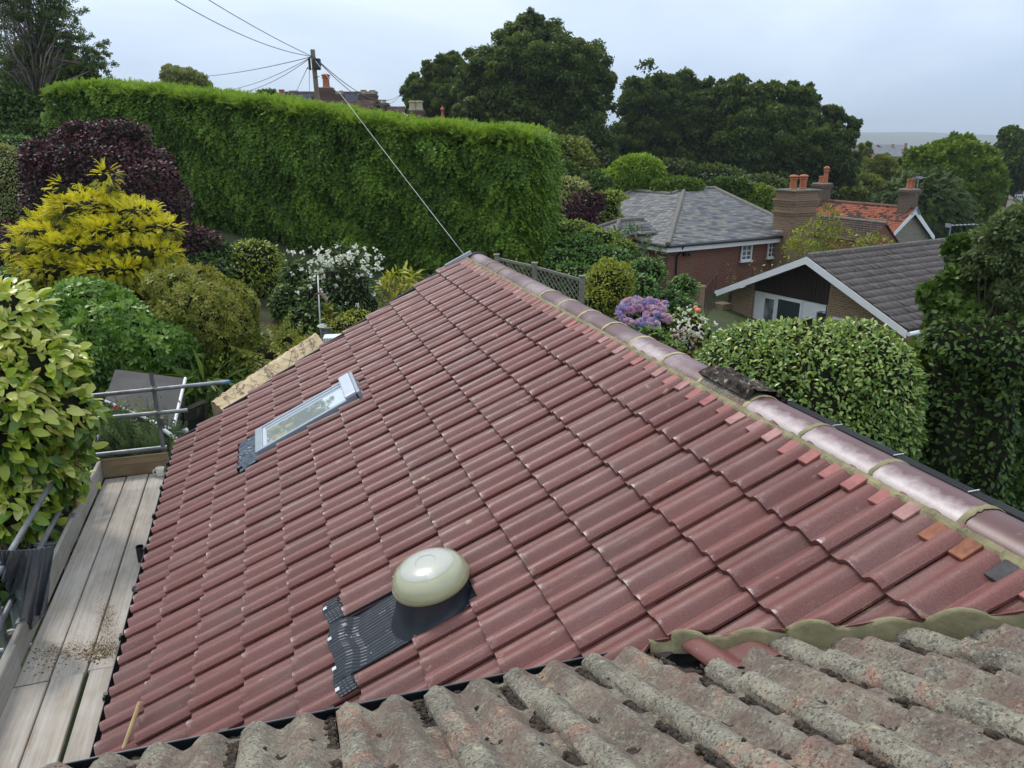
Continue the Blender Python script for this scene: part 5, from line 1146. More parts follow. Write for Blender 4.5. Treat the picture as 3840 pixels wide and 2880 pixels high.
cf = thing('cold_frame', 'dark blue-green glazed cold frame behind the wrapped package', 'cold frame', V3(*W(920, 1400, 12.2)[:2], float(G(-4, 12))))
P0, P1, P2, P3 = W(858, 1412, 11.8), W(990, 1362, 12.6), W(1010, 1392, 12.3), W(862, 1470, 11.5)
k = NT('dark_glass'); k.set(Base_Color=lin(.010, .022, .030), Roughness=.06)
mb = MB(); poly_thing(mb, [P3, P2, P1, P0], .02); mb.build('lid', k.m, cf)
mb = MB(); gq = float(G(-4, 12)); 
mb.prism([P3 - V3(0, 0, .03), P2 - V3(0, 0, .03), P1 - V3(0, 0, .03), P0 - V3(0, 0, .03)], V3(0, 0, gq - P3[2]) * .9); mb.build('box', M_dtim, cf)
# ---- long paper-wrapped package
NL, FL, FR, NR = W(790, 1500, 10.35), W(1183, 1244, 12.0), W(1222, 1296, 11.8), W(845, 1545, 10.15)
k = NT('brown_paper'); ob = k.coord(); wr = k.noise(ob, 7, 5, .7)
k.set(Base_Color=k.ramp(k.noise(ob, 3, 3), (.3, lin(.50, .37, .21)), (.7, lin(.60, .46, .28))), Roughness=.7); k.bump(wr, .5, .03)
pk = thing('paper_package', 'long package wrapped in buff paper with pencil scribbles beyond the roof verge', 'package', (NL + FR) / 2)
rg = np.random.default_rng(51); mb = MB(); n, m = 50, 14; P = np.zeros((n, m + 8, 3))
for i in range(n):
    t = i / (n - 1)
    for j in range(m):
        s = j / (m - 1); P[i, j] = (NL * (1 - t) + FL * t) * (1 - s) + (NR * (1 - t) + FR * t) * s + V3(0, 0, .008 * rg.normal() - .02 * (abs(s - .5) * 2) ** 6)
    e = NR * (1 - t) + FR * t
    for j in range(8): P[i, m + j] = e + V3(.01, -.02, -.30) * ((j + .3) / 7.3) + V3(.004, .004, .004) * rg.normal()
mb.grid(P)
def endcap(i):
    t_, e_, bl = P[i, 0], P[i, m - 1], P[i, m + 7]; q = t_ + (bl - e_); mb.add([t_, e_, bl, q], [(0, 1, 2, 3)] if i == 0 else [(3, 2, 1, 0)])
endcap(0); endcap(n - 1)
mb.grid(np.stack([P[:, 0], P[:, 0] + (P[:, m + 7] - P[:, m - 1])], 1))
mb.build('paper', k.m, pk, True, sharp=45)
mb = MB(); ink = plain('pencil_line', lin(.05, .045, .045), .8)
def onp(t, s): return (NL * (1 - t) + FL * t) * (1 - s) + (NR * (1 - t) + FR * t) * s + V3(0, 0, .012)
def stroke(pts): mb.tube([onp(*p) for p in pts], .0026, 4)
for t0 in (.70, .78, .87):                    # fern-like sketches
    stroke([(t0, .95), (t0 + .02, .6), (t0 + .045, .15)])
    for q in (.3, .5, .7): stroke([(t0 + .03 - .03 * q + .02, q), (t0 + .055 - .03 * q + .02, q - .22)]); stroke([(t0 + .05 - .03 * q, q), (t0 - .01 + .02 * (1 - q), q - .12)])
for i in range(26):
    t0, s0 = .06 + .5 * rg.random(), .1 + .75 * rg.random(); a = rg.random() * 6.28; pts = []
    for j in range(9): pts.append((t0, min(.96, max(.04, s0)))); t0 += .014 * math.cos(a); s0 += .10 * math.sin(a); a += rg.normal() * .8
    stroke(pts)
for i in range(12): t0 = .925 + .006 * (i % 4); s0 = .25 + .12 * (i // 4); stroke([(t0, s0), (t0 + .006, s0 + .03)])
stroke([(.60, .98), (.74, .15)]); stroke([(.62, .2), (.70, .95)]); stroke([(.91, .1), (.905, .6), (.93, .95)])
mb.build('pencil_scribble', ink, pk)
for t in (.12, .9):
    e = onp(t, .5) - V3(0, 0, .3); mb = MB(); gq = float(G(e[0], e[1])); mb.box(V3(e[0] - .2, e[1] - .05, gq - .1), V3(.4, 0, 0), V3(0, .1, 0), V3(0, 0, e[2] - gq + .1)); o = mb.build('trestle', M_dtim, None); tag(o, 'dark timber support under the near end of the wrapped package' if t < .5 else 'dark timber support under the far end of the wrapped package', 'trestle')
# urn, white crate, plant support
u = W(1230, 1222, 14.0); gq = float(G(u[0], u[1])); hU = u[2] - gq
ut = thing('garden_urn', 'grey stone garden urn on a pedestal with a pale wide rim', 'urn', (u[0], u[1], gq))
M_stone = plain('urn_stone', lin(.22, .22, .20), .8, 0, .3, 15, .4)
mb = MB(); mb.lathe(V3(u[0], u[1], gq), [(.17, 0), (.17, .06), (.10, .12), (.09, hU - .42), (.10, hU - .36), (.135, hU - .30), (.125, hU - .12), (.14, hU - .03)], 24); mb.build('pedestal', M_stone, ut, True, sharp=40)
mb = MB(); mb.lathe(u, [(.14, -.03), (.19, -.005), (.20, .0), (.195, .012), (.15, -.008), (.10, -.03), (.001, -.04)], 28, cap=False); mb.build('rim', plain('pale_rim', lin(.42, .47, .46), .5, 0, .15, 9), ut, True)
c = W(1258, 1270, 13.2); mb = MB()
ct = thing('garden_crate', 'white wire-mesh crate just beyond the roof verge below the urn', 'crate', (c[0], c[1], float(G(c[0], c[1]))))
gq = float(G(c[0], c[1])); mb.box(V3(c[0] - .19, c[1] - .16, gq), V3(.38, .06, 0), V3(-.04, .3, 0), V3(0, 0, c[2] - gq + .05)); mb.build('cover', plain('white_sheet', lin(.68, .70, .74), .6, 0, .12, 9), ct, bevel=.02)
mb = MB()
for i in range(9): mb.tube([V3(c[0] - .20 + .048 * i, c[1] - .163, c[2] - .3), V3(c[0] - .20 + .048 * i, c[1] - .163 + .007 * i, c[2] + .05)], .003, 4)
mb.build('wire_mesh', plain('wire', lin(.25, .26, .3), .4, .5), ct)
a, b = W(1192, 1032, 15.4), W(1200, 1212, 15.0); mb = MB(); mb.tube([V3(b[0], b[1], float(G(b[0], b[1]))), b, a], [.016, .016, .014], 8); o = mb.build('garden_cane', plain('pale_metal', lin(.5, .5, .5), .4, .3), None, True); tag(o, 'thin pale upright pole in front of the white rose bush', 'pole')
st_ = thing('verbascum_plant', 'tall drooping brown flower spike beside the urn', 'plant', (u[0] - .15, u[1] + .1, float(G(u[0], u[1]))))
mb = MB(); mb.tube([V3(u[0] - .05, u[1] + .1, u[2] - .4), W(1240, 1190, 14.1), W(1225, 1130, 14.3), W(1200, 1098, 14.4), W(1180, 1105, 14.4)], [.03, .025, .022, .03, .012], 7); mb.build('flower_spike', plain('brown_spike', lin(.16, .10, .05), .9, 0, .4, 20), st_, True)
Lf = Leaves(); rg = np.random.default_rng(3); n = 60; tt = rg.random(n); pp = np.array([W(1235 - 10 * q + 4 * rg.normal(), 1215 - 75 * q, 14.1) for q in tt]); Lf.add(T_rhomb(.3), pp, unit(rg.normal(size=(n, 3))) + V3(0, 0, .3), rg.normal(size=(n, 3)) + V3(0, 0, 1), .13 + .06 * rg.random(n), rg.random(n)); Lf.build('foliage', ML['azalea'], st_)
# brick path
mb = MB(); Pp = []
for px, py, w in ((1060, 1195, 30), (1100, 1225, 34), (1150, 1262, 40), (1175, 1300, 46)):
    for s in (-1, 1): 
        x = W(px + s * w, py, 15.5 - (py - 1195) * .022); Pp.append(V3(x[0], x[1], 0))
P = np.array(Pp).reshape(4, 2, 3); P[..., 2] = G(P[..., 0], P[..., 1]) + .03
# slatted fence at the hedge foot
def wall_frame(a, b): 
    d = b - a; d[2] = 0; L_ = np.linalg.norm(d); return d / L_, L_
fa, fb = W(1428, 1046, 19.5), W(1770, 990, 20.2); fd = unit((fb - fa) * V3(1, 1, 0)); L_ = (fb - fa) @ fd
ft = thing('slatted_fence', 'low dark horizontal-slat timber fence at the foot of the tall hedge', 'fence', (fa[0], fa[1], W(1428, 1165, 19.5)[2]))
M_fence = plain('fence_timber', lin(.12, .095, .065), .85, 0, .25, 9, .2)
zb = W(1428, 1160, 19.5)[2]; fn = V3(fd[1], -fd[0], 0); hgt = fa[2] - zb
mb = MB(); ns = 10
for i in range(ns): mb.box(V3(fa[0], fa[1], zb + hgt * i / ns + .02), fd * (L_ + .8), fn * .02, V3(0, 0, hgt / ns - .022))
mb.build('slat_panel', M_fence, ft)
for q in (0, L_ * .5, L_): mb = MB(); p = fa + fd * q; mb.box(V3(p[0], p[1], zb - .4) - fn * .08, fd * .09, fn * .08, V3(0, 0, hgt + .44)); mb.build('post', M_fence, ft)
mb = MB(); mb.box(V3(fa[0], fa[1], zb - .16) + fn * .022, fd * .12, fn * .03, V3(0, 0, .17)); mb.build('concrete_foot', plain('concrete', lin(.4, .42, .42), .9), ft)
# trellis fence on the right
TA, TB_, TC = W(1862, 968, 16.2), W(2005, 1000, 15.6), W(2183, 1050, 14.8)
tt = thing('trellis_fence', 'grey diamond trellis fence with square posts beyond the roof ridge', 'fence', (TB_[0], TB_[1], float(G(TB_[0], TB_[1]))))
M_trel = plain('grey_timber', lin(.20, .185, .155), .9, 0, .3, 14, .2)
for nm, p in (('a', TA), ('b', TB_), ('c', TC)):
    mb = MB(); gq = float(G(p[0], p[1])) - .2; mb.box(V3(p[0] - .05, p[1] - .05, gq), V3(.1, 0, 0), V3(0, .1, 0), V3(0, 0, p[2] + .06 - gq)); mb.box(V3(p[0] - .065, p[1] - .065, p[2] + .06), V3(.13, 0, 0), V3(0, .13, 0), V3(0, 0, .03)); mb.build('post', M_trel, tt, bevel=.006)
for p, q in ((TA, TB_), (TB_, TC)):
    d = q - p; n_ = unit(np.cross(d, Zv)); H_ = .62; ln = np.linalg.norm(d)
    for nm, dz in (('top_rail', 0), ('bottom_rail', -H_)): mb = MB(); mb.box(p + Zv * (dz - .03) - n_ * .025, d, n_ * .05, V3(0, 0, .05)); mb.build(nm, M_trel, tt)
    mb = MB(); k_ = int(ln / .115)
    for i in range(-6, k_ + 6):
        for sgn in (1, -1):
            x0 = i * .115; x1 = x0 + sgn * H_ * .9; z0, z1 = 0.0, -1.0
            lo, hi = 0, ln
            f0, f1 = 0.0, 1.0
            for lim, side in ((0, 1), (ln, -1)):
                pass
            ts = np.linspace(0, 1, 12); ok_ = [(x0 + (x1 - x0) * t, t) for t in ts if 0 <= x0 + (x1 - x0) * t <= ln]
            if len(ok_) < 2: continue
            (xa, ta), (xb, tb_) = ok_[0], ok_[-1]
            mb.tube([p + d * (xa / ln) - Zv * H_ * ta + n_ * .008 * sgn, p + d * (xb / ln) - Zv * H_ * tb_ + n_ * .008 * sgn], .011, 4, False)
    mb.build('lattice', M_trel, tt)
    mb = MB(); gq = float(G(p[0], p[1])) - .2; mb.add([p - Zv * H_, q - Zv * H_, V3(q[0], q[1], gq), V3(p[0], p[1], gq)], [(0, 1, 2, 3)]); mb.build('lower_panel', M_fence, tt)
# ================================================================ pole and wires
px0 = W(1187, 300, 32); pz = W(1175, 186, 32)[2]
pt = thing('telegraph_pole', 'wooden telegraph pole with a black junction box above the hedge', 'pole', (px0[0], px0[1], float(G(px0[0], px0[1]))))
mb = MB(); top = W(1172, 186, 32); bot = V3(px0[0] + .1, px0[1], float(G(px0[0], px0[1])) - .5); mb.tube([bot, top], [.13, .088], 12); mb.build('shaft', plain('weathered_pole', lin(.20, .165, .11), .9, 0, .3, 3, .3, .2, (6, 6, .6)), pt, True, sharp=50)
mb = MB(); mb.cbox(W(1189, 240, 31.85), V3(.27, 0, 0), V3(0, .22, 0), V3(0, 0, .40)); mb.build('junction_box', M_black, pt, bevel=.03)
mb = MB(); mb.cbox(W(1161, 240, 31.9), V3(.045, 0, 0), V3(0, .22, 0), V3(0, 0, .42)); mb.build('cable_guard', M_black, pt)
mb = MB(); mb.tube([W(1150, 257, 32), W(1200, 262, 32)], .015, 5); mb.tube([W(1176, 290, 31.9), W(1198, 287, 31.9)], .015, 5); mb.build('step_iron', M_coup, pt)
M_wire = plain('grey_wire', lin(.10, .11, .13), .6)
M_wirew = plain('white_wire', lin(.62, .64, .66), .5)
def wire(pts, r, label, mat=M_wire, sag=.0):
    a, b = pts[0], pts[-1]; P = [a + (b - a) * t - V3(0, 0, sag * 4 * t * (1 - t)) for t in np.linspace(0, 1, 22)]
    mb = MB(); mb.tube(P, [r * (2.3 - 1.3 * i / 21 if mat is M_wirew else 1) for i in range(22)], 5); o = mb.build('overhead_wire', mat, None, True); tag(o, label, 'wire', 'wires from the telegraph pole')
hd = W(1172, 212, 31.9); hd2 = W(1180, 215, 31.9)
rend = RS(9.50, 1.66, .10); rend = W(1742, 957, (RS(9.5, 1.6)[1]))
wire([W(1182, 226, 31.85), rend], .0028, 'white phone line coming down from the pole to the end of the red ridge', M_wirew, .02)
mb = MB(); 
wire([hd, W(560, -60, 22)], .012, 'upper of the two wires leaving the pole towards the top left', sag=.3)
wire([hd, W(640, -90, 22)], .012, 'steeper wire leaving the pole towards the top edge', sag=.1)
wire([hd, W(690, 288, 60)], .016, 'nearly level wire running left from the pole', sag=.2)
wire([hd, W(850, 338, 52)], .013, 'upper of the two close wires sloping down left of the pole', sag=.2)
wire([hd, W(870, 350, 50)], .013, 'lower of the two close wires sloping down left of the pole', sag=.3)
wire([W(1155, 250, 32), W(1110, 345, 60)], .014, 'short steep wire from the pole to the old house roof')
wire([W(1160, 262, 32), W(1160, 352, 60)], .012, 'nearly vertical wire beside the pole')
wire([hd2, W(1505, 352, 72)], .018, 'upper wire running right from the pole to the trees', sag=1.0)
wire([hd2, W(1500, 360, 72)], .018, 'lower wire running right from the pole to the trees', sag=1.2)
# ================================================================ houses
def hdir(deg): a = math.radians(deg); return V3(math.sin(a), math.cos(a), 0)
def hit(px, py, A, n): d = ray(px, py); return CAM + d * (((A - CAM) @ n) / (d @ n))
def solve2(px, py, A, v1): 
    d = ray(px, py); return np.linalg.solve(np.stack([v1, Zv, -d], 1), CAM - A)[:2]
def along(px, py, A, v): 
    d = ray(px, py); return np.linalg.lstsq(np.stack([v, -d], 1), CAM - A, rcond=None)[0][0]
def m_brick(name, g, n, c0, c1, c2, mortar, bw=.225, bh=.075, ms=.012):
    k = NT(name); ob = k.n('ShaderNodeNewGeometry').outputs['Position']; gn = tuple(np.asarray(g) + np.asarray(n))
    u = k.n('ShaderNodeVectorMath', {0: ob, 1: gn}, operation='DOT_PRODUCT').outputs['Value']
    z = k.n('ShaderNodeSeparateXYZ', {0: ob}).outputs['Z']
    v = k.n('ShaderNodeCombineXYZ', {0: u, 1: z}).outputs[0]
    cc = k.ramp(k.noise(v, 1.0, 2, .5, (2.2, 7.5, 1)), (.35, c0), (.5, c1), (.65, c2))
    cc2 = k.ramp(k.noise(v, 1.0, 2, .5, (4.4, 13.3, 1)), (.3, c2), (.5, c0), (.7, c1))
    br = k.n('ShaderNodeTexBrick', {'Vector': v, 'Color1': cc, 'Color2': cc2, 'Mortar': mortar, 'Scale': 1.0, 'Mortar Size': ms, 'Mortar Smooth': .2, 'Brick Width': bw, 'Row Height': bh})
    st = k.mix(k.ramp(k.noise(ob, .8, 4, .6), (.4, 0.0), (.75, .35)), br.outputs[0], mortar)
    k.set(Base_Color=st, Roughness=.9); k.b.inputs['Specular IOR Level'].default_value = .2; k.bump(br.outputs['Fac'], -.4, .008)
    return k.m
def m_roof(name, cols, moss=None, mossr=(.6, .7)):
    k = NT(name); ob = k.coord()
    n = len(cols); c = k.ramp(k.attr('tint'), *[((i + .5) / n, x) for i, x in enumerate(cols)])
    c = k.mix(k.ramp(k.noise(ob, .9, 4, .6), (.35, 0.0), (.7, .45)), c, k.mix(.5, cols[0], cols[-1])) if len(cols) < 5 else c
    c = k.mix(.6, c, k.ramp(k.noise(ob, 45, 3, .7), (.3, lin(.7, .7, .7)), (.7, lin(1.3, 1.3, 1.3))), 'MULTIPLY')
    if moss: c = k.mix(k.ramp(k.noise(ob, 7, 5, .7), (mossr[0], 0.0), (mossr[1], .9)), c, moss)
    k.set(Base_Color=c, Roughness=.75)
    return k.m
flat = lambda a: np.asarray(a, float) * 0
def roof_face(name, parent, O, U, V, slope, lo, hi, gauge, w, mat, lift=.022, na=3, seed=0, stag=True, jit=.004, prof=flat):
    N = np.cross(U, V); N = N / np.linalg.norm(N)
    if N[2] < 0: N = -N
    P = lambda r, s, h: O + r * U + s * V + h * N
    rg = np.random.default_rng(seed); cs = [(s, min(slope, s + gauge * 1.12)) for s in np.arange(0, slope - .02, gauge)]
    co, fc, at, nn = [], [], [], 0
    for i, c in enumerate(cs[::-1]):
        a, b, d = tile_field(P, [c], (i % 2) * w * .5 if stag else 0.0, w, prof, lift, lift * .9, lo, hi, rg, na=na, bl=(0, 1.0), jit=jit)
        co.append(a); fc.append(b + nn); nn += len(a); at.append(d['tint'])
    return fastmesh(name, np.concatenate(co), np.concatenate(fc), mat, parent, dict(tint=np.concatenate(at)))
def window(parent, O, U, V, w, h, N, cols=2, rows=4, fw=.05, bw=.022, name='window', sill=True, glass=None, frame=None):
    mb = MB(); t = .06
    mb.box(O, U * fw, V * h, N * t); mb.box(O + U * (w - fw), U * fw, V * h, N * t); mb.box(O + U * fw, U * (w - 2 * fw), V * fw, N * t); mb.box(O + U * fw + V * (h - fw), U * (w - 2 * fw), V * fw, N * t)
    for i in range(1, cols): mb.box(O + U * (w * i / cols - bw / 2) + V * fw, U * bw, V * (h - 2 * fw), N * t * .7)
    for j in range(1, rows):
        for i in range(cols): x0 = fw if i == 0 else w * i / cols + bw / 2; x1 = w - fw if i == cols - 1 else w * (i + 1) / cols - bw / 2; mb.box(O + U * x0 + V * (h * j / rows - bw / 2), U * (x1 - x0), V * bw, N * t * .6)
    f = mb.build(name, frame or M_white, parent)
    mb = MB(); mb.box(O + U * fw * .5 + V * fw * .5 + N * .008, U * (w - fw), V * (h - fw), N * .01); mb.build('pane', glass or M_glass, f)
    if sill: mb = MB(); mb.box(O - U * .04 - V * .05, U * (w + .08), V * .05, N * .12); mb.build('sill', frame or M_white, f)
    return f
k = NT('window_glass'); k.set(Base_Color=lin(.035, .042, .05), Roughness=.05); M_glass = k.m
k = NT('curtained_glass'); ob = k.coord(); k.set(Base_Color=k.ramp(k.noise(ob, 3, 3), (.35, lin(.06, .07, .08)), (.65, lin(.22, .24, .25))), Roughness=.06); M_glassc = k.m
M_terra = plain('terracotta', lin(.36, .12, .055), .8, 0, .25, 9, .2)
M_cpot = plain('buff_pot', lin(.40, .34, .22), .8, 0, .2, 9, .2)
M_lead2 = plain('lead_grey', lin(.25, .28, .31), .5, .2, .2, 9)
def pot(parent, c, r, h, mat, hood=True):
    mb = MB(); mb.lathe(c, [(r * 1.05, 0), (r * 1.05, h * .08), (r * .9, h * .12), (r * .88, h * .66), (r * 1.1, h * .70), (r * 1.1, h * .78), (r * .9, h * .80), (r * .9, h * .86)], 14, cap=False)
    if hood: mb.lathe(c + V3(0, 0, h * .86), [(r * 1.15, 0), (r * 1.25, h * .05), (r * 1.05, h * .12), (r * .5, h * .17), (r * .01, h * .18)], 14, cap=False)
    return mb.build('chimney_pot', mat, parent, True, sharp=40)
def chimney(parent, c, U, V, w, d, h, mat, corbels=True, name='chimney', cap=True):
    mb = MB(); mb.box(c - U * w / 2 - V * d / 2, U * w, V * d, Zv * h)
    if corbels:
        for i, (z, e) in enumerate(((.80, .03), (.86, .06), (.92, .09))): mb.box(c - U * (w / 2 + e) - V * (d / 2 + e) + Zv * h * z, U * (w + 2 * e), V * (d + 2 * e), Zv * h * .05)
    o = mb.build(name, mat, parent)
    if cap: mb = MB(); mb.box(c - U * (w / 2 + .03) - V * (d / 2 + .03) + Zv * h, U * (w + .06), V * (d + .06), Zv * .06); mb.build('chimney_cap', plain('flaunching', lin(.30, .28, .24), .9, 0, .3, 9), o)
    return o
# ---------------------------------------------------------------- slate-roofed brick house
gd, nd = hdir(-30.5), hdir(59.5)
C0 = W(2505, 920, 28)
gz = -1.6
h1 = thing('slate_house', 'red brick house under a grey slate hipped roof with white eaves', 'house', V3(C0[0], C0[1], gz))
M_brickr = m_brick('red_brick', gd, nd, lin(.17, .058, .038), lin(.21, .075, .048), lin(.13, .05, .04), lin(.22, .15, .12))
slc = [lin(.11, .112, .12), lin(.18, .18, .185), lin(.26, .25, .225), lin(.15, .165, .195), lin(.30, .28, .235)]
M_slate = m_roof('weathered_slate', slc, lin(.26, .25, .19), (.62, .75))
M_hip = plain('hip_mortar', lin(.15, .14, .12), .9, 0, .3, 9, .5)
a_, hh = solve2(2565, 712, C0, gd + nd)
Lr = along(2680, 705, C0 + a_ * (gd + nd) + hh * Zv, nd); Ln = 7.6; Lg = 2 * a_; ae = Ln - a_ - Lr; sle = math.hypot(ae, hh)
sl = math.hypot(a_, hh); Vn = unit(gd * a_ + hh * Zv); Vg = unit(nd * a_ + hh * Zv)
roof_face('roof', h1, C0 - Vn * .0, nd, Vn, sl, lambda s: np.asarray(s) * a_ / sl, lambda s: Ln - np.asarray(s) * ae / sl, .20, .30, M_slate, .014, seed=1)
roof_face('roof', h1, C0 + nd * Ln, gd, unit(-nd * ae + hh * Zv), sle, lambda s: np.asarray(s) * a_ / sle, lambda s: Lg - np.asarray(s) * a_ / sle, .20, .30, M_slate, .014, seed=3)
T1 = C0 + a_ * (gd + nd) + hh * Zv; T2 = T1 + nd * Lr
E0 = C0 + gd * along(2056, 842, C0, gd); LW = (E0 - C0) @ gd; Np = np.cross(gd, Vg); Np = Np / np.linalg.norm(Np)
T3, T4 = hit(2375, 717, C0, Np), hit(2515, 730, C0, Np); s3, g3, s4, g4 = (T3 - C0) @ Vg, (T3 - C0) @ gd, (T4 - C0) @ Vg, (T4 - C0) @ gd; b_ = (T3 - C0) @ nd
def hi_left(s):
    s = np.asarray(s, float); return np.where(s <= s3, LW + (g3 - LW) * s / s3, np.where(s <= s4, g3 + (g4 - g3) * (s - s3) / (s4 - s3 + 1e-6), g4 + (a_ - g4) * (s - s4) / (sl - s4)))
roof_face('roof', h1, C0, gd, Vg, sl, lambda s: np.asarray(s) * a_ / sl, hi_left, .20, .30, M_slate, .014, seed=2)
mb = MB(); bk_ = nd * b_ * 2; mb.add([T3, T4, V3(*(T4 + nd * b_)[:2], C0[2]), V3(*(E0 + bk_)[:2], C0[2]), E0], [(0, 1, 2, 3), (0, 3, 4)]); mb.add([T1, T4, V3(*(T4 + nd * b_)[:2], C0[2])], [(0, 1, 2)]); mb.build('roof', M_slate, h1)
for p, q in ((C0, T1), (T1, T2), (T2, C0 + nd * Ln), (T3, E0), (T3, T4), (T4, T1)): mb = MB(); mb.tube([p + V3(0, 0, .03), q + V3(0, 0, .03)], .10, 8); mb.build('hip_tile', M_hip, h1)
ov = .35
mb = MB(); f = [C0 + (gd + nd) * ov, C0 + gd * ov + nd * (Ln - ov), C0 + gd * (Lg - ov) + nd * (Ln - ov), C0 + gd * (LW - ov) + nd * (2 * b_ - ov) * .0 + nd * (Lg * .6), C0 + gd * (LW - ov) + nd * ov]
mb.prism([V3(p[0], p[1], C0[2] - .10) for p in f], V3(0, 0, gz - C0[2] - .3)); mb.build('wall', M_brickr, h1)
mb = MB(); mb.box(C0 + nd * 0 + Zv * -.27 + gd * .02, nd * (Ln - .0), gd * .03, Zv * .24); mb.build('fascia', M_white, h1); mb = MB(); mb.box(C0 + Zv * -.27 + nd * .02, gd * LW, nd * .03, Zv * .24); mb.build('fascia', M_white, h1)
mb = MB(); mb.box(C0 - Zv * .26 + gd * .05 + nd * .05, nd * (Ln - .1), gd * .32, Zv * .02); mb.build('soffit', M_white, h1)
mb = MB(); mb.tube([C0 - gd * .04 - Zv * .05, C0 + nd * Ln - gd * .04 - Zv * .05], .055, 8); mb.tube([C0 - nd * .04 - Zv * .05, C0 + gd * LW - nd * .04 - Zv * .05], .055, 8); mb.build('gutter', M_black, h1)
wp = C0 + gd * (ov - .05)
mb = MB(); q = wp + nd * .75; mb.tube([C0 + nd * .75 - Zv * .1, C0 + nd * .72 + gd * .1 - Zv * .32, q - Zv * .5, V3(q[0], q[1], gz)], .04, 8); mb.build('downpipe', M_black, h1)
O_ = hit(2566, 953, wp, gd); mb = MB(); mb.cbox(O_, nd * .12, gd * .14, Zv * .12); mb.lathe(O_ - gd * .1 + nd * .1, [(.05, 0), (.09, .08), (.06, .1)], 10, -gd + nd * .4); mb.build('wall_lamp', M_black, h1)
for (x0, y0, x1, y1), cl in (((2781, 905, 2814, 975), M_glassc), ((2881, 893, 2904, 964), M_glass)):
    p, q = hit(x0, y0, wp, gd), hit(x1, y1, wp, gd); w = (q - p) @ nd; h = p[2] - q[2]
    window(h1, V3(p[0], p[1], p[2] - h), nd, Zv, w, h, -gd, 2, 4, .06, .03, glass=cl)
p = C0 + nd * (ov - .02) + gd * 1.9; window(h1, V3(p[0], p[1], C0[2] - 1.75), gd, Zv, .6, 1.3, -nd, 1, 2)
# small hipped bay on the left side of the roof
pl = C0 - nd * 1.1; pR, pL = hit(2305, 892, pl, nd), hit(2203, 863, pl, nd); hw = ((pL - pR) @ gd) / 2; hb = hw * .5; R1 = (pR + pL) / 2 + nd * hw + Zv * hb; sl3 = math.hypot(hw, hb)
zc = (pR[2] + pL[2]) / 2; pR = V3(pR[0], pR[1], zc); pL = pR + gd * 2 * hw; R1 = (pR + pL) / 2 + nd * hw + Zv * hb
roof_face('roof', h1, pR, gd, unit(nd * hw + Zv * hb), sl3, lambda s: np.asarray(s) * hw / sl3, lambda s: 2 * hw - np.asarray(s) * hw / sl3, .2, .3, M_slate, .014, seed=6)
roof_face('roof', h1, pR, nd, unit(gd * hw + Zv * hb), sl3, lambda s: np.asarray(s) * hw / sl3, lambda s: np.asarray(s) * 0 + hw + 1.3, .2, .3, M_slate, .014, seed=7)
for p, q in ((pR, R1), (pL, R1), (R1, R1 + nd * 1.2)): mb = MB(); mb.tube([p + V3(0, 0, .03), q + V3(0, 0, .03)], .085, 8); mb.build('hip_tile', M_hip, h1)
mb = MB(); mb.prism([V3(*(pR + (nd + gd) * .2)[:2], zc - .05), V3(*(pR + nd * 2 + gd * .2)[:2], zc - .05), V3(*(pL + nd * 2 - gd * .2)[:2], zc - .05), V3(*(pL + nd * .2 - gd * .2)[:2], zc - .05)], V3(0, 0, gz - zc)); mb.build('bay_wall', M_brickr, h1)
# big chimney
M_brickb = m_brick('brown_brick', gd, nd, lin(.19, .105, .062), lin(.24, .145, .085), lin(.14, .085, .06), lin(.26, .21, .15))
cc = hit(2996, 880, C0 - gd * .3, gd); cw = along(3040, 880, V3(cc[0], cc[1], cc[2]), nd) * 2
ch0 = V3(cc[0], cc[1], gz); top_z = hit(2990, 717, V3(cc[0], cc[1], 0), gd)[2]
mb = MB(); cw = 1.35; cd = .95; zsh = C0[2] - .55; ww = cw + .12
mb.box(ch0 - nd * ww / 2 - gd * .15, nd * ww, gd * cd, Zv * (zsh - gz))
p0 = V3(ch0[0], ch0[1], zsh); 
v = [p0 - nd * ww / 2 - gd * .15, p0 + nd * ww / 2 - gd * .15, p0 + nd * ww / 2 + gd * (cd - .15), p0 - nd * ww / 2 + gd * (cd - .15)]
z2 = zsh + .42; p1 = V3(ch0[0], ch0[1], z2); v2 = [p1 - nd * cw / 2 - gd * .15, p1 + nd * cw / 2 - gd * .15, p1 + nd * cw / 2 + gd * (cd - .15), p1 - nd * cw / 2 + gd * (cd - .15)]
mb.add(v + v2, [(0, 1, 5, 4), (1, 2, 6, 5), (2, 3, 7, 6), (3, 0, 4, 7)])
mb.box(p1 - nd * cw / 2 - gd * .15, nd * cw, gd * cd, Zv * (top_z - z2))
for z, e in ((.32, .04), (.40, .08), (.62, .03), (.70, .06), (.78, .09)): 
    zz = z2 + (top_z - z2) * (.28 + z * .80 * .72 / .78 * .9); mb.box(V3(p1[0], p1[1], zz) - nd * (cw / 2 + e) - gd * (.15 + e), nd * (cw + 2 * e), gd * (cd + 2 * e), Zv * .075)
ck = mb.build('chimney', M_brickb, h1)
mb = MB(); mb.box(V3(p1[0], p1[1], top_z) - nd * (cw / 2 + .1) - gd * .25, nd * (cw + .2), gd * (cd + .2), Zv * .05); mb.build('chimney_cap', plain('mossy_cap', lin(.16, .16, .12), .95, 0, .5, 12, .5), ck)
for q in (-.30, .28): pot(ck, V3(p1[0], p1[1], top_z + .05) + nd * q + gd * .3, .15, .55, M_terra)
mb = MB(); q = hit(2915, 868, C0 - gd * .1, gd); mb.cbox(q, nd * .4, gd * .3, Zv * .05); mb.build('lead_flashing', M_lead2, ck)
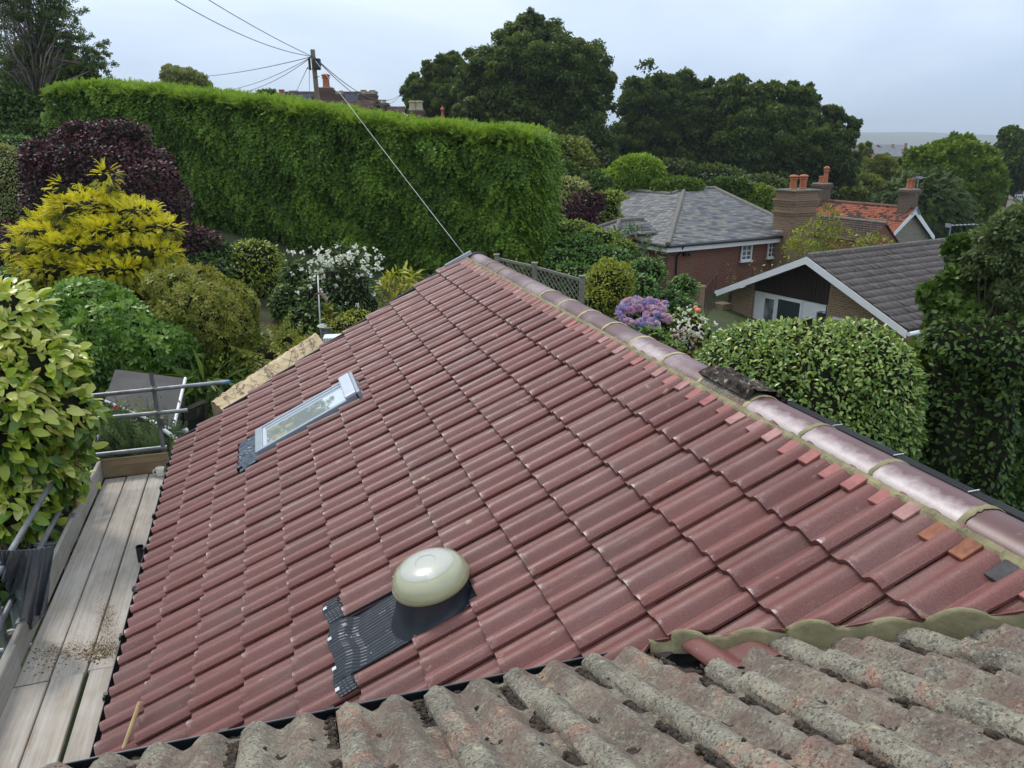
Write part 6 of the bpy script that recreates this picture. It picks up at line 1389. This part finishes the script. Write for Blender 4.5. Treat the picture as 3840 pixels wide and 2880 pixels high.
# ---------------------------------------------------------------- brown-roofed bungalow with the white-edged gable
g2, n2_ = hdir(-31.5), hdir(58.5); Ap = W(3025, 965, 24); HWd, DR = 3.62, 1.63; RL = 10.4; gzb = -3.6
hb_ = thing('bungalow', 'brick bungalow with a brown tiled roof, white bargeboards and a dark boarded gable', 'house', V3(Ap[0], Ap[1], gzb))
M_brown = m_roof('brown_concrete_tile', [lin(.095, .074, .066), lin(.115, .092, .083), lin(.135, .110, .098)], lin(.20, .18, .15), (.60, .70))
slb = math.hypot(HWd, DR)
for sgn in (1, -1):
    V_ = unit(-sgn * g2 * HWd + DR * Zv); O_ = Ap + sgn * g2 * HWd - DR * Zv
    roof_face('roof', hb_, O_ + V3(0, 0, .03), n2_, V_, slb, lambda s: np.zeros_like(np.asarray(s, float)), lambda s: np.zeros_like(np.asarray(s, float)) + RL, .32, .32, M_brown, .028, na=5, seed=8, stag=True, jit=.008, prof=lambda a: .012 * (np.asarray(a) < .12))
    mb = MB(); mb.prism([O_ - n2_ * .03 - Zv * .0, Ap - n2_ * .03 + Zv * .02, Ap - n2_ * .03 - Zv * .21, O_ - n2_ * .03 - Zv * .21], n2_ * .03); mb.build('bargeboard', M_white, hb_)
mb = MB(); mb.tube([Ap + V3(0, 0, .03), Ap + n2_ * RL + V3(0, 0, .03)], .11, 8); mb.build('ridge_tile', plain('mossy_ridge', lin(.12, .105, .09), .95, 0, .5, 9, .6), hb_)
wl = Ap + n2_ * .5; rdp = DR / HWd
def gp(q, z): return wl + g2 * q + Zv * z
M_brickv = m_brick('brindle_brick', g2, n2_, lin(.22, .125, .065), lin(.27, .165, .09), lin(.13, .085, .06), lin(.30, .24, .17))
zr = lambda q: -abs(q) * rdp - .16
mb = MB(); d_ = gzb - wl[2]
mb.prism([gp(-3.35, zr(3.35)), gp(-.62, zr(.62)), gp(-.62, d_), gp(-3.35, d_)], n2_ * 9.6); mb.prism([gp(3.35, zr(3.35)), gp(3.35, d_), gp(2.45, d_), gp(2.45, zr(2.45))], n2_ * 9.6)
mb.build('wall', M_brickv, hb_)
M_clad = plain('dark_stained_boards', lin(.028, .018, .014), .6, 0, .3, 4, .3, .4, (1, 1, .1))
zl = lambda q: -1.50 - .045 * 0
mb = MB(); nb_ = 26
for i in range(nb_):
    q0 = -.61 + (2.44 + .61) * i / nb_; q1 = -.61 + (2.44 + .61) * (i + .88) / nb_
    zz0, zz1 = min(zr(q0), -.16), min(zr(q1), -.16); pol = [gp(q0, -1.50), gp(q1, -1.50), gp(q1, zz1), gp(q0, zz0)]
    mb.prism([p + n2_ * .12 for p in pol], -n2_ * .02)
mb.prism([p + n2_ * .16 for p in (gp(-.615, -1.5), gp(2.445, -1.5), gp(2.445, zr(2.445)), gp(0, -.16), gp(-.615, zr(.615)))], -n2_ * .03)
mb.build('cladding', M_clad, hb_)
# glazed entrance under the boarding
bk = n2_ * .14
mb = MB(); mb.box(gp(-.61, d_) + bk, g2 * 3.05, n2_ * .1, Zv * (-1.5 - d_)); mb.build('white_panel', M_white, hb_)
def gl(q0, q1, z0, z1, cols=1, rows=1, nm='window', glass=M_glass): return window(hb_, gp(q1, z0) + bk - n2_ * .002, -g2, Zv, q1 - q0, z1 - z0, -n2_, cols, rows, .06, .03, nm, False, glass)
gl(1.48, 2.02, -3.2, -1.62, glass=M_glassc); gl(.42, 1.46, -3.2, -1.56); gl(-.60, -.12, -3.4, -1.72, nm='door')
p, q = hit(3125, 1187, wl, n2_), hit(3243, 1262, wl, n2_); qa, qb = (p - wl) @ g2, (q - wl) @ g2
window(hb_, gp(qa, (p - wl)[2] - .75) - n2_ * .005, -g2, Zv, qa - qb, .75, -n2_, 2, 1, .07, .09, glass=M_glassc)
for px_, py_ in ((3098, 1170), (3274, 1208)):
    o3 = hit(px_, py_, wl, n2_); mb = MB(); mb.tube([o3 - Zv * .18, o3 + Zv * .2], .018, 6); mb.tube([o3 + Zv * .0 - n2_ * .0, o3 - n2_ * .35 + Zv * .05], .015, 6); mb.tube([o3 - Zv * .15, o3 - n2_ * .3 + Zv * .04], .012, 6); mb.build('basket_bracket', M_black, hb_)
Re = Ap - g2 * HWd - DR * Zv; Le = Ap + g2 * HWd - DR * Zv
mb = MB(); mb.tube([Re - g2 * .06 - Zv * .08, Re - g2 * .06 - Zv * .08 + n2_ * RL], .065, 8); mb.build('gutter', M_white, hb_); mb = MB(); mb.tube([Le + g2 * .06 - Zv * .08, Le + g2 * .06 - Zv * .08 + n2_ * RL], .065, 8); mb.build('gutter', M_white, hb_)
mb = MB(); q = Re + n2_ * .9 - Zv * .1; mb.tube([q, q + g2 * .3 - Zv * .3, V3(*(q + g2 * .3)[:2], gzb)], .04, 8); mb.build('downpipe', M_white, hb_)
# brick pier and gate wall by the bungalow
pr = hit(2640, 1200, Ap + n2_ * .2, n2_)
mb = MB(); mb.box(V3(*gp(3.38, 0)[:2], gzb) - n2_ * .4, g2 * .5, n2_ * .5, Zv * (Le[2] - gzb - .5)); o = mb.build('brick_pier', M_brickv, None); tag(o, 'brown brick pier standing against the left corner of the bungalow', 'pier')
q0, q1 = W(2560, 1075, 24), W(2625, 1085, 23.6); mb = MB(); dq = unit((q1 - q0) * V3(1, 1, 0)); lw = np.linalg.norm((q1 - q0)[:2]); mb.box(V3(q0[0], q0[1], gzb), dq * lw, V3(-dq[1], dq[0], 0) * .35, Zv * (q0[2] - gzb)); mb.box(V3(q0[0], q0[1], q0[2]) - dq * .03, dq * (lw + .06), V3(-dq[1], dq[0], 0) * .4, Zv * .06); o = mb.build('garden_wall', M_brickv, None); tag(o, 'short brown brick garden wall with a flat coping beside the wrought gate', 'wall')
gt = thing('iron_gate', 'dark wrought-iron garden gate between the garden wall and the brick pier', 'gate', V3(q1[0], q1[1], gzb)); mb = MB(); ge = gp(3.85, 0) - n2_ * .3; gq_ = V3(ge[0], ge[1], 0) - V3(q1[0], q1[1], 0); zt_ = q1[2] - .1
for i in range(11): b0 = V3(q1[0], q1[1], 0) + gq_ * (i + .5) / 11; mb.tube([V3(b0[0], b0[1], gzb + .1), V3(b0[0], b0[1], zt_ + .12 * math.sin(math.pi * (i + .5) / 11))], .012, 5)
for z in (gzb + .15, gzb + 1.2, zt_): mb.tube([V3(q1[0], q1[1], z), V3(q1[0], q1[1], z) + gq_], .014, 5)
mb.build('bars', plain('rusty_iron', lin(.06, .025, .02), .7), gt)
# tv aerial on the bungalow ridge
def aerial(px, py, D, pxt, pyt, boom, label, nm='tv_aerial', n=7, L=1.1):
    b = W(px, py, D); t = W(pxt, pyt, D); mb = MB(); at = thing(nm, label, 'aerial', b); mb.tube([b - Zv * .1, t], .02, 6); mb.build('mast', M_lead2, at)
    mb = MB(); bd = unit(np.asarray(boom, float)); mb.tube([t - bd * .15, t + bd * L], .016, 5)
    s = unit(np.cross(bd, Zv))
    for i in range(n): c = t + bd * (L * i / (n - 1)); mb.tube([c - s * .16, c + s * .16], .008, 4)
    c = t - bd * .12; mb.cbox(c, bd * .02, s * .3, Zv * .3 * .5); mb.build('boom', M_lead2, at)
aerial(3558, 892, 30, 3566, 845, (1, .2, .02), 'grey tv aerial standing above the bungalow ridge')
# ---------------------------------------------------------------- old cottage with patchy red roof
Ac = W(3435, 782, 42); gc, nc = hdir(-26), hdir(64); gzc = -3.0
hc = thing('red_cottage', 'old cottage with patchy orange-red tiled roof and a stone gable', 'house', V3(Ac[0], Ac[1], gzc))
lE, rE = hit(3352, 872, Ac, gc), hit(3505, 886, Ac, gc)
k = NT('patchy_red_tile'); ob = k.coord(); pt_ = k.noise(ob, .75, 4, .75)
c = k.mix(k.ramp(k.math('ADD', k.math('MULTIPLY', k.attr('tint'), .34), pt_), (.60, 0.0), (.64, 1.0)), k.ramp(k.attr('tint'), (0, lin(.060, .040, .034)), (1, lin(.105, .070, .055))), k.ramp(k.noise(ob, 3, 2), (.3, lin(.36, .095, .05)), (.7, lin(.46, .15, .08))))
k.set(Base_Color=c, Roughness=.85); M_patch = k.m
M_darkt = m_roof('dark_red_tile', [lin(.065, .042, .035), lin(.10, .060, .045), lin(.13, .07, .05)])
wL = (Ac - lE) @ nc; dL = Ac[2] - lE[2]; wR = (rE - Ac) @ nc; dR_ = Ac[2] - rE[2]; LC = along(3068, 746, Ac, gc)
s1_ = math.hypot(wL, dL); s2_ = math.hypot(wR, dR_); cst = lambda v: (lambda s: np.zeros_like(np.asarray(s, float)) + v)
ex = 1.55
roof_face('roof', hc, Ac - nc * wL * ex - Zv * dL * ex, gc, unit(nc * wL + Zv * dL), s1_ * ex, cst(0), cst(LC), .14, .20, M_patch, .014, seed=10)
roof_face('roof', hc, Ac + nc * wR - Zv * dR_, gc, unit(-nc * wR + Zv * dR_), s2_, cst(0), cst(LC), .25, .4, M_darkt, .014, seed=11)
mb = MB(); mb.tube([Ac + V3(0, 0, .02), Ac + gc * LC + V3(0, 0, .02)], .09, 8); mb.build('ridge_tile', plain('cottage_ridge', lin(.16, .075, .055), .9, 0, .4, 5), hc)
M_stonew = m_brick('stone_blocks', gc, nc, lin(.22, .20, .155), lin(.29, .26, .20), lin(.17, .16, .13), lin(.24, .22, .18), .42, .2, .02)
mb = MB(); gi = gc * .25
mb.prism([lE + gi + nc * .15 * 1, Ac + gi - Zv * .15, rE + gi - nc * .15, V3(*(rE + gi - nc * .15)[:2], gzc), V3(*(lE + gi + nc * .15)[:2], gzc)], gc * (LC - .5)); mb.build('wall', M_stonew, hc)
for p in (lE, rE): mb = MB(); mb.prism([p - gc * .02, Ac - gc * .02, Ac - gc * .02 - Zv * .3, p - gc * .02 - Zv * .25], gc * .05); mb.build('bargeboard', M_white, hc)
mb = MB(); mb.tube([Ac - gc * .05 - nc * .35 - Zv * .28, Ac - gc * .05 + V3(0, 0, .05), Ac - gc * .05 + nc * .3 - Zv * .3], .06, 5); mb.build('lead_cap', M_lead2, hc)
M_brickd = m_brick('dark_brick', gc, nc, lin(.11, .068, .05), lin(.14, .09, .065), lin(.085, .06, .048), lin(.16, .13, .10))
cb = Ac + gc * .55; cb = V3(cb[0], cb[1], Ac[2] - .4); c1_ = chimney(hc, cb, nc, gc, .80, .62, W(3432, 714, 42)[2] - cb[2], M_brickd)
for q in (-.16, .16): pot(c1_, cb + Zv * (W(3432, 714, 42)[2] - cb[2] + .06) + nc * q, .11, .62, M_terra, False)
p = W(3440, 666, 42.4); mb = MB(); mb.tube([cb + Zv * 1.0 - gc * .35 + nc * .1, V3(cb[0], cb[1], p[2]) - gc * .35 + nc * .1], .025, 5); mb.tube([V3(cb[0], cb[1], p[2]) - gc * .35 - nc * .45, V3(cb[0], cb[1], p[2]) - gc * .35 + nc * .7], .02, 5); mb.cbox(V3(cb[0], cb[1], p[2]) - gc * .35 + nc * .15, nc * .28, gc * .2, Zv * .12); mb.build('aerial', M_lead2, hc)
ce = Ac + gc * (LC - .2); ce = V3(ce[0], ce[1], Ac[2] - .5); ht = W(3054, 690, ce[1])[2] - ce[2]; c2_ = chimney(hc, ce, nc, gc, .85, .7, ht, M_brickd)
pot(c2_, ce + Zv * (ht + .06) - nc * .15, .14, .5, M_terra, False); pot(c2_, ce + Zv * (ht + .06) + nc * .22, .15, .95, M_terra)
# front wing
Aw = W(3325, 838, 37.5); lw_, rw_ = hit(3283, 888, Aw, gc), hit(3374, 912, Aw, gc); wl_ = (Aw - lw_) @ nc; dl_ = Aw[2] - lw_[2]; wr_ = (rw_ - Aw) @ nc; dr_ = Aw[2] - rw_[2]; ex = 1.5
roof_face('roof', hc, Aw - nc * wl_ * ex - Zv * dl_ * ex, gc, unit(nc * wl_ + Zv * dl_), math.hypot(wl_, dl_) * ex, cst(0), cst(5.2), .14, .20, M_darkt, .014, seed=12)
roof_face('roof', hc, Aw + nc * wr_ - Zv * dr_, gc, unit(-nc * wr_ + Zv * dr_), math.hypot(wr_, dr_), cst(0), cst(4.0), .25, .4, M_darkt, .014, seed=13)
mb = MB(); mb.tube([Aw + V3(0, 0, .02), Aw + gc * 5.2 + V3(0, 0, .02)], .09, 8); mb.build('ridge_tile', M_hip, hc)
mb = MB(); e1, e2 = Aw - nc * wl_ * 1.4 - Zv * dl_ * 1.4, rw_; gi = gc * .12; mb.prism([e1 + gi, Aw + gi - Zv * .06, e2 + gi, V3(*(e2 + gi)[:2], gzc), V3(*(e1 + gi)[:2], gzc)], gc * 3.8); mb.build('wall', m_brick('wing_brick', gc, nc, lin(.24, .085, .05), lin(.28, .10, .06), lin(.20, .075, .05), lin(.2, .12, .09)), hc)
# ---------------------------------------------------------------- old house behind the hedge
Dv = 62; uV = V3(1, 0, 0); vV = V3(0, 1, 0); gzv = 2.0
hv = thing('victorian_house', 'old red-brick house with many chimneys and solar panels seen above the hedge', 'house', V3(*W(1300, 400, Dv)[:2], gzv))
M_bv = m_brick('victorian_brick', uV, vV, lin(.12, .055, .042), lin(.15, .07, .05), lin(.10, .055, .045), lin(.15, .11, .09))
M_vt = m_roof('old_brown_tile', [lin(.11, .065, .045), lin(.15, .09, .06), lin(.18, .12, .085)])
M_vd = m_roof('dark_brown_tile', [lin(.06, .045, .038), lin(.08, .058, .045), lin(.10, .07, .055)])
def vbox(nm, x0, y0, x1, y1, D, depth, mat, parent=hv, up=0):
    a, b = W(x0, y0, D), W(x1, y1, D); mb = MB(); mb.box(V3(a[0], a[1], b[2]), uV * (b[0] - a[0]), vV * depth, Zv * (a[2] - b[2])); return mb.build(nm, mat, parent)
a, b = W(1058, 347, Dv), W(1415, 352, Dv); wdt = b[0] - a[0]; rh = 2.6; sv = math.hypot(2.8, rh)
roof_face('roof', hv, V3(a[0], a[1] - 2.8, a[2] - rh), uV, unit(vV * 2.8 + Zv * rh), sv, cst(0), cst(wdt), .2, .3, M_vd, .02, seed=20)
mb = MB(); mb.box(V3(a[0], a[1], a[2] - .06), uV * wdt, vV * .3, Zv * .14); mb.build('ridge_tile', M_hip, hv)
mb = MB(); mb.box(V3(a[0] + .3, a[1] - 2.6, gzv), uV * (wdt - .6), vV * 6, Zv * (a[2] - rh - gzv + .0)); mb.build('wall', M_bv, hv)
k = NT('solar_glass'); k.set(Base_Color=lin(.012, .018, .045), Roughness=.12); M_sol = k.m
Vs = unit(vV * 2.8 + Zv * rh); Ns = np.cross(uV, Vs)
for x0, x1 in ((1114, 1172), (1284, 1346)):
    p = hit(x0, 358, V3(a[0], a[1], a[2]) , Ns); q = hit(x1, 358, V3(a[0], a[1], a[2]), Ns); mb = MB(); mb.box(p + Ns * .06, uV * (q[0] - p[0]), -Vs * 1.6, Ns * .05); mb.build('solar_panel', M_sol, hv)
def vch(x0, x1, y0, y1, D, pots, mat=M_bv):
    a, b = W(x0, y0, D), W(x1, y1, D); w = b[0] - a[0]; c = V3((a[0] + b[0]) / 2, a[1] + .5, b[2] - 1.2); o = chimney(hv, c, uV, vV, w * .86, .8, a[2] - b[2] + 1.2, mat)
    for px_, r, ytop, m, hood in pots: q = W(px_, y0, D); h = W(px_, ytop, D)[2] - a[2] - .06; pot(o, V3(q[0], a[1] + .5, a[2] + .06), r, h / .86 if not hood else h, m, hood)
    return o
vch(1190, 1250, 330, 400, 56, [(1218, .26, 276, M_terra, True)])
vch(1340, 1414, 352, 395, 58, [(1359, .2, 335, M_cpot, True), (1377, .14, 341, M_cpot, False), (1393, .2, 336, M_cpot, True)])
vch(1246, 1284, 352, 390, 60, [(1264, .14, 340, M_cpot, False), (1275, .14, 338, M_cpot, False)], M_brickd)
vch(1405, 1458, 388, 425, 60, [(1420, .16, 372, M_cpot, False), (1437, .16, 372, M_cpot, True)], M_brickd)
vch(1526, 1590, 414, 460, 54, [(1545, .27, 376, M_cpot, False), (1569, .27, 376, M_cpot, False)])
vch(1076, 1116, 346, 375, 64, [(1083, .14, 338, M_cpot, False), (1095, .14, 338, M_cpot, False), (1107, .14, 338, M_cpot, False)], M_brickd)
vch(1122, 1150, 347, 375, 64, [(1130, .14, 341, M_cpot, False), (1143, .14, 341, M_cpot, False)], M_brickd)
vch(1038, 1060, 355, 380, 60, [(1050, .22, 334, M_terra, False)])
# front gabled wing with dark boarding
ga, gb_, gr_ = W(1415, 378, 55), W(1388, 420, 55), W(1446, 425, 55); rdg = W(1250, 390, 58) - W(1415, 378, 55)
rd_ = unit(V3(-1, .25, 0)); Lw = 5.6; drop = ga[2] - gb_[2]
Vl = unit(ga - gb_)
mb = MB(); mb.add([ga, gb_, gb_ + rd_ * Lw, ga + rd_ * Lw], [(0, 1, 2, 3)])
fr_ = V3(-.25, -1, 0); 
roof_face('roof', hv, ga + unit(V3(.25, -1, 0) * 1) * 0 + rd_ * 0 + V3(-.2, -1.3, -1.35), rd_, unit(V3(.05, 1.2, 1.35)), 1.85, cst(0), cst(Lw), .2, .3, M_vt, .02, seed=22)
mb = MB(); mb.prism([gb_ + V3(0, .1, -.6), ga + V3(0, .1, -.12), gr_ + V3(0, .1, -.5), V3(gr_[0], gr_[1] + .1, gzv), V3(gb_[0], gb_[1] + .1, gzv)], vV * 1.5); mb.build('gable_wall', plain('dark_blue_boards', lin(.020, .024, .035), .6), hv)
for p in (gb_, gr_): mb = MB(); mb.tube([p + V3((p[0] - ga[0]) * .15, -.05, -.12), ga + V3(0, -.05, 0)], .10, 5); mb.build('bargeboard', plain('brown_barge', lin(.10, .06, .04), .8), hv)
p = W(1417, 417, 54.9); mb = MB(); mb.tube([p + V3(-.4, 0, -.5), p, p + V3(.45, 0, -.6)], .08, 5); mb.build('white_barge', M_white, hv)
a, b = W(1452, 399, 60), W(1520, 426, 60); roof_face('roof', hv, V3(a[0], a[1] - 1.2, b[2] - .6), uV, unit(V3(0, 1.2, a[2] - b[2] + .6)), math.hypot(1.2, a[2] - b[2] + .6), cst(0), cst(b[0] - a[0]), .2, .3, M_vt, .02, seed=23)
a, b = W(1596, 442, 57), W(1668, 460, 57); roof_face('roof', hv, V3(a[0], a[1] - 1.2, b[2] - .8), uV, unit(V3(0, 1.2, a[2] - b[2] + .8)), math.hypot(1.2, a[2] - b[2] + .8), cst(0), cst(b[0] - a[0]), .2, .3, M_vt, .02, seed=24)
c = W(1660, 446, 57); mb = MB(); mb.lathe(c - V3(0, 0, .2), [(.16, 0), (.2, .25), (.1, .4), (.08, .7), (.16, .85), (.05, 1.0), (.001, 1.15)], 10); mb.build('finial', M_terra, hv)
# ---------------------------------------------------------------- far houses
M_fwall = plain('far_render', lin(.62, .62, .60), .9, 0, .06, 1); M_fbr = plain('far_brick', lin(.28, .16, .10), .9, 0, .15, 1)
M_frs = plain('far_slate', lin(.13, .14, .155), .8, 0, .25, 1.2); M_frb = plain('far_brown_roof', lin(.15, .12, .10), .85, 0, .2, 1.2); M_navy = plain('navy_cladding', lin(.02, .026, .05), .7)
def far_house(label, x0, x1, yr, ye, yb, D, dep, wall, roof, head=90, wins=(), upper=None, chim=(), cat='house', nm='far_house'):
    U = hdir(head); V = hdir(head - 90); a = W(x0, ye, D); e = along(x1, ye, a, U); e = (W(x1, ye, D) - a)[0]
    zr_ = W(x0, yr, D + dep / 2)[2]; zb_ = W(x0, yb, D)[2]; t = thing(nm, label, cat, V3(a[0], a[1], float(G(a[0], a[1]))))
    gb = min(zb_, float(G(a[0], a[1])) - .5); mb = MB(); w = e
    pr = [a + V * .3 + U * .2, a + V * (dep - .3) + U * .2]; 
    pol = [V3(*(a + V * .3 + U * .2)[:2], gb), V3(*(a + V * (dep - .3) + U * .2)[:2], gb), a + V * (dep - .3) + U * .2, V3(*(a + V * dep / 2 + U * .2)[:2], zr_ - .15), a + V * .3 + U * .2]
    mb.prism(pol, U * (w - .4)); mb.build('wall', wall, t)
    mb = MB(); r0_, r1_, r2_ = a - Zv * .05, V3(*(a + V * dep / 2)[:2], zr_), a + V * dep - Zv * .05
    mb.prism([r0_, r1_, r2_, r2_ + Zv * .14, r1_ + Zv * .16, r0_ + Zv * .14], U * w); mb.build('roof', roof, t)
    if upper: q = W(x0, upper[0], D); mb = MB(); mb.box(V3(*(a + V * .24 + U * .25)[:2], q[2]), U * (w - .5), V * .08, Zv * (a[2] - q[2] - .1)); mb.build('cladding', upper[1], t)
    for (wx0, wy0, wx1, wy1, cols) in wins:
        p, q = W(wx0, wy0, D), W(wx1, wy1, D); window(t, V3(p[0], (a + V * .15)[1] , q[2]), V3(1, 0, 0), Zv, q[0] - p[0], p[2] - q[2], V3(0, -1, 0), cols, 1, .12, .08, sill=False)
    for cx_, cy_, wpx in chim:
        q = W(cx_, cy_, D + dep / 2); wd = wpx * D / F; mb = MB(); mb.box(V3(q[0] - wd / 2, q[1] - .3, zr_ - .4), V3(wd, 0, 0), V3(0, .6, 0), V3(0, 0, q[2] - zr_ + .4)); mb.build('chimney', M_fbr, t)
    return t
far_house('far grey slate-roofed terrace in the distance left of the fresh green tree', 3295, 3415, 556, 588, 618, 190, 14, M_fbr, M_frs, wins=((3299, 590, 3308, 602, 1), (3340, 590, 3349, 600, 1)), chim=((3348, 540, 7), (3398, 536, 7)))
far_house('far slate roof behind the terrace, left of it', 3255, 3300, 537, 560, 585, 215, 10, M_fbr, M_frs, chim=((3254, 527, 5),))
far_house('far slate roof rising above the terrace', 3320, 3416, 544, 562, 590, 215, 10, M_fbr, M_frs)
far_house('white-gabled distant house between the green tree and the cedar', 3672, 3722, 546, 566, 592, 170, 12, M_fwall, M_frs, chim=((3707, 545, 7),))
far_house('white house with navy boarded upper floor at the right edge', 3766, 3850, 668, 702, 762, 120, 8, M_fwall, M_frb, upper=(729, M_navy), wins=((3782, 704, 3806, 714, 3), (3824, 705, 3848, 716, 3), (3818, 730, 3846, 748, 4), (3778, 732, 3800, 748, 2)))
far_house('low brown-roofed garage in front of the white and navy house', 3744, 3812, 716, 752, 786, 108, 7, M_fbr, M_frb)
far_house('brown tiled roof with a chimney at the right edge below the white house', 3772, 3860, 757, 800, 840, 88, 7, M_fwall, M_frb, chim=((3829, 762, 14),))
far_house('pale house half hidden behind the dark laurel at the far left', 70, 170, 300, 345, 430, 44, 8, M_fwall, M_frs, wins=((140, 372, 160, 410, 2),), chim=((343, 290, 10),))
far_house('small pale gable at the left edge behind the birch', -30, 70, 320, 345, 420, 42, 7, M_fwall, M_frs)
# ================================================================ haze over the valley
k = NT('valley_haze'); k.t.nodes.remove(k.b)
pv = k.n('ShaderNodeVolumePrincipled', {'Color': lin(.78, .86, .95), 'Density': .00030, 'Anisotropy': .2}); k.l(pv.outputs[0], k.out.inputs['Volume'])
mb = MB(); mb.box(V3(-1600, -60, -60), V3(4300, 0, 0), V3(0, 6700, 0), V3(0, 0, 60 + 125)); o = mb.build('haze', k.m, None); o['kind'] = 'stuff'
